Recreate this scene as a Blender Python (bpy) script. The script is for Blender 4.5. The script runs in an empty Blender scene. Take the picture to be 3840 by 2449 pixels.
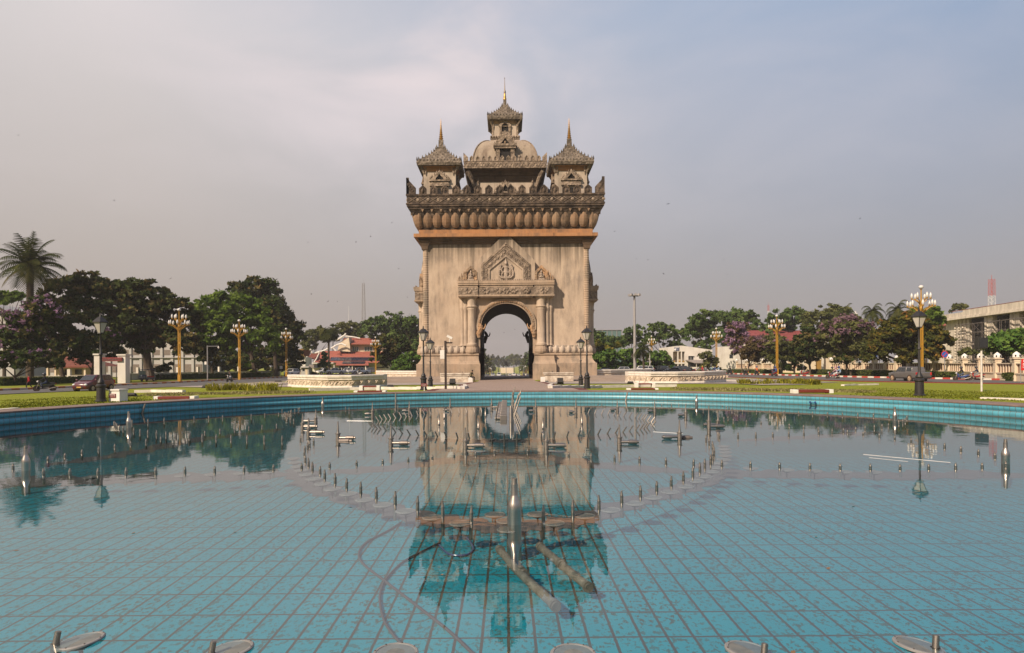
import bpy, bmesh, math, random
import numpy as np
from mathutils import Vector, Matrix
R = math.radians
sc = bpy.context.scene
COL = sc.collection
rnd = random.Random(7)
RNG = np.random.default_rng(11)

# ------------------------------------------------------------------ camera
FPX, PX, PY, ROLL, CAMZ = 2340.0, 1900.0, 1366.0, 0.007, 1.86
cam = bpy.data.cameras.new('camera'); camo = bpy.data.objects.new('camera', cam); COL.objects.link(camo)
cam.sensor_width = 36; cam.lens = 36 * FPX / 3840
cam.shift_x = (1920 - PX) / 3840; cam.shift_y = (PY - 1224.5) / 3840
cam.clip_start = 0.05; cam.clip_end = 8000
camo.location = (0, 0, CAMZ); camo.rotation_euler = (math.pi / 2, ROLL, 0)
sc.camera = camo

# ------------------------------------------------------------------ sun, sky, exposure
HAZE = 0.00026
SUN_AZ, SUN_EL = R(42), R(37)
sdir = Vector((-math.sin(SUN_AZ) * math.cos(SUN_EL), -math.cos(SUN_AZ) * math.cos(SUN_EL), math.sin(SUN_EL)))
sun = bpy.data.lights.new('sun', 'SUN'); sun.energy = 5.0; sun.angle = R(0.55); sun.color = (1.0, 0.82, 0.63)
suno = bpy.data.objects.new('sun', sun); COL.objects.link(suno)
suno.location = (0, 0, 80); suno.rotation_euler = (-sdir).to_track_quat('-Z', 'Y').to_euler()
sc.view_settings.view_transform = 'Standard'; sc.view_settings.look = 'None'
sc.view_settings.exposure = 0.45; sc.view_settings.gamma = 1.0; sc.view_settings.use_curve_mapping = False
sc.cycles.use_denoising = True
sc.cycles.max_bounces = 8; sc.cycles.transparent_max_bounces = 12; sc.cycles.volume_bounces = 0
sc.cycles.caustics_reflective = False; sc.cycles.caustics_refractive = False

def lin(r, g, b):
    f = lambda c: ((c / 255 + 0.055) / 1.055) ** 2.4 if c > 10 else c / 255 / 12.92
    return (f(r), f(g), f(b), 1)

world = bpy.data.worlds.new('World'); sc.world = world; world.use_nodes = True
wn, wl = world.node_tree.nodes, world.node_tree.links
wn.clear()
def wnode(t, **k):
    n = wn.new(t)
    for a, v in k.items(): setattr(n, a, v)
    return n
def math_node(nodes, links, op, a, b=None, clamp=False):
    n = nodes.new('ShaderNodeMath'); n.operation = op; n.use_clamp = clamp
    for i, v in enumerate((a, b)):
        if v is None: continue
        if isinstance(v, (int, float)): n.inputs[i].default_value = v
        else: links.new(v, n.inputs[i])
    return n.outputs[0]
def ramp(nodes, links, fac, stops, interp='LINEAR'):
    n = nodes.new('ShaderNodeValToRGB'); n.color_ramp.interpolation = interp
    e = n.color_ramp.elements
    while len(e) < len(stops): e.new(0.5)
    for i, (p, c) in enumerate(stops):
        e[i].position = p; e[i].color = c if len(c) == 4 else (*c, 1)
    if fac is not None: links.new(fac, n.inputs[0])
    return n.outputs[0]
def mix(nodes, links, fac, a, b, mode='MIX'):
    n = nodes.new('ShaderNodeMix'); n.data_type = 'RGBA'; n.blend_type = mode; n.clamp_factor = True
    for s, v in (('Factor', fac),):
        if isinstance(v, (int, float)): n.inputs[0].default_value = v
        else: links.new(v, n.inputs[0])
    for i, v in ((6, a), (7, b)):
        if isinstance(v, tuple): n.inputs[i].default_value = v if len(v) == 4 else (*v, 1)
        else: links.new(v, n.inputs[i])
    return n.outputs[2]
tc = wnode('ShaderNodeTexCoord'); sep = wnode('ShaderNodeSeparateXYZ'); wl.new(tc.outputs['Generated'], sep.inputs[0])
X, Y, Z = sep.outputs
elev = math_node(wn, wl, 'MAXIMUM', Z, 0.0)
sideL = ramp(wn, wl, elev, [(0, lin(172, 159, 153)), (.10, lin(185, 173, 166)), (.28, lin(206, 197, 193)), (.45, lin(226, 219, 218)), (.6, lin(215, 211, 218)), (1, lin(150, 165, 195))])
sideR = ramp(wn, wl, elev, [(0, lin(156, 149, 149)), (.10, lin(164, 160, 163)), (.28, lin(166, 173, 190)), (.48, lin(145, 171, 205)), (1, lin(90, 125, 180))])
tx = math_node(wn, wl, 'MULTIPLY_ADD', X, 0.95); wn[-1].inputs[2].default_value = 0.47
sx = math_node(wn, wl, 'SMOOTHSTEP' if False else 'ADD', tx, 0.0, clamp=True)
base = mix(wn, wl, sx, sideL, sideR)
# thin high cloud: stretched noise in the sky's own directions, thickest high up in the middle
mp = wnode('ShaderNodeMapping'); wl.new(tc.outputs['Generated'], mp.inputs[0])
mp.inputs['Scale'].default_value = (1.5, 1.2, 3.4); mp.inputs['Rotation'].default_value = (0, R(-14), 0)
nz = wnode('ShaderNodeTexNoise'); wl.new(mp.outputs[0], nz.inputs['Vector'])
nz.inputs['Scale'].default_value = 2.1; nz.inputs['Detail'].default_value = 7; nz.inputs['Roughness'].default_value = .52; nz.inputs['Distortion'].default_value = .5
cl = ramp(wn, wl, nz.outputs['Fac'], [(.30, (0, 0, 0)), (.72, (1, 1, 1))], 'EASE')
dist = wnode('ShaderNodeVectorMath', operation='DISTANCE'); wl.new(tc.outputs['Generated'], dist.inputs[0]); dist.inputs[1].default_value = (-0.12, 0.86, 0.50)
blob = ramp(wn, wl, dist.outputs['Value'], [(.0, (1, 1, 1)), (.45, (0, 0, 0))], 'EASE')
clf = math_node(wn, wl, 'MULTIPLY', cl, math_node(wn, wl, 'MULTIPLY_ADD', blob, 0.98)); wn[-2].inputs[2].default_value = 0.22
low = ramp(wn, wl, elev, [(.12, (0, 0, 0)), (.34, (1, 1, 1))])
clf = math_node(wn, wl, 'MULTIPLY', clf, low)
skyc = mix(wn, wl, clf, base, lin(238, 225, 226))
nsk = wnode('ShaderNodeTexSky', sky_type='NISHITA', sun_disc=False, sun_elevation=SUN_EL, sun_rotation=R(222), air_density=1.6, dust_density=5.0, ozone_density=1.0)
x10 = wnode('ShaderNodeVectorMath', operation='SCALE'); wl.new(skyc, x10.inputs[0]); x10.inputs['Scale'].default_value = 10.0
fin = mix(wn, wl, 0.9, nsk.outputs[0], x10.outputs[0])
bg = wnode('ShaderNodeBackground'); bg.inputs['Strength'].default_value = 0.0735; wl.new(fin, bg.inputs[0])
wo = wnode('ShaderNodeOutputWorld'); wl.new(bg.outputs[0], wo.inputs[0])

# ------------------------------------------------------------------ picture pixel (3840 wide) -> point in the place
PCX, PCY, PR = 0.0, 16.5, 16.9            # pool centre and radius; water lies at z = 0
def uv(x, y):
    a, b = x - PX, PY - y
    return a * math.cos(ROLL) + b * math.sin(ROLL), -a * math.sin(ROLL) + b * math.cos(ROLL)
def at(x, y, D):
    u, v = uv(x, y); return Vector((u / FPX * D, D, CAMZ + v / FPX * D))
def onz(x, y, z=0.0):
    u, v = uv(x, y); D = FPX * (z - CAMZ) / v; return Vector((u / FPX * D, D, z))
def zg(x, y):
    rho = math.hypot(x - PCX, y - PCY)
    pts = ((0, .36), (21.5, .36), (30, .05), (70, -.52), (80, -.55))
    z = -.55
    for (a, za), (b, zb) in zip(pts, pts[1:]):
        if rho <= b: z = za + (zb - za) * (rho - a) / (b - a); break
    if y > 132:
        w = max(0, min(1, (34 - abs(x)) / 12)); z -= w * min(0.022 * (y - 132), 9)
    return z
def gnd(x, y):
    """where the sight line through a pixel meets the ground"""
    z = .2
    for _ in range(40):
        p = onz(x, y, z); z = .5 * z + .5 * zg(p.x, p.y)
    p.z = zg(p.x, p.y); return p
def gx(x, D):
    """a point on the ground in column x of the picture at depth D"""
    X_ = (x - PX) / FPX * D; return Vector((X_, D, zg(X_, D)))

# ------------------------------------------------------------------ materials
MATS = {}
ALB = .82
A = lambda c: tuple(x * ALB for x in c[:3])
def new_mat(name):
    m = bpy.data.materials.new(name); m.use_nodes = True; n, l = m.node_tree.nodes, m.node_tree.links
    MATS[name] = m; return m, n, l, n['Principled BSDF']
def mat(name, col, rough=.6, metal=0.0, var=.12, scale=3.0, spec=.3, stretch=(1, 1, 1), bump=0.0, bscale=None, dirt=None, dirtamt=.5, dscale=1.0, coords='Object', coat=0.0):
    """plain surface: colour broken up by noise, optional dirt in irregular patches, optional fine relief"""
    col = A(col); dirt = A(dirt) if dirt else None
    m, n, l, b = new_mat(name)
    t = n.new('ShaderNodeTexCoord'); mp = n.new('ShaderNodeMapping'); l.new(t.outputs[coords], mp.inputs[0]); mp.inputs['Scale'].default_value = stretch
    z = n.new('ShaderNodeTexNoise'); l.new(mp.outputs[0], z.inputs['Vector']); z.inputs['Scale'].default_value = scale; z.inputs['Detail'].default_value = 6; z.inputs['Roughness'].default_value = .6
    a = tuple(c * (1 - var) for c in col); c2 = tuple(min(1, c * (1 + var)) for c in col)
    c = ramp(n, l, z.outputs['Fac'], [(.3, a), (.7, c2)])
    if dirt:
        z2 = n.new('ShaderNodeTexNoise'); l.new(mp.outputs[0], z2.inputs['Vector']); z2.inputs['Scale'].default_value = dscale; z2.inputs['Detail'].default_value = 8; z2.inputs['Roughness'].default_value = .65
        d = ramp(n, l, z2.outputs['Fac'], [(.42, (0, 0, 0)), (.66, (dirtamt,) * 3)])
        c = mix(n, l, d, c, dirt)
    l.new(c, b.inputs['Base Color']); b.inputs['Roughness'].default_value = rough; b.inputs['Metallic'].default_value = metal
    b.inputs['Specular IOR Level'].default_value = spec; b.inputs['Coat Weight'].default_value = coat
    if bump:
        z3 = n.new('ShaderNodeTexNoise'); l.new(mp.outputs[0], z3.inputs['Vector']); z3.inputs['Scale'].default_value = bscale or scale * 6; z3.inputs['Detail'].default_value = 5
        bp = n.new('ShaderNodeBump'); bp.inputs['Strength'].default_value = bump; bp.inputs['Distance'].default_value = .05; l.new(z3.outputs['Fac'], bp.inputs['Height']); l.new(bp.outputs[0], b.inputs['Normal'])
    return m
def leaf_mat(name, stops, trans=.22):
    """foliage: each leaf clump has its own tint attribute"""
    m, n, l, b = new_mat(name)
    a = n.new('ShaderNodeAttribute'); a.attribute_name = 'tint'
    c = ramp(n, l, a.outputs['Fac'], [(p_, A(q_)) for p_, q_ in stops])
    d = n.new('ShaderNodeBsdfDiffuse'); t = n.new('ShaderNodeBsdfTranslucent'); x = n.new('ShaderNodeMixShader')
    l.new(c, d.inputs[0]); l.new(c, t.inputs[0]); x.inputs[0].default_value = trans
    l.new(d.outputs[0], x.inputs[1]); l.new(t.outputs[0], x.inputs[2]); l.new(x.outputs[0], n['Material Output'].inputs[0])
    return m
def carved(name, col, dark, scale=2.2, strength=.9, dirt=(.05, .04, .035), dirtamt=.6, orange=None):
    """carved stucco: scrollwork relief as bump, colour darker in its hollows, grime lying in patches"""
    col, dark, dirt, orange = A(col), A(dark), A(dirt), A(orange) if orange else None
    m, n, l, b = new_mat(name)
    t = n.new('ShaderNodeTexCoord')
    w = n.new('ShaderNodeTexNoise'); l.new(t.outputs['Object'], w.inputs['Vector']); w.inputs['Scale'].default_value = scale * .8; w.inputs['Detail'].default_value = 2
    ad = n.new('ShaderNodeMixRGB'); ad.blend_type = 'ADD'; ad.inputs[0].default_value = .35; l.new(t.outputs['Object'], ad.inputs[1]); l.new(w.outputs['Color'], ad.inputs[2])
    v = n.new('ShaderNodeTexVoronoi'); v.feature = 'SMOOTH_F1'; l.new(ad.outputs[0], v.inputs['Vector']); v.inputs['Scale'].default_value = scale
    z = n.new('ShaderNodeTexNoise'); l.new(ad.outputs[0], z.inputs['Vector']); z.inputs['Scale'].default_value = scale * 3; z.inputs['Detail'].default_value = 3
    h = math_node(n, l, 'ADD', v.outputs['Distance'], math_node(n, l, 'MULTIPLY', z.outputs['Fac'], .5))
    c = ramp(n, l, h, [(.35, col), (.95, dark)])
    z2 = n.new('ShaderNodeTexNoise'); l.new(t.outputs['Object'], z2.inputs['Vector']); z2.inputs['Scale'].default_value = .55; z2.inputs['Detail'].default_value = 8
    if orange: c = mix(n, l, ramp(n, l, z2.outputs['Fac'], [(.38, (.8, .8, .8)), (.55, (0, 0, 0))]), c, orange)
    c = mix(n, l, ramp(n, l, z2.outputs['Fac'], [(.45, (0, 0, 0)), (.68, (dirtamt,) * 3)]), c, dirt)
    l.new(c, b.inputs['Base Color']); b.inputs['Roughness'].default_value = .9; b.inputs['Specular IOR Level'].default_value = .1
    bp = n.new('ShaderNodeBump'); bp.inputs['Strength'].default_value = strength; bp.inputs['Distance'].default_value = .22; bp.invert = True
    l.new(h, bp.inputs['Height']); l.new(bp.outputs[0], b.inputs['Normal'])
    return m
# --- tower plaster: warm beige with grey rain streaks, darker patches and a few dark runs
def plaster(name, c_lo, c_hi, grey, streak, runs=False):
    c_lo, c_hi, grey, streak = A(c_lo), A(c_hi), A(grey), A(streak)
    m, n, l, b = new_mat(name)
    t = n.new('ShaderNodeTexCoord')
    def noise(scale, stretch, det=8, rough=.62):
        mp = n.new('ShaderNodeMapping'); l.new(t.outputs['Object'], mp.inputs[0]); mp.inputs['Scale'].default_value = stretch
        z = n.new('ShaderNodeTexNoise'); l.new(mp.outputs[0], z.inputs['Vector']); z.inputs['Scale'].default_value = scale; z.inputs['Detail'].default_value = det; z.inputs['Roughness'].default_value = rough
        return z.outputs['Fac']
    c = ramp(n, l, noise(.35, (1, 1, .8)), [(.32, c_lo), (.68, c_hi)])
    s1 = noise(.9, (1, 1, .26), 10, .7); s2 = noise(.22, (1, 1, 1.2))
    f = math_node(n, l, 'MULTIPLY', ramp(n, l, s1, [(.42, (0, 0, 0)), (.62, (1, 1, 1))]), ramp(n, l, s2, [(.38, (.15,) * 3), (.58, (1,) * 3)]))
    c = mix(n, l, f, c, grey)
    s3 = noise(2.2, (1, 1, .09), 8, .7); s4 = noise(.3, (1, 1, .6))
    f2 = math_node(n, l, 'MULTIPLY', ramp(n, l, s3, [(.52, (0, 0, 0)), (.66, (1, 1, 1))]), ramp(n, l, s4, [(.46, (0,) * 3), (.62, (.6,) * 3)]))
    c = mix(n, l, f2, c, streak)
    if runs:      # mould runs hanging from the cornice, longest where the noise is high
        sz = n.new('ShaderNodeSeparateXYZ'); l.new(t.outputs['Object'], sz.inputs[0]); h = math_node(n, l, 'ADD', math_node(n, l, 'MULTIPLY', sz.outputs[2], .05), math_node(n, l, 'MULTIPLY', noise(1.6, (1, 1, .02), 5), .55))
        c = mix(n, l, ramp(n, l, h, [(1.14, (0,) * 3), (1.0, (0,) * 3)] if False else [(.0, (0,) * 3), (1.0, (0,) * 3)]) if False else math_node(n, l, 'MULTIPLY', math_node(n, l, 'SUBTRACT', h, 1.15, True), 4.6, True), c, streak)
    c = mix(n, l, math_node(n, l, 'MULTIPLY', noise(9, (1, 1, 1), 4), .12), c, grey)
    l.new(c, b.inputs['Base Color']); b.inputs['Roughness'].default_value = .92; b.inputs['Specular IOR Level'].default_value = .1
    bp = n.new('ShaderNodeBump'); bp.inputs['Strength'].default_value = .25; bp.inputs['Distance'].default_value = .04; l.new(noise(6, (1, 1, 1), 6), bp.inputs['Height']); l.new(bp.outputs[0], b.inputs['Normal'])
    return m
plaster('plaster', (.465, .355, .265), (.565, .45, .345), (.29, .232, .185), (.10, .08, .06), True)
plaster('plaster_base', (.40, .29, .205), (.48, .36, .265), (.20, .165, .13), (.08, .065, .05))
plaster('plaster_pale', (.46, .37, .295), (.55, .455, .37), (.30, .25, .20), (.10, .08, .065))
plaster('shaded_plaster', (.13, .085, .055), (.18, .12, .08), (.08, .06, .045), (.04, .03, .025))  # shade under cornices and eaves put into the colour, with mould streaks
plaster('orange_paint', (.40, .19, .08), (.45, .235, .115), (.22, .13, .08), (.05, .035, .025))
plaster('bud_paint', (.33, .195, .115), (.30, .22, .155), (.10, .075, .055), (.06, .04, .03))
plaster('dome_plaster', (.33, .265, .20), (.40, .33, .26), (.21, .16, .125), (.12, .09, .07))
carved('carved_dark', (.19, .14, .105), (.055, .042, .034), 1.7, 1.0, (.035, .028, .024), .8)
carved('carved_grey', (.40, .31, .235), (.19, .145, .11), 2.2, 1.0, (.10, .08, .065), .5)
carved('carved_warm', (.43, .31, .21), (.24, .16, .105), 2.6, 1.0, (.13, .10, .075), .5, (.45, .27, .15))
carved('roof_carved', (.29, .235, .185), (.11, .09, .07), 2.6, 1.0, (.07, .058, .048), .6)
carved('wall_relief', (.78, .66, .52), (.50, .40, .30), 2.6, .8, (.25, .20, .15), .35)
mat('painted_shade', (.075, .055, .042), .95, var=.35, scale=1.2)  # near-black colour standing for shade in the vault and coves
mat('gold', (.55, .32, .10), .45, metal=.85, var=.15, scale=4)
mat('needle', (.18, .14, .11), .5, metal=.4)
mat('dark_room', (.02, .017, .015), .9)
mat('statue', (.42, .33, .26), .85, var=.2, scale=3, dirt=(.14, .11, .09), dscale=2)
# --- ground
def grass_mat(name, c1, c2, dry, s=.5):
    c1, c2, dry = A(c1), A(c2), A(dry)
    m, n, l, b = new_mat(name)
    t = n.new('ShaderNodeTexCoord')
    def noise(sc_, det=6):
        z = n.new('ShaderNodeTexNoise'); l.new(t.outputs['Object'], z.inputs['Vector']); z.inputs['Scale'].default_value = sc_; z.inputs['Detail'].default_value = det; z.inputs['Roughness'].default_value = .7; return z.outputs['Fac']
    c = ramp(n, l, noise(14, 8), [(.3, c1), (.7, c2)])
    c = mix(n, l, ramp(n, l, noise(s), [(.44, (0, 0, 0)), (.66, (.75,) * 3)]), c, dry)
    l.new(c, b.inputs['Base Color']); b.inputs['Roughness'].default_value = 1; b.inputs['Specular IOR Level'].default_value = .05
    bp = n.new('ShaderNodeBump'); bp.inputs['Strength'].default_value = .6; bp.inputs['Distance'].default_value = .08; l.new(noise(30, 4), bp.inputs['Height']); l.new(bp.outputs[0], b.inputs['Normal'])
    return m
grass_mat('grass', (.15, .19, .016), (.29, .32, .034), (.27, .24, .06))
mat('asphalt', (.10, .095, .095), .9, var=.2, scale=9, dirt=(.16, .14, .12), dscale=.3, bump=.2, bscale=60)
mat('soil', (.24, .13, .07), .95, var=.25, scale=2, dirt=(.12, .09, .05), dscale=.8)
mat('concrete', (.36, .31, .27), .9, var=.15, scale=1.5, dirt=(.22, .18, .15), dscale=.5)
mat('steps_stone', (.33, .26, .21), .9, var=.15, scale=1.2, dirt=(.20, .16, .13), dscale=.6)
mat('white_kerb', (.74, .68, .60), .8, var=.08, dirt=(.4, .34, .27), dscale=2, dirtamt=.5)
mat('peeling_white', (.66, .58, .48), .85, var=.12, scale=3, dirt=(.30, .22, .16), dscale=1.6, dirtamt=.85)
mat('kerb_dark_red', (.16, .028, .022), .8, var=.2)
mat('kerb_red', (.42, .05, .035), .8, var=.15)
mat('kerb_orange', (.36, .12, .03), .8, var=.2)
mat('kerb_grey', (.42, .36, .31), .85, var=.15)
mat('red_border', (.13, .045, .035), .8, var=.2)
mat('coping', (.22, .155, .13), .75, var=.2, scale=2, dirt=(.12, .09, .075), dscale=3)
def brick_mat(name, bw, rh, mortar, c1, c2, cm, off=.5, rough=.85, coords='Object', rot=None):
    c1, c2, cm = A(c1), A(c2), A(cm)
    m, n, l, b = new_mat(name)
    t = n.new('ShaderNodeTexCoord'); mp = n.new('ShaderNodeMapping'); l.new(t.outputs[coords], mp.inputs[0])
    if rot: mp.inputs['Rotation'].default_value = rot
    k = n.new('ShaderNodeTexBrick'); l.new(mp.outputs[0], k.inputs['Vector']); k.offset = off; k.squash = 1
    k.inputs['Scale'].default_value = 1; k.inputs['Brick Width'].default_value = bw; k.inputs['Row Height'].default_value = rh; k.inputs['Mortar Size'].default_value = mortar; k.inputs['Mortar Smooth'].default_value = .3
    k.inputs['Color1'].default_value = (*c1, 1); k.inputs['Color2'].default_value = (*c2, 1); k.inputs['Mortar'].default_value = (*cm, 1)
    z = n.new('ShaderNodeTexNoise'); l.new(t.outputs[coords], z.inputs['Vector']); z.inputs['Scale'].default_value = .7; z.inputs['Detail'].default_value = 6
    c = mix(n, l, ramp(n, l, z.outputs['Fac'], [(.4, (0, 0, 0)), (.7, (.35,) * 3)]), k.outputs['Color'], tuple(x * .6 for x in c1))
    l.new(c, b.inputs['Base Color']); b.inputs['Roughness'].default_value = rough
    return m
brick_mat('path_brick', .6, .3, .02, (.30, .215, .17), (.34, .25, .20), (.20, .145, .12))
# --- pool tiles under water: grout grid, algae specks and silt patches; UV-free object coordinates
def tile_mat(name):
    m, n, l, b = new_mat(name)
    t = n.new('ShaderNodeTexCoord')
    wz = n.new('ShaderNodeTexNoise'); l.new(t.outputs['Object'], wz.inputs['Vector']); wz.inputs['Scale'].default_value = 9; wz.inputs['Detail'].default_value = 3
    sub = n.new('ShaderNodeVectorMath'); sub.operation = 'SUBTRACT'; l.new(wz.outputs['Color'], sub.inputs[0]); sub.inputs[1].default_value = (.5, .5, .5)
    scl = n.new('ShaderNodeVectorMath'); scl.operation = 'SCALE'; l.new(sub.outputs[0], scl.inputs[0]); scl.inputs['Scale'].default_value = .013
    ad = n.new('ShaderNodeVectorMath'); ad.operation = 'ADD'; l.new(t.outputs['Object'], ad.inputs[0]); l.new(scl.outputs[0], ad.inputs[1])
    k = n.new('ShaderNodeTexBrick'); l.new(ad.outputs[0], k.inputs['Vector']); k.offset = 0; k.squash = 1
    k.inputs['Scale'].default_value = 1; k.inputs['Brick Width'].default_value = TILE_X; k.inputs['Row Height'].default_value = TILE_Y; k.inputs['Mortar Size'].default_value = .0145; k.inputs['Mortar Smooth'].default_value = .25; k.inputs['Bias'].default_value = -.2
    k.inputs['Color1'].default_value = (.006, .20, .258, 1); k.inputs['Color2'].default_value = (.009, .22, .278, 1); k.inputs['Mortar'].default_value = (.048, .042, .034, 1)
    def noise(sc_, det, st=(1, 1, 1), rough=.6):
        mp = n.new('ShaderNodeMapping'); l.new(t.outputs['Object'], mp.inputs[0]); mp.inputs['Scale'].default_value = st
        z = n.new('ShaderNodeTexNoise'); l.new(mp.outputs[0], z.inputs['Vector']); z.inputs['Scale'].default_value = sc_; z.inputs['Detail'].default_value = det; z.inputs['Roughness'].default_value = rough; return z.outputs['Fac']
    sp = ramp(n, l, noise(21, 3, (1, .7, 1), .7), [(.535, (0, 0, 0)), (.575, (1, 1, 1))])
    pt = ramp(n, l, noise(.9, 5), [(.30, (.35,) * 3), (.60, (1,) * 3)])
    c = mix(n, l, math_node(n, l, 'MULTIPLY', math_node(n, l, 'MULTIPLY', sp, pt), .97), k.outputs['Color'], (.04, .06, .042, 1))
    big = ramp(n, l, noise(.35, 7, (1, 1, 1), .62), [(.60, (0, 0, 0)), (.72, (.6,) * 3)])
    c = mix(n, l, big, c, (.15, .13, .095, 1))
    sx_ = n.new('ShaderNodeSeparateXYZ'); l.new(t.outputs['Object'], sx_.inputs[0])   # fine sediment settles toward the far half
    yy = math_node(n, l, 'ADD', sx_.outputs[1], math_node(n, l, 'MULTIPLY', noise(.5, 5), 3.0))
    c = mix(n, l, ramp(n, l, math_node(n, l, 'MULTIPLY', yy, .04), [(.46, (0, 0, 0)), (.72, (.45,) * 3)]), c, (.075, .08, .08, 1))
    l.new(c, b.inputs['Base Color']); b.inputs['Roughness'].default_value = .7; b.inputs['Specular IOR Level'].default_value = .1
    return m
TILE_X, TILE_Y = .2203, .52
tile_mat('pool_tile')
def wall_tile():
    m, n, l, b = new_mat('wall_tile')
    t = n.new('ShaderNodeTexCoord'); k = n.new('ShaderNodeTexBrick'); l.new(t.outputs['UV'], k.inputs['Vector']); k.offset = 0
    k.inputs['Scale'].default_value = 1; k.inputs['Brick Width'].default_value = .187; k.inputs['Row Height'].default_value = .21; k.inputs['Mortar Size'].default_value = .009; k.inputs['Mortar Smooth'].default_value = .2
    k.inputs['Color1'].default_value = (.075, .28, .36, 1); k.inputs['Color2'].default_value = (.085, .31, .39, 1); k.inputs['Mortar'].default_value = (.10, .085, .07, 1)
    z = n.new('ShaderNodeTexNoise'); l.new(t.outputs['Object'], z.inputs['Vector']); z.inputs['Scale'].default_value = 3; z.inputs['Detail'].default_value = 6
    c = mix(n, l, ramp(n, l, z.outputs['Fac'], [(.42, (0, 0, 0)), (.72, (.55,) * 3)]), k.outputs['Color'], (.05, .17, .20, 1)); so = n.new('ShaderNodeSeparateXYZ'); l.new(t.outputs['Object'], so.inputs[0])
    c = mix(n, l, ramp(n, l, math_node(n, l, 'ADD', so.outputs[2], math_node(n, l, 'MULTIPLY', z.outputs['Fac'], .05)), [(.03, (.85,) * 3), (.075, (0,) * 3)]), c, (.10, .085, .06, 1))
    l.new(c, b.inputs['Base Color']); b.inputs['Roughness'].default_value = .35
wall_tile()
def water_mat():
    m, n, l, b = new_mat('water')
    n.remove(b)
    t = n.new('ShaderNodeTexCoord')
    def noise(sc_, det, st):
        mp = n.new('ShaderNodeMapping'); l.new(t.outputs['Object'], mp.inputs[0]); mp.inputs['Scale'].default_value = st
        z = n.new('ShaderNodeTexNoise'); l.new(mp.outputs[0], z.inputs['Vector']); z.inputs['Scale'].default_value = sc_; z.inputs['Detail'].default_value = det; return z.outputs['Fac']
    h = math_node(n, l, 'ADD', noise(.8, 3, (1, 1, 1)), math_node(n, l, 'MULTIPLY', noise(5, 3, (.7, 1.3, 1)), .22))
    bp = n.new('ShaderNodeBump'); bp.inputs['Strength'].default_value = .05; bp.inputs['Distance'].default_value = .05; l.new(h, bp.inputs['Height'])
    g = n.new('ShaderNodeNewGeometry'); dt = n.new('ShaderNodeVectorMath'); dt.operation = 'DOT_PRODUCT'; l.new(g.outputs['Incoming'], dt.inputs[0]); l.new(bp.outputs[0], dt.inputs[1])
    k = math_node(n, l, 'POWER', math_node(n, l, 'SUBTRACT', 1.0, math_node(n, l, 'ABSOLUTE', dt.outputs['Value']), True), 3.0)
    fr = math_node(n, l, 'MULTIPLY_ADD', k, .97); n[-1].inputs[2].default_value = .012
    tr = n.new('ShaderNodeBsdfTransparent'); tr.inputs[0].default_value = (.86, .95, .96, 1)
    gl = n.new('ShaderNodeBsdfGlossy'); gl.inputs['Roughness'].default_value = 0.0; l.new(bp.outputs[0], gl.inputs['Normal'])
    x = n.new('ShaderNodeMixShader'); l.new(fr, x.inputs[0]); l.new(tr.outputs[0], x.inputs[1]); l.new(gl.outputs[0], x.inputs[2])
    l.new(x.outputs[0], n['Material Output'].inputs[0])
water_mat()
mat('steel', (.38, .34, .30), .42, metal=1.0, var=.12, scale=6, dirt=(.25, .20, .16), dscale=4)
mat('steel_bright', (.58, .52, .46), .30, metal=1.0, var=.1, scale=3, stretch=(1, 1, 14), dirt=(.34, .28, .23), dscale=3)
mat('steel_dull', (.30, .27, .24), .5, metal=.9, var=.2, scale=5, dirt=(.16, .12, .09), dscale=3)
mat('disc_rim', (.26, .25, .24), .6, metal=.2, var=.15)
mat('disc_glass', (.15, .16, .155), .6, var=.2, scale=8, dirt=(.22, .20, .16), dscale=5)
mat('cable', (.05, .05, .055), .8)
mat('steel_dark', (.14, .12, .11), .5, metal=.6, var=.2)
mat('sunken_steel', (.22, .20, .17), .7, metal=.3, var=.3, scale=8, dirt=(.07, .06, .045), dscale=6)
mat('hose', (.06, .055, .06), .9)
mat('lilac_mud', (.115, .105, .108), .95, var=.2, scale=3)
# --- street furniture
mat('black_iron', (.022, .02, .02), .5, var=.3, scale=8, spec=.4)
mat('brown_pole', (.04, .027, .022), .55)
mat('lamp_glass', (.56, .52, .47), .35, spec=.5, var=.1)
mat('yellow_paint', (.44, .235, .022), .5, var=.14, scale=2, dirt=(.32, .16, .02), dscale=2)
mat('white_globe', (.62, .60, .57), .3, var=.04, spec=.5)
mat('white_paint', (.78, .75, .70), .7, var=.06, scale=2, dirt=(.5, .43, .35), dscale=1.2, dirtamt=.4)
mat('white_wall', (.70, .66, .60), .85, var=.08, scale=1, dirt=(.42, .36, .30), dscale=.5, dirtamt=.5)
mat('cream_wall', (.72, .60, .45), .85, var=.08, scale=1.5, dirt=(.5, .38, .25), dscale=.9, dirtamt=.4)
mat('grey_shaded_wall', (.44, .425, .41), .85, var=.08, scale=1, dirt=(.4, .38, .36), dscale=.4)  # grey lowered so the school walls look tree-shaded
mat('red_wood', (.16, .028, .018), .6, var=.25, stretch=(1, 8, 8))
mat('plaque_red', (.20, .03, .03), .6)
mat('sign_white', (.80, .78, .75), .6, var=.03)
mat('sign_blue', (.02, .12, .45), .5)
mat('sign_red', (.60, .02, .02), .5)
mat('sign_navy', (.06, .08, .16), .5)
mat('galv', (.42, .42, .42), .45, metal=.6, var=.15)
mat('pole_grey', (.33, .31, .30), .6, var=.1)
mat('pole_white', (.66, .62, .58), .6, var=.15, scale=2, dirt=(.35, .30, .26), dscale=3)
mat('red_steel', (.48, .09, .07), .6); mat('white_steel', (.68, .66, .65), .6); mat('grey_steel', (.24, .225, .225), .6); mat('scaffold_steel', (.15, .125, .115), .6)
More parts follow.
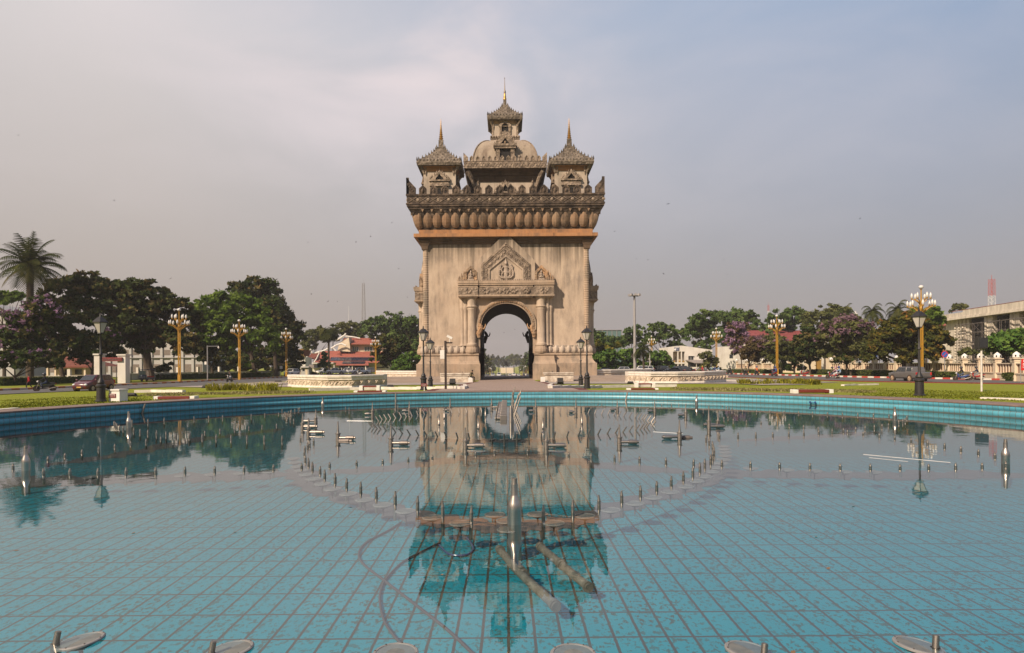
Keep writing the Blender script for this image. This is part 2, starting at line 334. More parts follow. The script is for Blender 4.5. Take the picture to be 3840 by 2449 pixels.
# --- buildings
def roof_tile(name, col):
    return mat(name, col, .8, var=.2, scale=2.5, stretch=(3, 1, 6), dirt=tuple(c * .55 for c in col), dscale=.5, bump=.5, bscale=6)
roof_tile('roof_red', (.34, .105, .075)); roof_tile('roof_brown', (.19, .06, .04)); roof_tile('roof_grey', (.30, .26, .235)); roof_tile('roof_maroon', (.24, .06, .06))
mat('glass_dark', (.03, .035, .04), .12, spec=.6); mat('glass_teal', (.10, .16, .16), .15, spec=.6)
mat('solar', (.025, .03, .05), .15, spec=.6, var=.1); mat('alu', (.5, .5, .5), .4, metal=.7)
mat('lattice', (.20, .165, .14), .9, var=.2, scale=4); mat('stain_concrete', (.70, .62, .52), .9, var=.12, scale=.8, stretch=(1, 1, .25), dirt=(.30, .26, .22), dscale=1.0, dirtamt=.6)
mat('pebble', (.20, .085, .05), .9, var=.5, scale=14)
mat('green_glass', (.10, .17, .17), .25, spec=.6, var=.1); mat('gate_gold', (.45, .27, .08), .5, metal=.3)
# --- plants
leaf_mat('leaf_dark', [(.0, (0.019, 0.035, 0.012)), (.55, (0.048, 0.072, 0.021)), (.85, (0.122, 0.098, 0.035)), (1, (0.212, 0.130, 0.057))])
leaf_mat('leaf_rain', [(.0, (0.024, 0.041, 0.012)), (.6, (0.061, 0.077, 0.026)), (.85, (0.169, 0.119, 0.047)), (1, (0.288, 0.177, 0.084))])
leaf_mat('leaf_fresh', [(.0, (0.041, 0.081, 0.014)), (.5, (0.101, 0.162, 0.027)), (.85, (0.176, 0.243, 0.041)), (1, (0.243, 0.297, 0.068))], .35)
leaf_mat('leaf_mid', [(.0, (0.034, 0.065, 0.020)), (.5, (0.076, 0.122, 0.034)), (.85, (0.136, 0.187, 0.051)), (1, (0.204, 0.238, 0.076))])
leaf_mat('leaf_olive', [(.0, (0.048, 0.061, 0.022)), (.5, (0.099, 0.112, 0.038)), (.85, (0.160, 0.160, 0.056)), (1, (0.240, 0.208, 0.080))])
leaf_mat('leaf_yellow', [(.0, (.05, .065, .012)), (.5, (.10, .115, .02)), (.85, (.20, .17, .03)), (1, (.34, .27, .05))], .3)
leaf_mat('leaf_autumn', [(.0, (0.024, 0.038, 0.011)), (.55, (0.074, 0.084, 0.020)), (.8, (0.176, 0.135, 0.030)), (.93, (0.351, 0.149, 0.034)), (1, (0.459, 0.162, 0.041))], .3)
leaf_mat('leaf_brownish', [(.0, (0.041, 0.035, 0.016)), (.5, (0.101, 0.078, 0.032)), (.85, (0.162, 0.108, 0.061)), (1, (0.243, 0.149, 0.108))])
leaf_mat('leaf_plumeria', [(.0, (0.032, 0.072, 0.019)), (.5, (0.080, 0.152, 0.032)), (.85, (0.160, 0.240, 0.048)), (.94, (0.352, 0.352, 0.128)), (1, (0.880, 0.768, 0.448))])
leaf_mat('leaf_palm', [(.0, (.025, .036, .012)), (.5, (.055, .065, .02)), (.85, (.11, .10, .03)), (1, (.24, .17, .05))])
leaf_mat('leaf_hedge', [(.0, (0.033, 0.051, 0.015)), (.6, (0.075, 0.090, 0.024)), (1, (0.165, 0.150, 0.045))], .1)
leaf_mat('blossom_pink', [(.0, (.15, .075, .135)), (.5, (.26, .15, .24)), (1, (.42, .28, .38))], .3)
leaf_mat('blossom_dull', [(.0, (.13, .075, .095)), (.5, (.20, .12, .15)), (1, (.32, .20, .25))], .3)
leaf_mat('blade_yellow', [(.0, (0.170, 0.178, 0.017)), (.5, (0.306, 0.289, 0.025)), (1, (0.425, 0.374, 0.051))], .3)
leaf_mat('blade_lawn', [(.0, (.07, .10, .012)), (.5, (.14, .16, .018)), (1, (.24, .24, .03))], .3)
leaf_mat('blade_dry', [(.0, (.14, .14, .04)), (.5, (.27, .24, .09)), (1, (.42, .36, .18))], .3)
mat('bark', (.075, .055, .04), .95, var=.35, scale=6, stretch=(1, 1, .3)); mat('bark_pale', (.17, .12, .085), .95, var=.3, scale=6)
# --- vehicles and people
def paint(name, col, rough=.28): return mat(name, col, rough, var=.04, spec=.5, coat=.6)
paint('car_red', (.085, .004, .008)); paint('car_grey', (.115, .105, .10)); paint('car_white', (.74, .72, .70)); paint('car_silver', (.42, .42, .43)); paint('car_black', (.018, .018, .022)); paint('car_blue', (.03, .05, .09)); paint('bike_red', (.28, .015, .015)); paint('bike_black', (.02, .02, .025)); paint('bike_blue', (.02, .05, .18)); paint('bike_white', (.6, .6, .6))
mat('tyre', (.022, .02, .02), .9, dirt=(.16, .09, .05), dscale=3, dirtamt=.3); mat('rim', (.45, .40, .35), .4, metal=.7); mat('tyre_dusty', (.10, .06, .038), .95); mat('rim_dusty', (.5, .36, .24), .6, metal=.3)
mat('trim', (.03, .028, .028), .7); mat('head_lamp', (.8, .8, .78), .15, spec=.6); mat('tail_lamp', (.5, .015, .015), .25, spec=.5); mat('plate_blue', (.04, .13, .40), .5); mat('plate_yellow', (.6, .38, .08), .5)
mat('skin', (.30, .17, .11), .6); mat('hair', (.015, .012, .011), .6)
for nm, c in dict(cloth_black=(.02, .02, .022), cloth_red=(.42, .025, .03), cloth_blue=(.03, .06, .20), cloth_navy=(.025, .03, .06), cloth_pink=(.50, .28, .33), cloth_white=(.65, .63, .62), cloth_olive=(.12, .10, .045), cloth_grey=(.22, .23, .25), cloth_jean=(.07, .09, .13), cloth_teal=(.20, .30, .31), cloth_orange=(.5, .13, .05), cloth_lightblue=(.25, .38, .55)).items(): mat(nm, c, .9)
# ------------------------------------------------------------------ geometry helpers
class MB:
    """collects faces, then links them as ONE mesh object"""
    def __init__(s, T=None): s.v = []; s.f = []; s.uv = None; s.T = T; s.mi = []; s.cm = 0
    def add(s, V, F):
        o = len(s.v)
        if s.T is not None: V = [s.T @ Vector(p) for p in V]
        s.v += [tuple(p) for p in V]; s.f += [tuple(i + o for i in f) for f in F]; s.mi += [s.cm] * len(F); return s
    def box(s, x0, x1, y0, y1, z0, z1):
        V = [(x0, y0, z0), (x1, y0, z0), (x1, y1, z0), (x0, y1, z0), (x0, y0, z1), (x1, y0, z1), (x1, y1, z1), (x0, y1, z1)]
        return s.add(V, [(0, 3, 2, 1), (4, 5, 6, 7), (0, 1, 5, 4), (1, 2, 6, 5), (2, 3, 7, 6), (3, 0, 4, 7)])
    def cbox(s, c, d, rz=0.0):
        M = Matrix.Translation(c) @ Matrix.Rotation(rz, 4, 'Z'); h = [k / 2 for k in d]
        V = [M @ Vector((a * h[0], b * h[1], e * h[2])) for e in (-1, 1) for a, b in ((-1, -1), (1, -1), (1, 1), (-1, 1))]
        return s.add(V, [(0, 3, 2, 1), (4, 5, 6, 7), (0, 1, 5, 4), (1, 2, 6, 5), (2, 3, 7, 6), (3, 0, 4, 7)])
    def sq(s, prof, cx=0, cy=0, caps=True):
        """square lathe: prof = (half x, half y, z)"""
        V = []; F = []
        for hx, hy, z in prof: V += [(cx - hx, cy - hy, z), (cx + hx, cy - hy, z), (cx + hx, cy + hy, z), (cx - hx, cy + hy, z)]
        for k in range(len(prof) - 1):
            for i in range(4): j = (i + 1) % 4; F.append((4 * k + i, 4 * k + j, 4 * k + 4 + j, 4 * k + 4 + i))
        if caps: F += [(3, 2, 1, 0), tuple(4 * (len(prof) - 1) + i for i in range(4))]
        return s.add(V, F)
    def lathe(s, prof, c=(0, 0, 0), n=12, a0=0.0, sx=1.0, sy=1.0):
        V = []; F = []
        for r, z in prof: V += [(c[0] + sx * r * math.cos(a0 + 2 * math.pi * i / n), c[1] + sy * r * math.sin(a0 + 2 * math.pi * i / n), c[2] + z) for i in range(n)]
        for k in range(len(prof) - 1):
            for i in range(n): j = (i + 1) % n; F.append((n * k + i, n * k + j, n * k + n + j, n * k + n + i))
        F += [tuple(reversed(range(n))), tuple(n * (len(prof) - 1) + i for i in range(n))]
        return s.add(V, F)
    def tube(s, p, q, r0, r1=None, n=8):
        r1 = r0 if r1 is None else r1; p, q = Vector(p), Vector(q); d = (q - p)
        if d.length < 1e-6: return s
        a = d.normalized().orthogonal().normalized(); b = d.normalized().cross(a)
        V = [pt + (a * math.cos(2 * math.pi * i / n) + b * math.sin(2 * math.pi * i / n)) * r for pt, r in ((p, r0), (q, r1)) for i in range(n)]
        F = [(i, (i + 1) % n, n + (i + 1) % n, n + i) for i in range(n)] + [tuple(reversed(range(n))), tuple(range(n, 2 * n))]
        return s.add(V, F)
    def path(s, pts, r, n=6):
        rr = r if isinstance(r, (list, tuple)) else [r] * len(pts); V = []; F = []; pts = [Vector(p) for p in pts]; pa = None
        for k, p in enumerate(pts):
            d = (pts[min(k + 1, len(pts) - 1)] - pts[max(k - 1, 0)]).normalized()
            a = d.orthogonal().normalized() if pa is None else (pa - d * pa.dot(d)).normalized(); pa = a; b = d.cross(a)
            V += [p + (a * math.cos(2 * math.pi * i / n) + b * math.sin(2 * math.pi * i / n)) * rr[k] for i in range(n)]
        for k in range(len(pts) - 1):
            for i in range(n): j = (i + 1) % n; F.append((n * k + i, n * k + j, n * k + n + j, n * k + n + i))
        F += [tuple(reversed(range(n))), tuple(n * (len(pts) - 1) + i for i in range(n))]
        return s.add(V, F)
    def prism(s, poly, y0, y1):
        """outline in x-z, given depth along y"""
        n = len(poly); V = [(x, y0, z) for x, z in poly] + [(x, y1, z) for x, z in poly]
        F = [tuple(range(n)), tuple(reversed(range(n, 2 * n)))] + [((i + 1) % n, i, n + i, n + (i + 1) % n) for i in range(n)]
        return s.add(V, F)
    def frame(s, outer, inner, y0, y1):
        """band between two outlines with as many points each (open at the ends)"""
        n = len(outer); V = [(x, y0, z) for x, z in outer] + [(x, y0, z) for x, z in inner] + [(x, y1, z) for x, z in outer] + [(x, y1, z) for x, z in inner]; F = []
        for i in range(n - 1):
            j = i + 1; F += [(i, j, n + j, n + i), (2 * n + j, 2 * n + i, 3 * n + i, 3 * n + j), (j, i, 2 * n + i, 2 * n + j), (n + i, n + j, 3 * n + j, 3 * n + i)]
        F += [(0, n, 3 * n, 2 * n), (n - 1, 3 * n - 1, 4 * n - 1, 2 * n - 1)]
        return s.add(V, F)
    def ball(s, c, r, n=10, m=7, sq_=(1, 1, 1)):
        V = [(c[0], c[1], c[2] - r * sq_[2])]; F = []
        for k in range(1, m):
            t = math.pi * k / m
            V += [(c[0] + r * sq_[0] * math.sin(t) * math.cos(2 * math.pi * i / n), c[1] + r * sq_[1] * math.sin(t) * math.sin(2 * math.pi * i / n), c[2] - r * sq_[2] * math.cos(t)) for i in range(n)]
        V.append((c[0], c[1], c[2] + r * sq_[2])); L = len(V) - 1
        for i in range(n):
            j = (i + 1) % n; F.append((0, 1 + j, 1 + i)); F.append((L, L - n + i, L - n + j))
            for k in range(m - 2): a = 1 + k * n; F.append((a + i, a + j, a + n + j, a + n + i))
        return s.add(V, F)
    def quad(s, a, b, c, d): return s.add([a, b, c, d], [(0, 1, 2, 3)])
    def build(s, name, m, parent=None, smooth=False, loc=None, bevel=0.0):
        me = bpy.data.meshes.new(name); me.from_pydata(s.v, [], s.f)
        for k in (m if isinstance(m, (list, tuple)) else [m]): me.materials.append(MATS[k] if isinstance(k, str) else k)
        if isinstance(m, (list, tuple)): me.polygons.foreach_set('material_index', s.mi)
        bm = bmesh.new(); bm.from_mesh(me); bmesh.ops.recalc_face_normals(bm, faces=bm.faces); bm.to_mesh(me); bm.free()
        if smooth:
            me.polygons.foreach_set('use_smooth', [True] * len(me.polygons))
            me.set_sharp_from_angle(angle=R(38))
        me.update(); o = bpy.data.objects.new(name, me); COL.objects.link(o); o.parent = parent
        if loc is not None: o.location = loc
        if bevel:
            b = o.modifiers.new('b', 'BEVEL'); b.width = bevel; b.segments = 2; b.limit_method = 'ANGLE'
        return o
def tag(o, label, cat, group=None, kind=None):
    if label: o['label'] = label
    if cat: o['category'] = cat
    if group: o['group'] = group
    if kind: o['kind'] = kind
    return o
def thing(name, label, cat, loc=(0, 0, 0), rz=0.0, group=None, scale=1.0):
    o = bpy.data.objects.new(name, None); COL.objects.link(o); o.empty_display_size = .3
    o.location = loc; o.rotation_euler = (0, 0, rz); o.scale = (scale,) * 3
    return tag(o, label, cat, group)
def struct(o): o['kind'] = 'structure'; return o
def dup(o, loc=None, rz=None, label=None, scale=None, parent=None, group=None):
    c = o.copy(); COL.objects.link(c); c.parent = parent
    if loc is not None: c.location = loc
    if rz is not None: c.rotation_euler = (0, 0, rz)
    if scale is not None: c.scale = (scale,) * 3 if isinstance(scale, (int, float)) else scale
    if label: c['label'] = label
    if group: c['group'] = group
    for ch in KIDS(o): dup(ch, parent=c)
    return c
def KIDS(o): return [x for x in COL.objects if x.parent == o] if not o.children else list(o.children)
def recolour(root, old, new):
    """a copy in another paint: its own meshes, same shapes"""
    for o in [root] + list(root.children_recursive):
        if o.type == 'MESH' and any(m == MATS[old] for m in o.data.materials):
            o.data = o.data.copy()
            for i, m in enumerate(o.data.materials):
                if m == MATS[old]: o.data.materials[i] = MATS[new]
def arc(cx, cz, rx, rz, a0, a1, n): return [(cx + rx * math.cos(R(a0 + (a1 - a0) * i / n)), cz + rz * math.sin(R(a0 + (a1 - a0) * i / n))) for i in range(n + 1)]

# ------------------------------------------------------------------ ground, roads, paths
def polar_sheet(name, m, rads, a0, a1, na, off=0.0, smooth=True):
    V = []; F = []; full = abs(a1 - a0 - 360) < .01; cols = na if full else na + 1
    for r in rads:
        for i in range(cols):
            a = R(a0 + (a1 - a0) * i / na); x, y = PCX + r * math.cos(a), PCY + r * math.sin(a); V.append((x, y, zg(x, y) + off))
    for k in range(len(rads) - 1):
        for i in range(na):
            j = (i + 1) % cols; F.append((k * cols + i, k * cols + j, (k + 1) * cols + j, (k + 1) * cols + i))
    b = MB(); b.v = V; b.f = F; b.mi = [0] * len(F); return b.build(name, m, smooth=smooth)
rads = [17.9, 18.6, 20, 21.5, 24, 27, 30, 34, 39, 45, 52, 60, 66, 70, 75, 80, 90, 100, 110, 120, 130, 140, 150, 165, 180, 200, 230, 260, 300, 350, 420, 500, 650, 900, 1400]
struct(polar_sheet('ground', 'grass', rads, 0, 360, 240))
def strip(name, m, left, right, off, ny=None, step=3.0):
    """a draped sheet between two polylines"""
    def samp(pl, n):
        d = [0]
        for a, b in zip(pl, pl[1:]): d.append(d[-1] + math.dist(a, b))
        out = []
        for i in range(n + 1):
            t = d[-1] * i / n; k = max(j for j in range(len(d) - 1) if d[j] <= t + 1e-9); f = (t - d[k]) / (d[k + 1] - d[k]); out.append((pl[k][0] + f * (pl[k + 1][0] - pl[k][0]), pl[k][1] + f * (pl[k + 1][1] - pl[k][1])))
        return out
    L = sum(math.dist(a, b) for a, b in zip(left, left[1:])); n = max(2, int(L / step)); A, B = samp(left, n), samp(right, n)
    W = max(math.dist(a, b) for a, b in zip(A, B)); k = max(1, int(W / step)); V = []; F = []
    for a, b in zip(A, B):
        for j in range(k + 1):
            x, y = a[0] + (b[0] - a[0]) * j / k, a[1] + (b[1] - a[1]) * j / k; V.append((x, y, zg(x, y) + off))
    for i in range(n):
        for j in range(k): o = i * (k + 1) + j; F.append((o, o + 1, o + k + 2, o + k + 1))
    mb = MB(); mb.add(V, F); return mb.build(name, m)
LN = [(-60, 22), (-39.6, 48), (-37.5, 71), (-36, 104), (-33, 137), (-24, 158)]
LF = [(-74, 34), (-51.5, 62.5), (-48, 89), (-46, 123), (-44, 150), (-38, 176)]
RN = [(74, 36), (50.6, 61.5), (41.5, 75.4), (36, 104), (33, 137), (24, 158)]
RF = [(84, 46), (60.5, 75), (53, 93), (46.5, 127), (44, 150), (38, 176)]
struct(strip('road', 'asphalt', LN, LF, .05, step=2)); struct(strip('road', 'asphalt', RF, RN, .05, step=2))
struct(strip('road', 'asphalt', [(-24, 152), (0, 134), (24, 152)], [(-38, 176), (0, 176), (38, 176)], .055, step=2))
struct(strip('pavement', 'soil', [(x - .3, y) for x, y in LF], [(x - 6, y + 3) for x, y in LF], .09, step=2))
struct(strip('pavement', 'soil', [(x + 6, y + 2) for x, y in RF], [(x + .3, y) for x, y in RF], .09, step=2))
struct(strip('road', 'asphalt', [(-13, 170), (-13, 700)], [(13, 170), (13, 700)], .06, step=4))
def kerb(name, pl, m1, m2, L=1.0, w=.22, h=.17, label=None):
    """painted kerb of alternating blocks, one long thing"""
    mb = MB(); k = 0
    for a, b in zip(pl, pl[1:]):
        d = math.dist(a, b); n = max(1, int(d / L))
        for i in range(n):
            t0, t1 = i / n, (i + 1) / n; x, y = a[0] + (b[0] - a[0]) * (t0 + t1) / 2, a[1] + (b[1] - a[1]) * (t0 + t1) / 2
            mb.cm = k % 2; k += 1; mb.cbox((x, y, zg(x, y) + h / 2), (d / n + .002, w, h), math.atan2(b[1] - a[1], b[0] - a[0]))
    return struct(mb.build(name, [m1, m2]))
kerb('kerb', LF, 'kerb_orange', 'kerb_grey', .95, .3, .24); kerb('kerb', RF, 'kerb_red', 'white_kerb', .95, .3, .26)
kerb('kerb', RN[:5], 'kerb_dark_red', 'kerb_dark_red', 2, .18, .12)
# paved way from the pool to the arch, dark red borders
struct(strip('path', 'path_brick', [(-4.0, 34.2), (-4.0, 134)], [(4.0, 34.2), (4.0, 134)], .045, step=2))
for s in (-1, 1): struct(strip('path_border', 'red_border', [(s * 4.0, 34.2), (s * 4.0, 84)], [(s * 4.55, 34.2), (s * 4.55, 84)], .05, step=2))
for s in (-1, 1):   # pale paved aprons either side of the lawn
    struct(strip('pavement', 'concrete', [(s * 4.55, 63.5), (s * 27, 60.2), (s * 37.5, 70)], [(s * 4.55, 84), (s * 27, 84), (s * 36, 95)], .05, step=2))
    struct(strip('pavement', 'concrete', [(s * 22.0, 54.0), (s * 27.5, 56.5)], [(s * 22, 61), (s * 27, 60.5)], .06, step=2))
struct(strip('pavement', 'concrete', [(-36, 95), (-34, 135)], [(36, 95), (34, 135)], .03, step=3))
def kerb_line(pl, w=.28, h=.2, m='white_kerb'):
    mb = MB()
    for a, b in zip(pl, pl[1:]):
        n = max(1, int(math.dist(a, b) / 1.5))
        for i in range(n):
            p = [a[k] + (b[k] - a[k]) * i / n for k in (0, 1)]; q = [a[k] + (b[k] - a[k]) * (i + 1) / n for k in (0, 1)]
            mb.cbox(((p[0] + q[0]) / 2, (p[1] + q[1]) / 2, (zg(*p) + zg(*q)) / 2 + h / 2), (math.dist(p, q) + .01, w, h), math.atan2(q[1] - p[1], q[0] - p[0]))
    return struct(mb.build('kerb', m))
def pxline(pts): return [tuple(gnd(x, y)[:2]) for x, y in pts]
kerb_line(pxline([(1734, 1461), (1640, 1460), (1430, 1461), (1310, 1463), (1160, 1467)])); kerb_line(pxline([(1734, 1461), (1746, 1455), (1742, 1450)]))
kerb_line(pxline([(2064, 1458), (2250, 1455), (2400, 1452), (2535, 1451)])); kerb_line(pxline([(2064, 1458), (2060, 1452), (2068, 1448)]))
kerb_line(pxline([(505, 1473), (570, 1471.5), (690, 1472)])); kerb_line(pxline([(2725, 1429), (2780, 1432), (2850, 1436)]), h=.14)
kerb_line(pxline([(955, 1449), (1020, 1446), (1078, 1442)]), h=.14, m='kerb_grey')
kerb_line(pxline([(3160, 1447), (3210, 1445), (3290, 1444)]), h=.12); kerb_line(pxline([(3680, 1495), (3770, 1498), (3900, 1503)]), h=.06)
kerb_line(pxline([(-60, 1545), (0, 1539), (60, 1534)]), h=.05)

# ------------------------------------------------------------------ pool
mb = MB(); mb.add([(PCX, PCY, -.42)] + [(PCX + (PR + .1) * math.cos(2 * math.pi * i / 96), PCY + (PR + .1) * math.sin(2 * math.pi * i / 96), -.42) for i in range(96)], [(0, 1 + i, 1 + (i + 1) % 96) for i in range(96)])
o = struct(mb.build('pool_floor', 'pool_tile'))
mb = MB(); mb.add([(PCX + (PR + .02) * math.cos(2 * math.pi * i / 160), PCY + (PR + .02) * math.sin(2 * math.pi * i / 160), 0) for i in range(160)], [tuple(range(160))])
struct(mb.build('water', 'water'))
prof = [(-.45, 0), (0.0, .0), (.03, -.012), (.09, -.03), (.15, -.022), (.19, .012), (.205, .02), (.22, .012), (.26, -.022), (.33, -.03), (.39, -.012), (.405, -.005)]
N = 256; V = []; F = []; UV = []
for i in range(N + 1):
    a = 2 * math.pi * i / N
    for z, dr in prof: V.append((PCX + (PR + dr) * math.cos(a), PCY + (PR + dr) * math.sin(a), z)); UV.append((a * PR, z - .405))
n = len(prof)
for i in range(N):
    for k in range(n - 1): F.append((i * n + k, (i + 1) * n + k, (i + 1) * n + k + 1, i * n + k + 1))
me = bpy.data.meshes.new('pool_wall'); me.from_pydata(V, [], F); me.materials.append(MATS['wall_tile']); ul = me.uv_layers.new(name='UVMap')
for lp in me.loops: ul.data[lp.index].uv = UV[lp.vertex_index]
me.polygons.foreach_set('use_smooth', [True] * len(me.polygons)); o = bpy.data.objects.new('pool_wall', me); COL.objects.link(o); struct(o)
V = []; F = []
cp = [(PR - .04, .372), (PR - .045, .412), (PR - .03, .425), (PR + .5, .43), (PR + 1.12, .425), (PR + 1.13, .30)]
for i in range(N):
    a = 2 * math.pi * i / N; V += [(PCX + r * math.cos(a), PCY + r * math.sin(a), z) for r, z in cp]
for i in range(N):
    j = (i + 1) % N
    for k in range(5): F.append((i * 6 + k, j * 6 + k, j * 6 + k + 1, i * 6 + k + 1))
mb = MB(); mb.add(V, F); struct(mb.build('pool_coping', 'coping'))

# ------------------------------------------------------------------ fountain fittings standing in the water
def nozzle_mesh(h, r=.0155, collar=.35):
    mb = MB(); mb.lathe([(r * 1.5, -.42), (r * 1.5, -.02), (r * 1.4, h * .30), (r * 1.6, h * collar), (r * 1.6, h * collar + .02), (r * 1.25, h * collar + .025), (r * .72, h - .01), (r * .76, h), (r * .5, h)], n=10)
    return mb
proto_small = nozzle_mesh(.20).build('fountain_nozzle', 'steel', smooth=True)
Z1 = lambda x, y: (x / 1.88125, 1440 + y / 1.8815); Z2 = lambda x, y: (1280 + x / 1.88125, 1440 + y / 1.8815); Z3 = lambda x, y: (2560 + x / 1.88125, 1440 + y / 1.8815)
used_small = [False]
def nozzle(Zf, x, yt, yb, label, group):
    sx_, b = Zf(x, (yt + yb) / 2); p = onz(sx_, b, 0); h = (b - Zf(x, yt)[1]) * p.y / FPX
    if not used_small[0]: o = proto_small; used_small[0] = True
    else: o = proto_small.copy(); COL.objects.link(o)
    o.location = p; o.scale = (1, 1, max(.35, min(2.4, h / .20))); o.rotation_euler = (rnd.uniform(-.03, .03), rnd.uniform(-.03, .03), 0)
    return tag(o, label, 'fountain nozzle', group)
GRP = {}
left_front = [(92, 560, 625), (307, 595, 668), (493, 595, 670), (690, 595, 668), (889, 588, 670), (1098, 585, 667), (1305, 582, 655), (1515, 577, 650), (1722, 573, 640), (1929, 568, 628), (2129, 558, 618), (2326, 550, 607)]
for t in left_front: nozzle(Z1, *t, 'short steel nozzle in the nearest row of the left ring', 'short nozzles along the near side of the left ring')
for t in [(338, 512, 560), (458, 487, 535), (578, 462, 510), (696, 440, 490), (810, 423, 468), (921, 402, 450), (1031, 387, 435), (1134, 372, 412), (1243, 345, 400), (1340, 340, 395), (1445, 332, 365), (1552, 315, 355), (1655, 308, 345), (1756, 297, 332), (1849, 288, 322), (1951, 280, 315)]:
    nozzle(Z1, *t, 'short steel nozzle in the slanting row crossing the left ring', 'short nozzles slanting across the left ring')
for t in [(805, 260, 310), (815, 268, 325), (825, 275, 335), (843, 288, 342), (869, 295, 345), (943, 308, 360), (988, 318, 370), (1043, 323, 380), (1104, 327, 388), (1171, 335, 390), (1238, 352, 402), (1334, 348, 405), (1427, 350, 412), (1525, 355, 415), (1630, 360, 420), (1742, 362, 425), (1864, 362, 430), (1990, 363, 435)]:
    nozzle(Z1, *t, 'short steel nozzle in the hooked row behind the left ring', 'short nozzles in the hooked row at left')
for t in [(932, 252, 305), (1044, 245, 300), (1158, 237, 288), (1370, 228, 275), (1472, 223, 270), (1570, 220, 265), (1773, 210, 255), (1868, 205, 240), (1965, 205, 225), (2055, 180, 230), (2080, 175, 215), (2105, 165, 205), (2115, 165, 190)]:
    nozzle(Z1, *t, 'short steel nozzle in the farthest row near the left wall', 'short nozzles in the far left row')
for t in [(1990, 180, 200), (2008, 195, 235), (2017, 200, 245), (2027, 205, 250), (2035, 190, 220), (2050, 185, 215), (2048, 240, 275), (2072, 245, 285)]:
    nozzle(Z1, *t, 'short steel nozzle crowded at the meeting of two left rows', 'nozzles crowded where the left rows meet')
ring = 'nozzles in the near half of the middle ring'
for t in [(2120, 362, 435), (2170, 410, 490), (2185, 400, 470), (2213, 380, 455), (2150, 435, 500), (2148, 465, 525), (2155, 500, 580), (2177, 523, 608), (2205, 548, 640), (2258, 578, 662), (2291, 602, 697), (2365, 628, 735)]: nozzle(Z1, *t, 'slim steel nozzle on the left curve of the middle ring', 'nozzles on the left curve of the middle ring')
for t in [(37, 663, 768), (137, 690, 808), (247, 725, 845), (380, 755, 890), (538, 790, 935), (715, 822, 980), (917, 860, 1016), (1182, 893, 1052), (1425, 850, 1010), (1633, 818, 978), (1818, 783, 928), (1978, 752, 875), (2110, 715, 832), (2225, 683, 788), (2327, 647, 752)]: nozzle(Z2, *t, 'slim steel nozzle in the near curve before the large bottle nozzle', ring)
for t in [(5, 615, 715), (72, 585, 685), (122, 552, 655), (156, 525, 625), (197, 497, 600), (212, 465, 570), (222, 440, 540), (215, 420, 520), (210, 402, 480), (188, 378, 460), (165, 358, 438), (260, 345, 410), (77, 527, 600)]: nozzle(Z3, *t, 'slim steel nozzle on the right curve of the middle ring', 'nozzles on the right curve of the middle ring')
for t in [(108, 538, 595), (292, 528, 580), (472, 517, 567), (642, 503, 545), (796, 488, 535), (947, 475, 525), (1080, 458, 510), (1314, 458, 505), (1603, 478, 540), (1762, 488, 555), (1928, 498, 568), (2104, 508, 580), (2290, 517, 590)]: nozzle(Z2, *t, 'short steel nozzle in the row across the arch reflection', 'nozzles in the row across the middle')
for t in [(277, 535, 605), (478, 543, 610), (684, 550, 613), (898, 557, 618), (1111, 562, 622), (1324, 563, 624), (1534, 565, 625), (1736, 563, 625), (1926, 557, 625), (2113, 555, 617), (2280, 545, 608)]: nozzle(Z3, *t, 'short steel nozzle in the nearest row of the right ring', 'short nozzles along the near side of the right ring')
for t in [(391, 342, 408), (516, 338, 403), (636, 337, 395), (749, 333, 390), (855, 328, 385), (960, 322, 375), (1055, 315, 370), (1134, 310, 362), (1220, 302, 350), (1287, 295, 345), (1352, 288, 338), (1406, 282, 332), (1452, 275, 318), (1525, 255, 305), (1553, 245, 302), (1570, 238, 292), (1582, 222, 265)]: nozzle(Z3, *t, 'short steel nozzle in the hooked row behind the right ring', 'short nozzles in the hooked row at right')
for t in [(291, 232, 270), (320, 228, 262), (357, 245, 282), (450, 253, 290), (553, 263, 295), (752, 280, 315), (853, 290, 325), (956, 303, 340), (1163, 325, 360), (1274, 337, 375), (1388, 348, 395), (1497, 365, 408), (1612, 380, 430), (1727, 398, 452), (1848, 415, 475), (1963, 437, 498), (2086, 458, 520), (2204, 485, 545)]: nozzle(Z3, *t, 'short steel nozzle in the slanting row crossing the right ring', 'short nozzles slanting across the right ring')
for t in [(145, 172, 208), (280, 150, 172), (308, 155, 178), (328, 160, 192), (348, 165, 212), (365, 172, 218), (377, 178, 228), (388, 185, 232), (422, 182, 215), (521, 185, 218), (616, 183, 225), (715, 188, 228), (818, 192, 228), (916, 195, 235), (1021, 198, 238), (1127, 200, 245), (1236, 203, 245), (1346, 208, 250), (1456, 212, 262)]: nozzle(Z3, *t, 'short steel nozzle in the farthest row near the right wall', 'short nozzles in the far right row')
# far low row seen against the middle wall
for t in [(30, 160, 200), (55, 165, 215), (375, 170, 210), (400, 150, 205), (540, 165, 200), (570, 150, 190)]: nozzle(Z2, *t, 'tiny steel nozzle in the far row left of the bent jets', 'far nozzles behind the bent jets')
for t in [(1810, 138, 165), (1838, 140, 160), (1860, 150, 175), (1900, 165, 195), (2010, 160, 205), (2105, 165, 190), (2165, 170, 190), (2260, 140, 170), (2330, 140, 175), (2380, 140, 160)]: nozzle(Z2, *t, 'tiny steel nozzle in the far row right of the bent jets', 'far nozzles behind the bent jets at right')
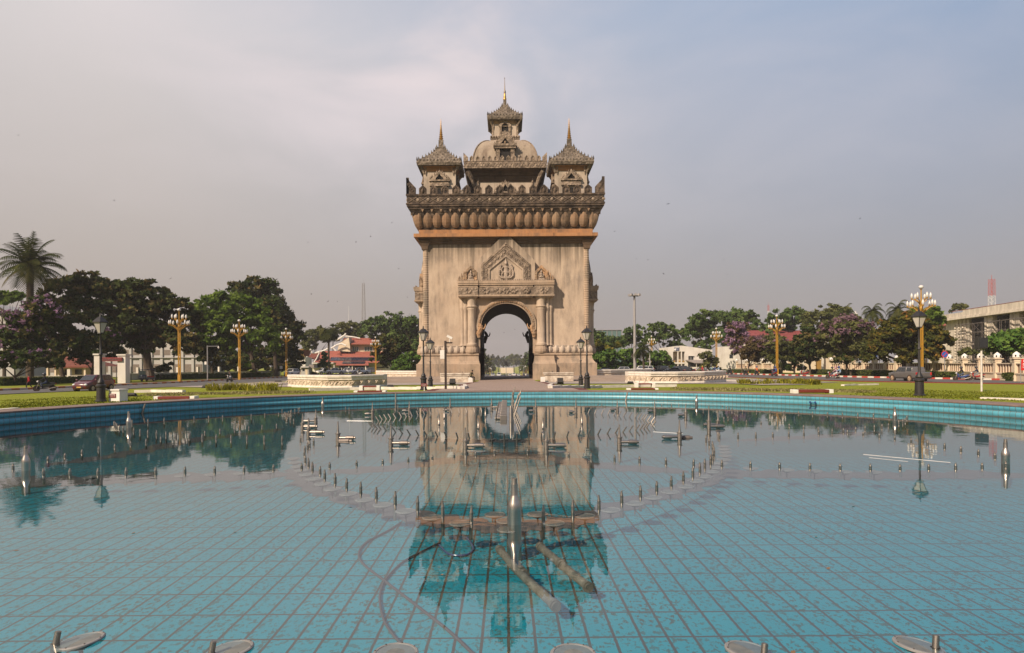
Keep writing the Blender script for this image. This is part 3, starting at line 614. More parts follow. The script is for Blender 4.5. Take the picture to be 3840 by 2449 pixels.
# ring of bent jets leaning outward
bj = MB(); bj.tube((0, 0, -.3), (0, 0, .0), .022); bj.tube((0, 0, -.01), (.10, 0, .13), .017, .015); bj.tube((.096, 0, .124), (.103, 0, .133), .02, .02)
bent = bj.build('bent_jet', 'steel_dull', smooth=True); first = True
front = [(215, 300), (238, 305), (255, 315), (280, 318), (318, 328), (385, 340), (433, 350), (487, 358), (547, 362), (605, 368), (680, 372), (742, 375), (822, 380), (905, 382), (1062, 386), (1150, 388), (1238, 387), (1322, 384), (1410, 380), (1500, 378), (1590, 374), (1670, 368), (1738, 362), (1808, 356), (1875, 350), (1932, 345), (1985, 340), (2030, 332), (2075, 325), (2105, 320), (2130, 314), (2150, 306), (2190, 298)]
rear = [(265, 262), (290, 252), (320, 247), (350, 243), (385, 240), (425, 232), (460, 230), (500, 225), (543, 220), (588, 216), (633, 212), (688, 210), (780, 205), (833, 203), (885, 201), (940, 200), (990, 199), (1095, 198), (1435, 200), (1487, 201), (1540, 203), (1590, 204), (1645, 206), (1740, 209), (1787, 211), (1835, 213), (1880, 216), (1922, 220), (1955, 224), (1990, 228), (2030, 233), (2070, 238), (2095, 242), (2120, 247), (2135, 251), (2160, 258), (2185, 268)]
cj = onz(*Z2(1205, 275))
for kind, row in (('front', front), ('rear', rear)):
    for x, y in row:
        p = onz(*Z2(x, y)); o = bent if first else bent.copy()
        if not first: COL.objects.link(o)
        first = False; o.location = p; o.rotation_euler = (0, 0, math.atan2(p.y - cj.y, p.x - cj.x)); o.scale = (1.15, 1.15, 1.15)
        tag(o, 'bent steel jet leaning outward on the ' + ('near' if kind == 'front' else 'far') + ' side of the oval of jets', 'fountain jet', 'bent jets of the ' + kind + ' half of the oval')
# underwater lamps, pale discs on short stands
dm = MB(); dm.lathe([(.27, -.03), (.30, -.02), (.30, .0), (.285, .012), (.255, .012), (.25, .0)], n=28)
disc_t = thing('pool_lamp', 'round pool lamp', 'underwater lamp')
dm.build('lamp_rim', 'disc_rim', disc_t, True); gm = MB(); gm.lathe([(.25, -.02), (.25, .004), (.12, .008), (.02, .009)], n=24); gm.build('lamp_glass', 'disc_glass', disc_t, True); gm = MB()
for k in range(8): gm.ball((.275 * math.cos(k * .785), .275 * math.sin(k * .785), .012), .013, 6, 4)
gm.build('bolts', 'steel_dark', disc_t)
sm = MB(); sm.tube((0, 0, -.33), (0, 0, -.03), .025); sm.lathe([(.05, -.12), (.2, -.06), (.235, -.03)], n=16); sm.build('stand', 'lilac_mud', disc_t)
dfirst = True
def disc(p, label, group=None, s=1.0, tilt=(0, 0)):
    global dfirst
    o = disc_t if dfirst else dup(disc_t); dfirst = False
    o.location = p; o.scale = (s,) * 3; o.rotation_euler = (tilt[0], tilt[1], rnd.uniform(0, 6)) if tilt == (0, 0) else (tilt[0], tilt[1], 0); tag(o, label, 'underwater lamp', group or 'round lamps under the water'); return o
for x, y in [(50, 773), (166, 815), (295, 852), (455, 895)]: disc(onz(*Z2(x, y), -.06), 'round pale lamp just under the water on the left near curve', 'lamps on the left near curve', .46)
for x, y in [(645, 940), (840, 982), (1170, 965), (1180, 1025), (1385, 917), (1085, 920), (1500, 980), (1718, 930)]: disc(onz(*Z2(x, y), -.07), 'round lamp under the water around the large bottle nozzle', 'lamps around the large bottle nozzle', .46)
for x, y in [(1900, 887), (2070, 840), (2198, 798), (2320, 760)]: disc(onz(*Z2(x, y), -.06), 'round pale lamp just under the water on the right near curve', 'lamps on the right near curve', .46)
for x, y in [(20, 722), (95, 683), (155, 652), (207, 618), (245, 590), (270, 558), (290, 532), (300, 505), (302, 482), (295, 460), (290, 438)]: disc(onz(*Z3(x, y), -.08), 'round lamp under the water beside the right curve of nozzles', 'lamps beside the right curve', .46)
for x, y in [(2345, 740), (2275, 703), (2215, 668), (2165, 637), (2130, 607), (2100, 580), (2080, 552), (2070, 525)]: disc(onz(*Z1(x, y), -.08), 'round lamp under the water beside the left curve of nozzles', 'lamps beside the left curve', .46)
for x, y in [(545, 367), (610, 372), (680, 378), (742, 381), (818, 384), (905, 386), (978, 388), (1062, 389), (1150, 390), (1238, 389), (1322, 387), (1410, 384), (1495, 384)]: disc(onz(*Z2(x, y), -.02), 'pale lamp disc at the foot of the near bent jets', 'lamp discs at the near bent jets', .44)
for x, y in [(1700, 627), (1905, 618), (1500, 635), (1290, 645), (880, 655), (640, 655)]: disc(onz(*Z1(x, y), -.1), 'dim round lamp under the nearest row of the left ring', 'lamps under the left ring', .46)
for x, y in [(480, 593), (735, 605), (930, 612), (1140, 618), (1350, 620)]: disc(onz(*Z3(x, y), -.1), 'dim round lamp under the nearest row of the right ring', 'lamps under the right ring', .46)
near = [((300, 2403), 'at the lower left corner', (R(-2), R(-7))), ((862, 2436), 'at the bottom edge left of the cables', (R(-2), R(-6))), ((1483, 2449), 'at the bottom edge by the crossing cables', (0, 0)), ((2150, 2452), 'at the bottom edge near the middle', (0, 0)), ((2808, 2438), 'at the bottom edge right of the middle', (R(-2), R(5))), ((3445, 2420), 'at the lower right corner', (R(-2), R(7)))]
for (p, w, tl) in near:
    q = onz(*p, -.004); disc(q, 'large steel rimmed lamp ' + w, 'lamps breaking the surface nearest the viewer', .50, tl)
for (p, w) in (((212, 2375, 2412), 'beside the lower left lamp'), ((795, 2421, 2452), 'beside the second lamp from the left'), ((2868, 2436, 2460), 'beside the second lamp from the right'), ((3512, 2403, 2428), 'beside the lower right lamp')):
    a = onz(p[0] - 4, p[2], 0); b = onz(p[0] - 4, p[2], 0); mb = MB(); mb.tube((0, 0, -.35), (.0, 0, .0), .03); mb.tube((0, 0, -.01), (.012, .01, .075), .021, .02, 10); mb.tube((.012, .01, .075), (.0122, .0101, .077), .013, .013)
    o = mb.build('fountain_nozzle', 'steel', smooth=True); o.location = a; tag(o, 'stubby brushed steel nozzle ' + w, 'fountain nozzle', 'stubby nozzles nearest the viewer')
# bands of grey silt lying on the tiles along the rows of nozzles
def silt(Zf, pts, w, label):
    P = [onz(*Zf(x, y), -.41) for x, y in smooth_pts(pts, 5)]; V = []; F = []
    for k, p in enumerate(P):
        d = P[min(k + 1, len(P) - 1)] - P[max(k - 1, 0)]; nn = Vector((-d.y, d.x, 0)).normalized(); e = w * min(1, .25 + k * .25, .25 + (len(P) - 1 - k) * .25)
        V += [p + nn * e * (1 + .35 * math.sin(k * 1.7) + .2 * rnd.uniform(-1, 1)), p, p - nn * e * (1 + .3 * math.sin(k * 2.3 + 1) + .2 * rnd.uniform(-1, 1))]
    for k in range(len(P) - 1): o = 3 * k; F += [(o, o + 1, o + 4, o + 3), (o + 1, o + 2, o + 5, o + 4)]
    for v in V: v.z = -.411 - .0007 * SILT[0]
    SILT[0] += 1; mb = MB(); mb.add(V, F); o = mb.build('silt', 'lilac_mud'); tag(o, label, 'silt', None, 'stuff')
SILT = [0]
def smooth_pts(pts, k=6):
    out = []; P = [pts[0]] + list(pts) + [pts[-1]]
    for i in range(1, len(P) - 2):
        for j in range(k):
            t = j / k; out.append(tuple(.5 * ((2 * P[i][c]) + (-P[i - 1][c] + P[i + 1][c]) * t + (2 * P[i - 1][c] - 5 * P[i][c] + 4 * P[i + 1][c] - P[i + 2][c]) * t * t + (-P[i - 1][c] + 3 * P[i][c] - 3 * P[i + 1][c] + P[i + 2][c]) * t ** 3) for c in (0, 1)))
    return out + [pts[-1]]
silt(Z1, [(-300, 700), (100, 690), (500, 678), (900, 668), (1300, 655), (1700, 645), (2050, 640)], .55, 'grey silt along the near side of the left ring')
silt(Z2, [(-230, 560), (-280, 640), (-200, 720), (0, 780), (300, 880), (600, 945), (900, 985), (1180, 1010), (1500, 985), (1750, 935), (2000, 850), (2250, 780), (2500, 700), (2620, 620), (2580, 540)], .30, 'grey silt along the near curve of lamps')
silt(Z3, [(150, 640), (450, 632), (800, 636), (1150, 640), (1500, 642), (1900, 640), (2500, 640)], .45, 'grey silt along the near side of the right ring')
silt(Z2, [(-100, 620), (250, 600), (600, 555), (900, 520), (1200, 505), (1500, 525), (1800, 570), (2150, 600), (2450, 615)], .4, 'grey silt along the middle row of nozzles')
silt(Z2, [(240, 360), (560, 385), (900, 398), (1200, 402), (1500, 395), (1800, 375), (2100, 340)], .35, 'grey silt under the near bent jets')
silt(Z1, [(330, 570), (700, 520), (1050, 460), (1400, 390), (1750, 350), (2000, 315)], .4, 'grey silt under the slanting row at left')
silt(Z3, [(400, 400), (800, 378), (1100, 360), (1400, 335)], .4, 'grey silt under the hooked row at right')
# large bottle shaped nozzles
def bottle(x, ytop, ywat, label):
    p = onz(x, ywat); h = (ywat - ytop) * p.y / FPX
    t = thing('bottle_nozzle', label, 'fountain nozzle', p, 0, 'bottle shaped nozzles')
    mb = MB(); s = h / .62
    mb.lathe([(.090 * s, -.42), (.090 * s, .30 * h), (.094 * s, .32 * h), (.094 * s, .40 * h), (.082 * s, .47 * h), (.050 * s, .62 * h), (.047 * s, .64 * h), (.047 * s, .88 * h), (.039 * s, .885 * h)], n=24); mb.build('body', 'steel_bright', t, True)
    mb = MB(); mb.lathe([(.038 * s, .88 * h), (.038 * s, h), (.03 * s, h), (.03 * s, .98 * h)], n=20); mb.build('mouth', 'steel_dull', t, True)
    return t
bottle(1930, 1793, 1965, 'large bottle shaped steel nozzle in front of the arch reflection')
bottle(97, 1672, 1765, 'large bottle shaped steel nozzle at the far left of the left ring'); bottle(3771, 1647, 1740, 'large bottle shaped steel nozzle at the far right of the right ring')
bottle(483, 1543, 1605, 'bottle shaped steel nozzle by the left wall'); bottle(3356, 1526, 1578, 'bottle shaped steel nozzle by the right wall')
bottle(1210, 1491, 1528, 'smallest looking bottle nozzle, at the far wall on the left'); bottle(2612, 1481, 1520, 'smallest looking bottle nozzle, at the far wall on the right')
# tall nozzles on valves with a horizontal side pipe
def valve(Zf, x, yt, yb, side, label, L=1.0):
    sx_, b = Zf(x, (yt + yb) / 2); p = onz(sx_, b); h = (b - Zf(x, yt)[1]) * p.y / FPX
    t = thing('jet_valve', label, 'fountain jet', p, 0, 'tall jets on valves')
    mb = MB(); mb.lathe([(.035, .38 * h), (.03, .45 * h), (.018, .8 * h), (.015, h), (.008, h)], n=12); mb.build('jet_tube', 'steel', t, True)
    mb = MB(); mb.lathe([(.055, -.4), (.055, .05 * h), (.06, .06 * h), (.06, .12 * h), (.052, .13 * h), (.052, .3 * h), (.068, .31 * h), (.068, .37 * h), (.05, .38 * h)], n=14); mb.build('valve_body', 'steel_dull', t, True)
    mb = MB(); z = .055
    mb.tube((0, 0, z), (side * .22 * L, -.02, z), .034, n=10); mb.tube((side * .2 * L, -.02, z), (side * .235 * L, -.02, z), .052, n=12); mb.tube((side * .235 * L, -.02, z), (side * .40 * L, -.03, z), .058, .052, 12); mb.tube((side * .40 * L, -.03, z), (side * .44 * L, -.03, z), .035, n=8); mb.build('side_pipe', 'steel', t, True)
    return t
for a in [(Z2, 350, 290, 575, 1, 'tall jet with a side pipe, left of the arch reflection'), (Z2, 876, 308, 592, 1, 'tall jet with a fat side pipe at the left foot of the arch reflection'), (Z2, 1447, 308, 592, 1, 'tall jet with a slim side pipe at the right foot of the arch reflection'), (Z2, 1962, 285, 565, 1, 'tall jet with a side pipe, right of the tower reflection'),
          (Z2, 2386, 255, 520, -1, 'tall jet at the right end of the oval of bent jets'), (Z1, 2385, 265, 525, 1, 'tall jet beside the capped pipe at the left of the oval'), (Z1, 2135, 210, 415, 1, 'tall jet nearest the left curve of slim nozzles'), (Z1, 2177, 238, 470, 1, 'tall jet standing just behind the left curve of nozzles'), (Z1, 2228, 180, 365, -1, 'leaning tall jet behind the left curve'),
          (Z3, 185, 158, 465, 1, 'tall jet standing on the right curve of nozzles'), (Z3, 250, 185, 410, -1, 'leaning tall jet beside the right curve'), (Z3, 22, 140, 318, -1, 'tall jet right of the oval of bent jets'),
          (Z2, 220, 130, 310, -1, 'far tall jet with a side pipe before the red roof reflection'), (Z2, 480, 122, 272, -1, 'far tall jet left of the tower reflection'), (Z2, 1948, 115, 262, -1, 'far tall jet right of the tower reflection'), (Z2, 2211, 115, 284, -1, 'far tall jet at the right end of the oval'), (Z2, 1060, 100, 245, 1, 'far tall jet left of the fan of tubes'), (Z2, 1372, 105, 290, -1, 'far tall jet with a side pipe right inside the arch reflection'), (Z2, 1655, 100, 310, -1, 'far tall jet with a side pipe right of the arch reflection'), (Z2, 768, 95, 290, -1, 'far tall jet beside the camera pole reflection')]: valve(*a, L=.62 if a[3] < 320 else 1.0)
tt = MB(); tt.lathe([(.035, -.4), (.035, .1), (.038, .12), (.03, .14), (.022, .75), (.02, 1.0), (.012, 1.0)], n=12); tall = tt.build('tall_nozzle', 'steel', smooth=True); first = True
for x, yt, yb in [(690, 215, 365), (727, 165, 325), (967, 240, 392), (1017, 165, 295), (1423, 237, 395), (1697, 208, 357), (1545 / 1, 0, 0)][:6]:
    sx_, b = Z2(x, (yt + yb) / 2); p = onz(sx_, b); o = tall if first else tall.copy()
    if not first: COL.objects.link(o)
    first = False; o.location = p; o.scale = (1, 1, (b - Z2(x, yt)[1]) * p.y / FPX); tag(o, 'tall tapering steel nozzle inside the oval of bent jets', 'fountain nozzle', 'tall tapering nozzles in the oval')
# fan of tubes in the middle and its manifold of valves
c = onz(1917, 1582)
t = thing('tube_fan', 'fan of pale steel tubes rising in the middle of the oval', 'fountain jet', c)
mb = MB(); mb.tube((0, 0, -.4), (-.01, 0, .0), .07, .06); mb.lathe([(.062, -.05), (.066, 0), (.058, .04), (.05, .42), (.034, .5), (.03, .52)], (-.01, 0, 0), 12); mb.build('stem', 'steel', t, True)
for k in range(12):
    mb = MB(); a = R((2, 5, 22, 3, 26, 20, 4, 24, 28, 8, 30, 12)[k]); yb = .5 + .68 * k; l_ = .62 + .02 * k; mb.tube((.03, yb, -.3), (.03 + l_ * math.sin(a) * 1.15, yb + .05, l_ * math.cos(a)), .026, .022, 8); mb.build('tube', 'steel_dull', t, True)
t2 = thing('valve_manifold', 'stack of ribbed steel valve boxes left of the tube fan', 'valve manifold', onz(1890, 1575))
for k in range(13):
    mb = MB(); y = k * .7; mb.box(-.13, .10, y, y + .42, -.2, .16); mb.tube((-.24, y + .2, .04), (-.13, y + .2, .04), .07, n=10); mb.tube((-.31, y + .2, .04), (-.24, y + .2, .04), .04, n=8); mb.tube((-.28, y + .12, .0), (-.28, y + .12, .14), .02, n=5); mb.build('valve_box', 'steel', t2, bevel=.012)
# capped pipe ends lying at the surface, floating canes
for x, y, w in ((2560 + 20 / 1.88, 1440 + 380 / 1.88, 'right of the oval'), (1280 + 30 / 1.88, 1440 + 402 / 1.88, 'left of the oval')):
    mb = MB(); mb.tube((-.16, 0, .0), (.10, 0, .01), .06, .055, 12); mb.tube((.10, 0, .01), (.17, 0, .01), .035, .03, 8); o = mb.build('pipe_end', 'steel_dark', smooth=True); o.location = onz(x, y); o.rotation_euler[2] = -.2; tag(o, 'dark capped pipe end lying in the water ' + w, 'pipe end')
def cane(a, b, r, m, name, label, z=.0):
    p, q = onz(*a, z), onz(*b, z); mb = MB(); d = q - p; mb.tube((0, 0, 0), d, r, r * .8, 8); o = mb.build(name, m, smooth=True); o.location = p; return tag(o, label, name.replace('_', ' '))
cane(Z3(1275, 498), Z3(1890, 555), .010, 'galv', 'floating_cane', 'long pale cane floating in front of the yellow lamp reflection', .0)
cane(Z3(1315, 520), Z3(1590, 548), .008, 'galv', 'floating_cane', 'short pale cane floating beside the long one', .0)
cane(Z2(2200, 338), Z2(2408, 350), .008, 'galv', 'floating_cane', 'pale cane floating beside the right tall jet', .0)
cane(Z2(40, 260), Z2(215, 262), .008, 'galv', 'floating_cane', 'pale cane floating at the left end of the oval', .0)
# leaning pipe stubs at the wall
for x, y0, y1, dx, w in ((533, 1515, 1550, 12, 'leaning pipe stub standing at the left wall'), (1484, 1475, 1510, 0, 'dark pipe stub standing at the far wall, left of the tower'), (2346, 1470, 1505, 7, 'dark pipe stub standing at the far wall, right of the tower'), (3272, 1492, 1522, -10, 'bent pipe stub standing at the right wall')):
    b = onz(x, y1, 0); a = at(x + dx, y0, b.y); mb = MB(); d = a - b; mb.tube((-d.x * .3, 0, -.4), (0, 0, 0), .045, .045); mb.tube((0, 0, 0), d, .045, .035); o = mb.build('pipe_stub', 'steel_dull', smooth=True); o.location = b; tag(o, w, 'pipe stub')
mb = MB(); d = .06
for k in (0, .22): mb.lathe([(.04, -.02), (.045, 0), (.04, .02)], (k, 0, 0), 12)
mb.tube((0, 0, 0), (.22, 0, 0), .012); q = onz(3070, 1506, .12); v = Vector((q.x - PCX, q.y - PCY, 0)).normalized() * (PR - .12); o = mb.build('pipe_inlet', 'bike_blue', smooth=True); o.location = (PCX + v.x, PCY + v.y, .13); o.rotation_euler = (R(90), 0, math.atan2(v.y, v.x) - math.pi / 2); tag(o, 'pair of small dark blue inlet knobs on the right wall', 'inlet')
# sunken pipes and hoses
def sunk(name, pts, r, m, label, z=-.404, n=8):
    P = [onz(*Z5(x, y), z) for x, y in pts]; o0 = P[0]; mb = MB(); mb.path([p - o0 for p in P], r, n)
    if r > .03:
        for f in (.03, .45, .5, .96): a_ = P[0].lerp(P[-1], f) - o0; b_ = P[0].lerp(P[-1], f + .025) - o0; mb.tube(a_, b_, r * 1.22, r * 1.22, 14)
    o = mb.build(name, m, smooth=True); o.location = o0; return tag(o, label, name.replace('_', ' '))
Z5 = lambda x, y: (1280 + x / 1.88125, 1900 + y / 1.8815)
sunk('sunken_pipe', [(1110, 295), (1240, 450), (1520, 710)], .043, 'sunken_steel', 'thick steel pipe lying on the tiles nearer the viewer', -.27, 14)
sunk('sunken_pipe', [(1395, 275), (1530, 390), (1750, 575)], .043, 'sunken_steel', 'thick steel pipe lying on the tiles, the farther of the two', -.27, 14)
sunk('sunken_hose', smooth_pts([(420, 110), (330, 170), (180, 250), (125, 320), (150, 400), (300, 520), (520, 690), (760, 880), (930, 1040), (1000, 1110)]), .013, 'hose', 'dark hose looping from the lamps and running to the bottom edge')
sunk('sunken_hose', smooth_pts([(700, 250), (560, 320), (420, 400), (310, 520), (270, 640), (300, 800), (370, 910), (450, 1000), (520, 1090)]), .011, 'hose', 'thin dark hose curving across the first hose')
sunk('sunken_hose', smooth_pts([(880, 215), (930, 290), (880, 340), (760, 335), (690, 270)]), .012, 'bike_blue', 'short blue hose beside the sunken pipes')
sunk('sunken_hose', [(-680 + 0, 1000), (-640, 1010)], .01, 'cable', 'stub of hose at the lower left lamp') if False else None

V = []
for _ in range(170):
    a = rnd.uniform(0, 6.28); r_ = (PR - .3) * math.sqrt(rnd.random()); q = Vector((PCX + r_ * math.cos(a), PCY + r_ * math.sin(a), .004)); b_ = rnd.uniform(0, 6.28); d = Vector((math.cos(b_), math.sin(b_), rnd.uniform(-.1, .1))) * rnd.uniform(.012, .035); e_ = Vector((-d.y, d.x, .004)) * .5; V += [q - d, q + e_, q + d, q - e_]
mb = MB(); mb.add(V, [(4 * i, 4 * i + 1, 4 * i + 2, 4 * i + 3) for i in range(170)]); tag(mb.build('fallen_leaves', 'soil'), 'tiny fallen leaves floating on the pool', 'leaves', None, 'stuff')
# ------------------------------------------------------------------ the monument
TY = 107.1; ZF = -.53
TW = thing('triumphal_arch', 'tall weathered stone arch monument with five spired towers behind the pool', 'monument', (0, TY, ZF))
T0 = Matrix.Translation((0, 0, -ZF))
H = 12.4
def part(mb, name, m, parent=TW, smooth=False, label=None, bevel=0.0):
    o = mb.build(name, m, parent, smooth, bevel=bevel)
    if label: o['label'] = label
    return o
# shaft with the vaulted passage through it
mb = MB(T0); PW, SP, CR = 4.25, 7.5, 11.5
ar = arc(0, SP, PW, CR - SP, 180, 0, 24)
prof = [(-PW, 0)] + ar + [(PW, 0)]
for y0, y1 in ((-H + .02, H - .02),):
    V = []; F = []
    for y in (y0, y1):
        V += [(-H, y, 3.3), (-H, y, 20.95), (H, y, 20.95), (H, y, 3.3)]
    F = []
    mb.add(V, [(0, 1, 5, 4), (3, 7, 6, 2), (1, 2, 6, 5)])
    n = len(ar)
    for y in (y0, y1):
        pts = [(x, y, z) for x, z in ar]; top = [(x, y, 20.95) for x, z in ar]
        mb.add(pts + top, [(i, i + 1, n + i + 1, n + i) for i in range(n - 1)])
        mb.quad((-H, y, 3.3), (-PW, y, 3.3), (-PW, y, 20.95), (-H, y, 20.95)); mb.quad((PW, y, 3.3), (H, y, 3.3), (H, y, 20.95), (PW, y, 20.95))
part(mb, 'shaft', 'plaster')
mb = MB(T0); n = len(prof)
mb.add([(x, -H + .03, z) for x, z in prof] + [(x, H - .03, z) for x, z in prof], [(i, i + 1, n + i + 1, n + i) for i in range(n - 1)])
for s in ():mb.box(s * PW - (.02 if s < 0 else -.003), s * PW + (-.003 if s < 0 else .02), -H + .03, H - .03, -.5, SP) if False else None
part(mb, 'passage_vault', 'painted_shade')  # darkness of the passage is painted into this colour
# plinth: two piers each side of the passage
def pier_prof(prof, x0, x1, mb):
    """stepped mouldings on the three outer sides of one pier (x0 = passage side)"""
    for (e0, z0), (e1, z1) in zip(prof, prof[1:]):
        xs0 = (x0, x1 + e0) if x1 > 0 else (x1 - e0, x0); xs1 = (x0, x1 + e1) if x1 > 0 else (x1 - e1, x0)
        V = [(xs0[0], -H - e0, z0), (xs0[1], -H - e0, z0), (xs0[1], H + e0, z0), (xs0[0], H + e0, z0), (xs1[0], -H - e1, z1), (xs1[1], -H - e1, z1), (xs1[1], H + e1, z1), (xs1[0], H + e1, z1)]
        mb.add(V, [(0, 1, 5, 4), (1, 2, 6, 5), (2, 3, 7, 6), (3, 0, 4, 7)])
    e, z = prof[-1]; xs = (x0, x1 + e) if x1 > 0 else (x1 - e, x0); mb.quad((xs[0], -H - e, z), (xs[1], -H - e, z), (xs[1], H + e, z), (xs[0], H + e, z))
mb = MB(T0)
for s in (-1, 1): pier_prof([(1.15, ZF), (1.15, 1.95), (1.05, 2.0), (.95, 2.05), (.72, 2.35), (.55, 2.7), (.48, 3.1), (.50, 3.2), (.62, 3.24), (.62, 3.42), (.50, 3.46), (.50, 3.52)], s * PW, s * H, mb)
part(mb, 'plinth', 'plaster_base')
mb = MB(T0)
for s in (-1, 1): pier_prof([(.25, 3.5), (.42, 3.7), (.38, 4.1), (.22, 4.5), (.30, 4.6), (.30, 4.7), (.05, 4.74)], s * PW, s * H, mb)
def bud(mb, c, w, h, out, rz=0):
    """one carved lotus bud, ridge down its middle"""
    M = Matrix.Translation(c) @ Matrix.Rotation(rz, 4, 'Z')
    prof = [(.12, -.5), (.30, -.44), (.44, -.30), (.5, -.12), (.47, .08), (.38, .25), (.24, .38), (.10, .46), (.02, .5)]; V = []; F = []; k = 7
    for r, z in prof:
        for i in range(k):
            a = math.pi * i / (k - 1); V.append(M @ Vector((r * w * math.cos(a), -r * out * math.sin(a) * (1.18 if i == 3 else 1), z * h)))
    for a in range(len(prof) - 1):
        for i in range(k - 1): F.append((a * k + i, a * k + i + 1, (a + 1) * k + i + 1, (a + 1) * k + i))
    mb.add(V, F)
for s in (-1, 1):
    for i in range(7): bud(mb, (s * (6.55 + i * .94), -H - .34, 4.1), .84, 1.22, .7)
    for i in range(22): bud(mb, (s * (H + .34), -11.6 + i * 1.1, 4.08), .95, 1.05, .5, s * math.pi / 2)
    bud(mb, (s * (H + .28), -H - .28, 4.05), 1.1, 1.2, .7, s * math.pi / 4)
    mb.T = T0
part(mb, 'lotus_plinth', 'plaster_pale')
# twisted rope columns at the corners and their corbel capitals
for sx_, sy_ in ((-1, -1), (1, -1), (1, 1), (-1, 1)):
    mb = MB(T0); pr = []
    for k in range(44): z = 4.75 + k * .345; pr += [(.41, z), (.455, z + .17)]
    pr += [(.5, 19.9)]; mb.lathe(pr, (sx_ * (H - .22), sy_ * (H - .22), 0), 10); part(mb, 'rope_column', 'plaster_base')
    mb = MB(T0); mb.sq([(.45, .45, 19.3), (.55, .55, 19.8), (.75, .75, 20.3), (.95, .95, 20.55)], sx_ * (H - .12), sy_ * (H - .12)); part(mb, 'corner_corbel', 'shaded_plaster')
# main cornice, lotus frieze, parapet
def S(prof): return [(H + e, H + e, z) for e, z in prof]
mb = MB(T0); mb.sq(S([(.05, 20.1), (.3, 20.25), (.3, 20.5), (.55, 20.58), (.55, 20.78), (.85, 20.85), (.85, 20.98)]), caps=False); part(mb, 'cornice_soffit', 'shaded_plaster')
mb = MB(T0); mb.sq(S([(.85, 20.99), (1.38, 21.0), (1.38, 21.5), (.85, 21.56), (.70, 21.62), (.70, 22.2)]), caps=False); part(mb, 'cornice', 'orange_paint')
mb = MB(T0); mb.sq(S([(.66, 22.2), (.72, 22.45), (.95, 22.9), (1.3, 23.7), (1.62, 24.5), (1.9, 24.9), (2.05, 25.1)]), caps=False); part(mb, 'frieze_cove', 'carved_dark')
mb = MB(T0)
for sx_, sy_, rz in ((0, -1, 0), (1, 0, math.pi / 2), (0, 1, math.pi), (-1, 0, -math.pi / 2)):
    for i in range(18):
        d = (i - 8.5) * 1.372; Mx = Matrix.Rotation(rz, 4, 'Z') @ Matrix.Translation((d, -H - 1.15, 23.55)) @ Matrix.Rotation(R(22), 4, 'X'); mb.T = T0 @ Mx; bud(mb, (0, 0, 0), 1.44 * rnd.uniform(.97, 1.02), 2.4 * rnd.uniform(.97, 1.02), .78)
    mb.T = T0 @ Matrix.Rotation(rz + math.pi / 4, 4, 'Z') @ Matrix.Translation((0, -(H + .85) * 1.414, 23.55)) @ Matrix.Rotation(R(30), 4, 'X'); bud(mb, (0, 0, 0), 1.5, 2.7, 1.2)
    for k in (-1, 1): mb.T = T0 @ Matrix.Rotation(rz, 4, 'Z') @ Matrix.Translation((k * 12.95, -H - 1.1, 23.5)) @ Matrix.Rotation(R(22), 4, 'X'); bud(mb, (0, 0, 0), .9, 2.5, .7)
part(mb, 'lotus_frieze', 'bud_paint', smooth=False)
mb = MB(T0)
for rz in (0, math.pi / 2, math.pi, -math.pi / 2):      # small leaf points hanging over the buds
    for i in range(19):
        d = (i - 9) * 1.372; mb.T = T0 @ Matrix.Rotation(rz, 4, 'Z'); mb.prism([(d - .2, 24.98), (d, 24.55), (d + .2, 24.98)], -H - 2.0, -H - 1.8)
part(mb, 'frieze_leaves', 'bud_paint')
mb = MB(T0); mb.sq(S([(2.05, 25.05), (2.05, 25.3), (2.25, 25.36), (2.25, 25.6), (2.35, 25.64), (2.35, 25.82), (2.2, 25.88)]), caps=False); part(mb, 'parapet_ledge', 'carved_dark')
mb = MB(T0); mb.sq(S([(2.2, 25.8), (2.2, 26.85)]), caps=False); part(mb, 'parapet', 'carved_dark')
mb = MB(T0); mb.sq(S([(2.28, 26.85), (2.36, 26.95), (2.36, 27.15), (2.1, 27.2), (1.5, 27.2), (1.5, 25.6), (-H + .2, 25.6)]), caps=False); part(mb, 'parapet_cap', 'carved_dark')
# carved diamonds on the parapet band
mb = MB(T0)
for rz in (0, math.pi / 2, math.pi, -math.pi / 2):
    mb.T = T0 @ Matrix.Rotation(rz, 4, 'Z'); y = -H - 2.2
    for i in range(19):
        d = (i - 9) * 1.53
        for a in (-1, 1):
            mb.prism([(d - .76, 26.32 - a * .42), (d - .66, 26.32 - a * .42), (d + .76, 26.32 + a * .42), (d + .66, 26.32 + a * .42)], y - .09, y + .02)
        mb.ball((d + .76, y, 26.32), .26, 7, 5, (1, .5, 1))
part(mb, 'parapet_carving', 'carved_grey')
mer = MB(T0)
pent = lambda d, w, z0, z1, z2: [(d - w, z0), (d - w, z1), (d, z2), (d + w, z1), (d + w, z0)]
first_m = None
for rz in (0, math.pi / 2, math.pi, -math.pi / 2):
    for i in range(16):
        d = (i - 7.5) * 1.634; mb = MB(T0 @ Matrix.Rotation(rz, 4, 'Z')); y = -H - 2.25
        mb.prism(pent(d, .54, 27.18, 27.95, 28.45), y, y + .35); mb.frame(pent(d, .56, 27.2, 27.97, 28.48), pent(d, .40, 27.2, 27.87, 28.25), y - .09, y)
        mb.ball((d, y, 27.62), .3, 8, 6, (.75, .55, 1.15)); mb.ball((d, y - .02, 28.02), .12, 6, 5)
        part(mb, 'merlon', 'carved_dark')
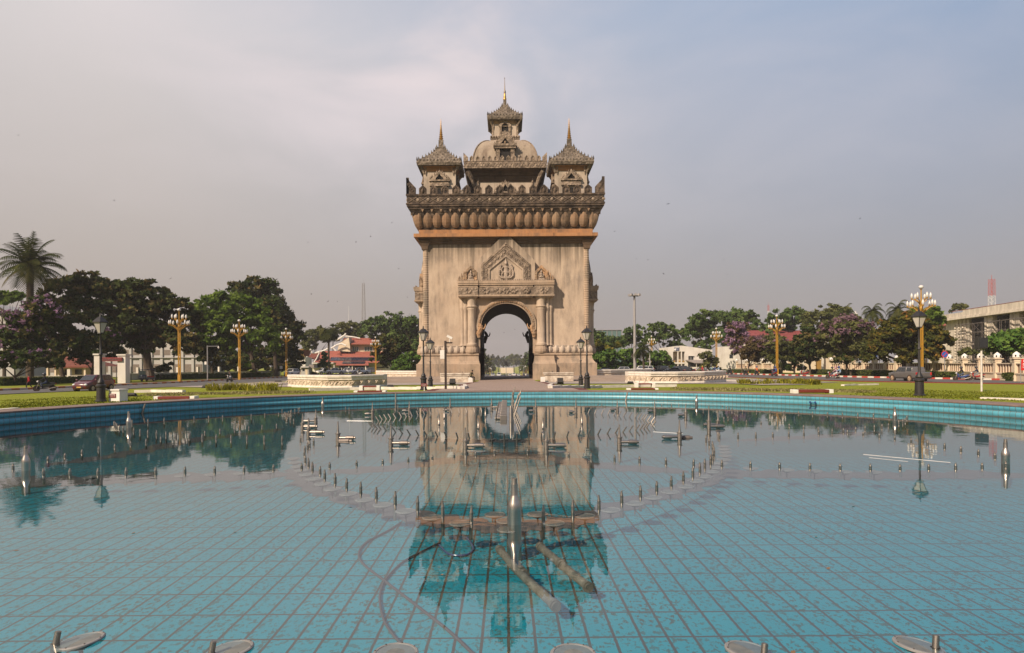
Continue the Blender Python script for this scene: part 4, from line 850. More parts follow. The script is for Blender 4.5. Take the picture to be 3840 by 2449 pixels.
for sx_, sy_ in ((-1, -1), (1, -1), (1, 1), (-1, 1)):
    mb = MB(T0); x, y = sx_ * (H + 2.3), sy_ * (H + 2.3)
    out = [(x, 27.18), (x, 29.6), (x - sx_ * .25, 29.35), (x - sx_ * 1.4, 28.1), (x - sx_ * 1.4, 27.18)]
    mb.prism(out, y, y - sy_ * .4)
    V = [(y, 27.18), (y, 29.6), (y - sy_ * .25, 29.35), (y - sy_ * 1.4, 28.1), (y - sy_ * 1.4, 27.18)]
    mb2 = MB(T0 @ Matrix.Rotation(math.pi / 2, 4, 'Z')); mb2.prism(V, -x, -x + sx_ * .4); mb.v += mb2.v; mb.f += [tuple(i + 10 for i in f) for f in mb2.f]; mb.mi += mb2.mi
    for k in range(4): mb.ball((x - sx_ * (.3 + .22 * k), y + sy_ * .0, 28.6 - .33 * k), .2, 6, 5, (1, .5, 1))
    part(mb, 'corner_horn', 'carved_dark')
# ---- porch: columns, entablature, gable, arch moulding (front and the two flanks, which show in outline)
def ogee(cx, w, z0, zs, zt): return [(cx - w, z0), (cx - w, zs), (cx, zt), (cx + w, zs), (cx + w, z0)]
def porch(rz, nm):
    M = T0 @ Matrix.Rotation(rz, 4, 'Z'); fr = rz == 0
    if not fr: M = M @ Matrix.Translation((0, -.6, 0))
    root = MB(M); E = 1.2
    # side strips and wall face behind the columns
    for s in (-1, 1): root.box(min(s * 3.98, s * 6.0), max(s * 3.98, s * 6.0), -H - .45, -H + .01, 3.5 if fr else 6, 11.85)
    if not fr: root.box(-7.0, 7.0, -H + .012, -H + 1.05, 11.5, 14.3); root.prism(ogee(0, 4.1, 14.3, 17.2, 20.7), -H + .012, -H + 1.05)
    n = 24; up = arc(0, 7.6, 3.98, 3.9, 180, 0, n)
    for y in (-H - .45,): root.add([(x, y, z) for x, z in up] + [(x, y, 11.86) for x, z in up], [(i, i + 1, n + 2 + i, n + 1 + i) for i in range(n)])
    pr = part(root, 'porch', 'plaster_base')
    def sub(mb, name, m, smooth=False): return part(mb, name, m, pr, smooth)
    for s in (-1, 1):
        mb = MB(M); cx = s * 5.22; c = (cx, -H - .62, 0)
        mb.lathe([(.78, 4.7), (.78, 4.95), (.70, 5.05), (.64, 5.15), (.62, 10.0), (.66, 10.1), (.70, 10.2), (.66, 10.35), (.80, 10.5), (.80, 10.62), (.70, 10.7), (.66, 10.95), (.72, 11.5), (.80, 11.9)], c, 18); sub(mb, 'column', 'plaster', True)
        for k, (dx, r, dy) in enumerate(((.92, .34, -.35), (1.45, .30, -.12))):
            mb = MB(M); mb.lathe([(r + .1, 4.7), (r + .02, 4.95), (r, 5.1), (r, 10.0), (r + .06, 10.2), (r + .1, 10.5), (r + .02, 10.7), (r + .06, 11.9)], (cx + s * dx, -H + dy, 0), 12); sub(mb, 'pilaster', 'plaster', True)
        mb = MB(M); mb.lathe([(.9, 3.5), (1.02, 3.75), (1.0, 4.1), (.85, 4.55), (.92, 4.7)], (cx, -H - .6, 0), 14)
        for i in range(7): a = math.pi * (i / 6); bud(mb, (cx + .62 * math.cos(a), -H - .6 - .62 * math.sin(a), 4.1), .6, 1.05, .7, a - math.pi / 2)
        sub(mb, 'column_lotus', 'plaster_base')
        if fr:
            mb = MB(M); x0, x1 = (cx - 1.0, cx + 1.0); xa, xb = (x0, x1 + .9) if s > 0 else (x0 - .9, x1)
            for (e0, z0), (e1, z1) in zip([(1.75, ZF), (1.75, 1.9), (1.6, 2.0), (1.35, 2.4), (1.2, 3.1), (1.35, 3.25), (1.35, 3.45), (1.2, 3.5)], [(1.75, 1.9), (1.6, 2.0), (1.35, 2.4), (1.2, 3.1), (1.35, 3.25), (1.35, 3.45), (1.2, 3.5)]):
                k0, k1 = (e0 - 1.2) * .5, (e1 - 1.2) * .5
                mb.add([(xa - k0, -H - e0, z0), (xb + k0, -H - e0, z0), (xb + k0, -H, z0), (xa - k0, -H, z0), (xa - k1, -H - e1, z1), (xb + k1, -H - e1, z1), (xb + k1, -H, z1), (xa - k1, -H, z1)], [(0, 1, 5, 4), (1, 2, 6, 5), (2, 3, 7, 6), (3, 0, 4, 7), (4, 5, 6, 7)])
            sub(mb, 'column_base', 'plaster_base')
        # figure niche above each column
        mb = MB(M); mb.prism(ogee(s * 5.3, .93, 14.35, 15.75, 16.7), -H - .85, -H + .01); sub(mb, 'niche', 'carved_warm')
        mb = MB(M); mb.frame(ogee(s * 5.3, .95, 14.36, 15.77, 16.74), ogee(s * 5.3, .62, 14.36, 15.6, 16.25), -H - 1.05, -H - .86); sub(mb, 'niche_frame', 'carved_warm')
        mb = MB(M); y = -H - .98; x = s * 5.3
        mb.box(x - .42, x + .42, y - .1, y + .12, 14.4, 14.75); mb.ball((x, y, 14.95), .3, 8, 6, (1.35, .6, .55)); mb.lathe([(.2, 14.95), (.17, 15.1), (.25, 15.4), (.1, 15.5), (.09, 15.55)], (x, y, 0), 8); mb.ball((x, y, 15.68), .14, 8, 6); mb.lathe([(.14, 15.74), (.06, 15.9), (.01, 16.1)], (x, y, 0), 8)
        mb.path([(x - .25, y, 15.38), (x - .38, y - .02, 15.15), (x - .22, y - .08, 14.98)], [.07, .06, .05], 6); mb.path([(x + .25, y, 15.38), (x + .38, y - .02, 15.2), (x + (.22 if s > 0 else .36), y - .08, 15.0 if s > 0 else 15.6)], [.07, .06, .05], 6); mb.path([(x + s * .25, y, 14.85), (x + s * .38, y - .05, 14.5)], [.09, .07], 6)
        sub(mb, 'seated_figure', 'statue', True)
        mb = MB(M)
        for k in range(3): mb.lathe([(.22, 14.35), (.26, 14.6), (.12, 15.0 + .25 * (2 - k)), (.02, 15.3 + .35 * (2 - k))], (s * (6.35 + .36 * k), -H - .75 + .15 * k, 0), 6)
        sub(mb, 'flame_finial', 'carved_warm')
    # entablature: wings project, centre stands back a little
    def bar(x0, x1, e, z0, z1, mb): mb.box(x0, x1, -H - e, -H + .01, z0, z1)
    mb = MB(M)
    for x0, x1, e in ((-7.15, -4.2, 1.62), (-4.2, -3.1, 1.42), (-3.1, 3.1, 1.55), (3.1, 4.2, 1.42), (4.2, 7.15, 1.62)): bar(x0, x1, e, 12.25, 13.42, mb)
    sub(mb, 'frieze', 'carved_grey')
    mb = MB(M)
    for x0, x1, e in ((-7.2, -4.15, 1.72), (-4.15, 4.15, 1.6), (4.15, 7.2, 1.72)): bar(x0, x1, e, 12.02, 12.25, mb); bar(x0 + .15, x1 - .15, e - .15, 11.86, 12.02, mb); bar(x0 + .1, x1 - .1, e - .1, 13.42, 13.7, mb); bar(x0, x1, e + .05, 13.7, 13.95, mb); bar(x0, x1, e + .12, 13.95, 14.35, mb)
    sub(mb, 'entablature', 'plaster_base')
    mb = MB(M)
    for d in (-5.7, -3.0, -1.1, 0, 1.1, 3.0, 5.7):
        for k in range(6): a = k * math.pi / 3; mb.ball((d + .42 * math.cos(a), -H - 1.58 - (.06 if abs(d) > 4.5 else 0), 12.85 + .3 * math.sin(a)), .2, 6, 5, (1, .6, 1))
    for k in range(46): mb.lathe([(.1, 14.33), (.12, 14.45), (.02, 14.62)], (-7.0 + k * 14 / 45, -H - 1.5, 0), 5)
    sub(mb, 'scrollwork', 'carved_grey')
    # gable
    mb = MB(M); mb.prism(ogee(0, 4.35, 14.36, 17.4, 21.65), -H - .95, -H + .01); sub(mb, 'gable', 'plaster')
    mb = MB(M); mb.frame(ogee(0, 3.72, 14.37, 16.85, 20.15), ogee(0, 3.25, 14.37, 16.6, 19.4), -H - 1.04, -H - .951); sub(mb, 'gable_band', 'carved_grey')
    mb = MB(M); mb.frame(ogee(0, 3.18, 14.37, 16.55, 19.3), ogee(0, 2.62, 14.37, 16.15, 18.3), -H - 1.08, -H - .952); sub(mb, 'gable_scroll', 'carved_grey')
    mb = MB(M); mb.frame(ogee(0, 2.62, 14.37, 16.15, 18.3), ogee(0, 2.45, 14.37, 16.0, 18.0), -H - 1.14, -H - .953); sub(mb, 'gable_inner_frame', 'plaster')
    mb = MB(M)
    for s in (-1, 1):
        for k in range(19): t = k / 18; mb.ball((s * 3.5 * (1 - t), -H - 1.04, 16.75 + 3.05 * t), .145, 6, 5, (1, .8, 1)); mb.ball((s * 2.92 * (1 - t) + .09 * math.sin(k * 2), -H - 1.08, 16.35 + 2.5 * t), .14, 6, 5, (1, .8, 1))
        for k in range(9): mb.ball((s * 3.5, -H - 1.04, 14.55 + .26 * k), .14, 6, 5, (1, .8, 1)); mb.ball((s * 2.9 + .08 * math.sin(k * 2), -H - 1.08, 14.55 + .22 * k), .13, 6, 5, (1, .8, 1))
    sub(mb, 'gable_carving', 'carved_grey')
    mb = MB(M); y = -H - 1.02   # relief figure with scroll tails
    mb.lathe([(.12, 14.4), (.3, 14.7), (.35, 15.0), (.30, 15.3), (.42, 15.6), (.34, 15.9), (.30, 16.2), (.46, 16.5), (.15, 16.65), (.13, 16.72)], (0, y, 0), 10, 0, 1, .5); mb.ball((0, y - .08, 16.92), .2, 8, 6); mb.lathe([(.24, 17.0), (.2, 17.15), (.1, 17.45), (.02, 17.85)], (0, y - .05, 0), 8)
    for s in (-1, 1):
        mb.path([(s * .4, y - .1, 16.45), (s * .72, y - .12, 16.05), (s * .6, y - .16, 15.75), (s * .35, y - .2, 15.7)], [.12, .1, .09, .07], 6)
        mb.path([(s * (.25 + .55 * math.cos(a) * (1 - .10 * k)), y - .1, 15.2 + .52 * math.sin(a) * (1 - .1 * k)) for k, a in enumerate([2.2, 1.4, .6, -.2, -1.0, -1.8, -2.6, -3.4, -4.2])], .11, 6)
        mb.path([(s * .15, y - .08, 14.8), (s * .7, y - .1, 14.85), (s * 1.05, y - .1, 15.2), (s * 1.1, y - .08, 15.7), (s * .95, y - .06, 16.2), (s * 1.1, y - .05, 16.6)], [.14, .13, .12, .11, .1, .05], 6)
        for k in range(5): mb.ball((s * (1.0 - .06 * k), y - .05, 15.5 + .3 * k), .17, 6, 5, (1, .7, 1))
    sub(mb, 'relief_figure', 'statue', True)
    if fr:
        outer = arc(0, 7.6, 4.5, 4.15, 188, -8, 28); inner = arc(0, 7.6, 3.78, 3.43, 188, -8, 28); mid = arc(0, 7.6, 4.12, 3.78, 188, -8, 28)
        mb = MB(M); mb.frame(outer, mid, -H - .85, -H - .46); mb.frame(mid, inner, -H - .72, -H - .2); sub(mb, 'arch_moulding', 'plaster_base')
        mb = MB(M)
        for i in range(40): t = i / 39; a = R(184 - 188 * t); mb.ball((4.15 * math.cos(a), -H - .82, 7.6 + 3.8 * math.sin(a)), .2, 6, 5, (1, .6, 1))
        sub(mb, 'arch_carving', 'carved_warm')
        for y in (-H - .6, H + .2):
            for s in (-1, 1):
                mb = MB(M); x = s * 4.15
                mb.path([(x, y, 5.9), (x + s * .05, y, 6.5), (x - s * .15, y, 7.0), (x - s * .35, y - .1, 7.4), (x - s * .15, y - .1, 7.9), (x - s * .05, y, 8.2)], [.22, .42, .42, .30, .26, .1], 7)
                mb.path([(x - s * .3, y - .1, 7.2), (x - s * .8, y - .15, 7.25), (x - s * 1.0, y - .15, 7.7), (x - s * .98, y - .15, 8.0)], [.16, .12, .1, .05], 6); mb.path([(x - s * .45, y - .1, 7.3), (x - s * .6, y - .12, 7.75)], [.1, .04], 5)
                sub(mb, 'naga_figure', 'carved_warm' if y < 0 else 'painted_shade', True)  # far pair coloured near black to read as silhouettes
for rz, nm in ((0, 'front'), (math.pi / 2, 'flank'), (-math.pi / 2, 'flank')): porch(rz, nm)
# ---- ornate window used on the towers
def aedicule(mb, w, h, y, cx, z0, open_mb=None, body=.25):
    """moulded sill block, pointed gable with flame edges"""
    mb.box(cx - w, cx + w, y - .42, y + .02, z0, z0 + .16 * h); mb.box(cx - w * .92, cx + w * .92, y - .32, y + .02, z0 + .16 * h, z0 + .30 * h)
    mb.box(cx - w * 1.05, cx + w * 1.05, y - .5, y + .02, z0 + .30 * h, z0 + .38 * h)
    o = [(cx - w * .78, z0 + .38 * h), (cx - w * .62, z0 + .58 * h), (cx - w * .28, z0 + .76 * h), (cx, z0 + h), (cx + w * .28, z0 + .76 * h), (cx + w * .62, z0 + .58 * h), (cx + w * .78, z0 + .38 * h)]
    i_ = [(cx - w * .42, z0 + .38 * h), (cx - w * .34, z0 + .52 * h), (cx - w * .15, z0 + .62 * h), (cx, z0 + .76 * h), (cx + w * .15, z0 + .62 * h), (cx + w * .34, z0 + .52 * h), (cx + w * .42, z0 + .38 * h)]
    mb.frame(o, i_, y - .38, y + .02)
    for s in (-1, 1):
        for k, (fx, fz) in enumerate(((.98, .40), (.86, .48), (.74, .54), (.5, .68), (.28, .80))): mb.lathe([(.1, 0), (.12, .1), (.02, .42)], (cx + s * w * fx, y - .3, z0 + fz * h), 5)
    mb.lathe([(.08, 0), (.02, .4)], (cx, y - .25, z0 + h - .05), 5)
    if open_mb is not None: open_mb.prism(i_, y - .06, y - .01); open_mb.ball((cx, y - .1, z0 + .5 * h), .12, 6, 5, (1, 1, 1.8))
def spire_roof(mb, w, ze, ztop, rtop, zn, rn, cx=0, cy=0, n=7):
    """concave pyramid in carved tiers with flame finials on hips and eaves"""
    pr = [(w, w, ze - .95), (w + .1, w + .1, ze - .55), (w, w, ze - .2)]
    for k in range(n + 1):
        t = k / n; f = (1 - t) ** 1.45; hw = rtop + (w * .93 - rtop) * f; z = ze + (ztop - ze) * t; pr.append((hw, hw, z))
        if k < n: hw2 = rtop + (w * .93 - rtop) * (1 - (k + .62) / n) ** 1.45; pr.append((hw2 + .12, hw2 + .12, z + (ztop - ze) / n * .5)); pr.append((hw2, hw2, z + (ztop - ze) / n * .55))
        for sx_, sy_ in ((-1, -1), (1, -1), (1, 1), (-1, 1)): mb.lathe([(.10 * w / 3.3, 0), (.13 * w / 3.3, .10 * w / 3.3), (.02, .45 * w / 3.3)], (cx + sx_ * hw, cy + sy_ * hw, z - .05), 5)
        if k in (1, 2, 3, 4):
            m_ = max(3, int(hw * 3)); 
            for i in range(1, m_):
                d = -hw + 2 * hw * i / m_
                for (x, y) in ((d, -hw), (d, hw), (-hw, d), (hw, d)): mb.lathe([(.09, 0), (.02, .24)], (cx + x, cy + y, z), 4)
    mb.sq(pr + [(rn * 1.15, rn * 1.15, ztop + .02), (rn, rn, zn)], cx, cy)
    m_ = int(w * 4)
    for i in range(m_ + 1):
        d = -w + 2 * w * i / m_
        for (x, y) in ((d, -w), (d, w), (-w, d), (w, d)): mb.lathe([(.12, 0), (.13, .1), (.02, .28 + (.3 if i in (0, m_) else 0))], (cx + x, cy + y, ze - .25), 4)
def spire(mb, cx, cy, z0, z1, r):
    pr = []; k = 11
    for i in range(k):
        t = i / k; z = z0 + (z1 - z0) * t; q = r * (1 - t) ** 1.25 + .035; pr += [(q, z), (q * 1.35, z + (z1 - z0) / k * .25), (q * .8, z + (z1 - z0) / k * .6)]
    mb.lathe(pr + [(.03, z1), (.01, z1 + .25)], (cx, cy, 0), 10)
# ---- four corner towers
for sx_, sy_ in ((-1, -1), (1, -1), (1, 1), (-1, 1)):
    cx, cy = sx_ * 10.02, sy_ * 9.5; w = 2.44
    mb = MB(T0); mb.sq([(w + .12, w + .12, 25.7), (w + .12, w + .12, 26.6), (w, w, 26.7), (w, w, 31.35)], cx, cy)
    ct = part(mb, 'corner_tower', 'plaster_pale')
    mb = MB(T0); mb.sq([(w + .06, w + .06, 31.3), (w + .12, w + .12, 31.45), (w + .12, w + .12, 31.6), (w + .03, w + .03, 31.65), (w + .03, w + .03, 31.85), (w + .35, w + .35, 32.0), (w + .45, w + .45, 32.25), (w + .8, w + .8, 32.35)], cx, cy); part(mb, 'tower_cornice', 'orange_paint', ct)
    mb = MB(T0); spire_roof(mb, 3.32, 33.0, 35.7, .62, 36.95, .34, cx, cy); part(mb, 'tower_roof', 'roof_carved', ct)
    mb = MB(T0); spire(mb, cx, cy, 36.9, 40.1, .27); part(mb, 'tower_spire', 'gold', ct, True)
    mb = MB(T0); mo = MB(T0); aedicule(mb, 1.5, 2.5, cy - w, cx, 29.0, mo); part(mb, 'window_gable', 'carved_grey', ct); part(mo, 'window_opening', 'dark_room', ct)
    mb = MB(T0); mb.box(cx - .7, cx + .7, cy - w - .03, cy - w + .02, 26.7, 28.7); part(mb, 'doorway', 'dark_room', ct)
    for s in (-1, 1):
        mb = MB(T0 @ Matrix.Translation((cx, cy, 0)) @ Matrix.Rotation(s * math.pi / 2, 4, 'Z')); aedicule(mb, 1.5, 2.5, -w, 0, 29.0); part(mb, 'window_gable', 'carved_grey', ct)
    for a, b in ((-1, -1), (1, -1), (1, 1), (-1, 1)):
        mb = MB(T0); x, y = cx + a * (w - .15), cy + b * (w - .15)
        mb.path([(x, y, 30.7), (x + a * .1, y + b * .1, 31.2), (x + a * .45, y + b * .45, 31.9), (x + a * .75, y + b * .75, 32.35)], [.08, .22, .26, .3], 6)
        for dx, dy in ((a * .45, 0), (0, b * .45)) if False else (): pass
        part(mb, 'roof_bracket', 'carved_grey', ct)
        mb = MB(T0); mb.lathe([(.05, 30.7), (.14, 31.3), (.1, 31.6), (.14, 32.2), (.04, 32.9)], (cx + a * (w - .35), cy + b * (w + .1), 0), 6); part(mb, 'pendant', 'carved_grey', ct)
# ---- central pavilion
w = 4.84
mb = MB(T0); mb.sq([(w, w, 25.7), (w, w, 32.5)]); cp_ = part(mb, 'central_pavilion', 'plaster_pale')
mb = MB(T0); mb.sq([(w + .08, w + .08, 31.75), (w + .2, w + .2, 31.9), (w + .2, w + .2, 32.1), (w + .3, w + .3, 32.2), (w + .3, w + .3, 32.6), (w + .55, w + .55, 32.7), (w + .6, w + .6, 33.05), (6.6, 6.6, 33.42)], caps=False); part(mb, 'pavilion_cornice', 'shaded_plaster', cp_)
mb = MB(T0)
for s in (-1, 1):       # deep coved eaves on the flanks
    for y0, y1 in ((-w, -w + .5), (-w + .5, w - .5), (w - .5, w)):
        mb.prism([(s * w, 28.2), (s * (w + .5), 28.4), (s * 5.75, 30.4), (s * 6.3, 32.2), (s * 6.62, 33.4), (s * w, 33.4)], y0, y1)
part(mb, 'eave_cove', 'painted_shade', cp_)  # shade of the eave undersides painted in as colour
mb = MB(T0); mb.sq([(6.66, 6.66, 33.44), (6.69, 6.69, 33.5), (6.69, 6.69, 34.5), (6.75, 6.75, 34.52), (6.75, 6.75, 34.62), (5.2, 5.2, 34.62)]); part(mb, 'eave_fascia', 'carved_grey', cp_)
mb = MB(T0)
for k in range(30): a = k * .46 - 6.67; mb.path([(a + .2 * math.cos(t), -6.7, 34.0 + .28 * math.sin(t) * (1 if k % 2 else -1)) for t in (3.1, 2.2, 1.3, .4, -.5, -1.4)], .07, 5)
part(mb, 'fascia_scroll', 'carved_grey', cp_)
for rz in (0, math.pi / 2, math.pi, -math.pi / 2):
    for i in range(12):
        d = (i - 5.5) * .985; mb = MB(T0 @ Matrix.Rotation(rz, 4, 'Z')); mb.prism(pent(d, .30, 34.6, 35.1, 35.45), -6.7, -6.5); mb.frame(pent(d, .31, 34.61, 35.12, 35.48), pent(d, .2, 34.61, 35.05, 35.3), -6.78, -6.7); part(mb, 'merlon', 'carved_grey', cp_)
for sx_, sy_ in ((-1, -1), (1, -1), (1, 1), (-1, 1)):
    mb = MB(T0); x, y = sx_ * 6.72, sy_ * 6.72; mb.prism([(x, 34.6), (x, 35.95), (x - sx_ * .75, 35.2), (x - sx_ * .75, 34.6)], y, y - sy_ * .22); mb.box(min(x, x - sx_ * .22), max(x, x - sx_ * .22), min(y - sy_ * .22, y - sy_ * .8), max(y - sy_ * .22, y - sy_ * .8), 34.6, 35.4); part(mb, 'corner_horn', 'carved_grey', cp_)
    mb = MB(T0); x, y = sx_ * (w + .05), sy_ * (w + .05); mb.path([(x, y, 29.9), (x + sx_ * .2, y + sy_ * .2, 31.0), (x + sx_ * .7, y + sy_ * .7, 32.3), (x + sx_ * 1.2, y + sy_ * 1.2, 33.2)], [.15, .3, .38, .42], 6); part(mb, 'roof_bracket', 'carved_grey', cp_)
    mb = MB(T0); mb.lathe([(.06, 30.3), (.2, 31.0), (.14, 31.4), (.18, 32.2), (.05, 33.2)], (sx_ * (w - .4), sy_ * (w + .15), 0), 6); part(mb, 'pendant', 'carved_grey', cp_)
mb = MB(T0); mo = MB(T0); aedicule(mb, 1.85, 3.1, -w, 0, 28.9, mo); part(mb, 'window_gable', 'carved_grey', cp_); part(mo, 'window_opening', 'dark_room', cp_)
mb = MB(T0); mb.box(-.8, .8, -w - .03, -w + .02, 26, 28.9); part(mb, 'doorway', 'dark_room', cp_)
# dome with dormer
mb = MB(T0); pr = []
for k in range(15): t = k / 14 * math.pi / 2; pr.append((2.3 + 3.0 * math.cos(t), 2.3 + 3.0 * math.cos(t), 34.62 + 4.65 * math.sin(t)))
mb.sq(pr); dm_ = part(mb, 'dome', 'dome_plaster', smooth=False)
for a, b in ((-1, -1), (1, -1), (1, 1), (-1, 1)):
    mb = MB(T0); mb.path([(a * h_, b * h2, z) for h_, h2, z in pr[:-1]], .13, 6); part(mb, 'dome_rib', 'carved_grey', dm_)
mb = MB(T0); y = -5.35
for s in (-1, 1): mb.box(s * 1.2 - .3, s * 1.2 + .3, y - .45, y + .6, 34.62, 36.9); mb.box(s * 1.2 - .36, s * 1.2 + .36, y - .52, y + .6, 36.2, 36.4)
mb.box(-1.75, 1.75, y - .65, y + 1.9, 36.9, 37.25); mb.box(-1.9, 1.9, y - .78, y + 2.1, 37.25, 37.6)
mb.frame([(-1.75, 37.6), (-.9, 38.6), (0, 39.85), (.9, 38.6), (1.75, 37.6)], [(-.75, 37.6), (-.4, 38.05), (0, 38.6), (.4, 38.05), (.75, 37.6)], y - .6, y + 2.2)
for s in (-1, 1):
    for k in range(5): mb.lathe([(.12, 0), (.03, .4)], (s * (1.75 - .35 * k), y - .55, 37.6 + .42 * k), 5)
part(mb, 'dormer', 'carved_grey', dm_)
mb = MB(T0); mb.box(-.92, .92, y - .2, y - .1, 34.62, 36.9); mb.prism([(-.75, 37.6), (0, 38.6), (.75, 37.6)], y - .3, y - .2); part(mb, 'dormer_opening', 'dark_room', dm_)
mb = MB(T0); mb.ball((0, y - .42, 37.85), .18, 7, 5, (1, 1, 1.7)); part(mb, 'dormer_figure', 'carved_warm', dm_)
# lantern
mb = MB(T0); mb.sq([(2.5, 2.5, 39.2), (2.5, 2.5, 39.45), (2.35, 2.35, 39.5), (2.35, 2.35, 39.85), (2.5, 2.5, 39.9), (2.5, 2.5, 40.2), (2.1, 2.1, 40.3), (2.06, 2.06, 43.0)]); ln = part(mb, 'lantern', 'plaster_pale')
mb = MB(T0)
for k in range(16): d = (k - 7.5) * .31; mb.box(d - .1, d + .1, -2.47, -2.3, 39.5, 39.85)
for k in range(12): mb.ball(((k - 5.5) * .42, -2.5, 40.05), .17, 6, 5)
for a in (-1, 1): mb.box(a * 2.06 - .16, a * 2.06 + .16, -2.16, -1.9, 40.3, 42.8)
part(mb, 'lantern_carving', 'carved_grey', ln)
mb = MB(T0); mb.sq([(2.12, 2.12, 42.3), (2.2, 2.2, 42.4), (2.2, 2.2, 42.55), (2.3, 2.3, 42.6), (2.3, 2.3, 42.8), (2.7, 2.7, 42.95)]); part(mb, 'lantern_cornice', 'carved_warm', ln)
mb = MB(T0); spire_roof(mb, 2.88, 43.75, 46.2, .45, 47.2, .26, n=7); part(mb, 'lantern_roof', 'roof_carved', ln)
mb = MB(T0); mb.lathe([(.26, 47.2), (.3, 47.4), (.2, 47.6), (.24, 47.75), (.17, 47.95), (.2, 48.1), (.13, 48.3)], n=10); part(mb, 'lantern_spire', 'gold', ln, True)
mb = MB(T0); mb.lathe([(.15, 48.3), (.2, 48.5), (.09, 49.0), (.05, 50.1), (.04, 50.9), (.09, 50.95), (.02, 51.1)], n=8); part(mb, 'lantern_needle', 'needle', ln, True)
mb = MB(T0); mo = MB(T0)
for s in (-1, 1): mb.box(s * .75 - .17, s * .75 + .17, -2.35, -2.04, 40.3, 41.7); mb.box(s * .75 - .22, s * .75 + .22, -2.42, -2.04, 41.7, 41.9)
mb.frame([(-1.1, 41.9), (-.8, 42.3), (-.3, 42.6), (0, 42.95), (.3, 42.6), (.8, 42.3), (1.1, 41.9)], [(-.5, 41.9), (-.45, 42.1), (-.2, 42.35), (0, 42.5), (.2, 42.35), (.45, 42.1), (.5, 41.9)], -2.4, -2.03); mb.box(-.58, .58, -2.3, -2.04, 41.82, 41.9)
part(mb, 'window_gable', 'carved_grey', ln); mo.box(-.58, .58, -2.09, -2.04, 40.45, 41.8); mo.prism([(-.5, 41.9), (-.2, 42.35), (0, 42.5), (.2, 42.35), (.5, 41.9)], -2.1, -2.04); part(mo, 'window_opening', 'dark_room', ln)
for a, b in ((-1, -1), (1, -1), (1, 1), (-1, 1)):
    mb = MB(T0); mb.path([(a * 2.0, b * 2.0, 41.6), (a * 2.15, b * 2.15, 42.1), (a * 2.5, b * 2.5, 42.7), (a * 2.8, b * 2.8, 43.0)], [.08, .2, .22, .25], 6); part(mb, 'roof_bracket', 'carved_grey', ln)
    mb = MB(T0); mb.lathe([(.04, 41.3), (.12, 41.9), (.08, 42.2), (.12, 42.7), (.03, 43.4)], (a * 1.95, b * 2.2, 0), 6); part(mb, 'pendant', 'carved_grey', ln)
# ------------------------------------------------------------------ steps, low carved walls
for s, w in ((-1, 'left'), (1, 'right')):
    mb = MB(); pf = [(96, -.7), (73, -.7)]
    for k in range(5): pf += [(73 + k * 3.1, -.40 + k * .12), (73 + (k + 1) * 3.1 if k < 4 else 96, -.40 + k * .12)]
    V = [(x, y, z) for x in (s * 6.3, s * 18.5) for y, z in pf]; n = len(pf); mb.add(V, [tuple(range(n)), tuple(reversed(range(n, 2 * n)))] + [(i, (i + 1) % n, n + (i + 1) % n, n + i) for i in range(n)])
    o = mb.build('terrace_steps', 'steps_stone'); tag(o, 'broad low stone steps before the ' + w + ' pier of the arch', 'steps')
    mb = MB(); mb.box(*sorted((s * 6.2, s * 18.8)), 88.6, 92.2, .08, .12); tag(mb.build('terrace_slab', 'steps_stone'), 'flat stone terrace slab at the foot of the ' + w + ' pier', 'terrace')
def curved_wall(pts, h, name, label, y_thick=1.6, relief=True):
    """low carved stucco wall following a curve (plan points), moulded top"""
    t = thing(name, label, 'carved wall', (pts[0][0], pts[0][1], zg(*pts[0]) - .05)); o = Vector(t.location)
    z0 = 0
    def run(prof, m, nm):
        mb = MB(); n = len(prof)
        V = []
        for (x, y) in pts:
            for e, z in prof: V.append((x - o.x, y - e - o.y, z * h))
            V.append((x - o.x, y + y_thick - o.y, prof[-1][1] * h)); V.append((x - o.x, y + y_thick - o.y, prof[0][1] * h))
        k = n + 2; F = []
        for i in range(len(pts) - 1):
            for j in range(k): F.append((i * k + j, (i + 1) * k + j, (i + 1) * k + (j + 1) % k, i * k + (j + 1) % k))
        F += [tuple(range(k)), tuple((len(pts) - 1) * k + j for j in reversed(range(k)))]
        mb.add(V, F); return mb.build(nm, m, t)
    run([(.12, 0), (.12, .16), (.04, .2), (.04, .26)], 'white_kerb', 'wall_foot'); run([(.0, .261), (.0, .66)], 'wall_relief', 'relief_band'); run([(.05, .661), (.12, .68), (.12, .76), (.06, .78), (.06, .80), (.2, .84), (.22, .97), (.1, 1.0)], 'white_kerb', 'wall_cap')
    if relief:
        mb = MB(); L = [0]
        for a, b in zip(pts, pts[1:]): L.append(L[-1] + math.dist(a, b))
        n = int(L[-1] / .9)
        for i in range(n):
            t_ = (i + .5) / n * L[-1]; k = max(j for j in range(len(L) - 1) if L[j] <= t_); f = (t_ - L[k]) / (L[k + 1] - L[k]); x = pts[k][0] + f * (pts[k + 1][0] - pts[k][0]); y = pts[k][1] + f * (pts[k + 1][1] - pts[k][1])
            mb.path([(x - o.x + dx, y - .03 - o.y, h * z) for dx, z in smooth_pts([(-.42, .34), (-.25, .52), (-.08, .58), (.05, .48), (-.04, .40), (.12, .34), (.3, .44), (.42, .6)], 3)], .04, 5); mb.ball((x - o.x + .25, y - o.y - .01, h * .54), .09, 6, 5, (1, .6, 1))
        mb.build('relief_scroll', 'wall_relief', t)
    return t
def px_curve(pts): return [tuple(gnd(x, y)[:2]) for x, y in pts]
c1 = px_curve([(1080, 1451), (1150, 1453), (1230, 1454), (1320, 1453), (1440, 1449)]); curved_wall(c1, 1.27, 'carved_wall', 'curved white carved wall left of the steps')
c2 = px_curve([(2355, 1437), (2440, 1439), (2540, 1439), (2640, 1438), (2722, 1435)]); curved_wall(c2, 1.3, 'carved_wall', 'curved white carved wall right of the steps')
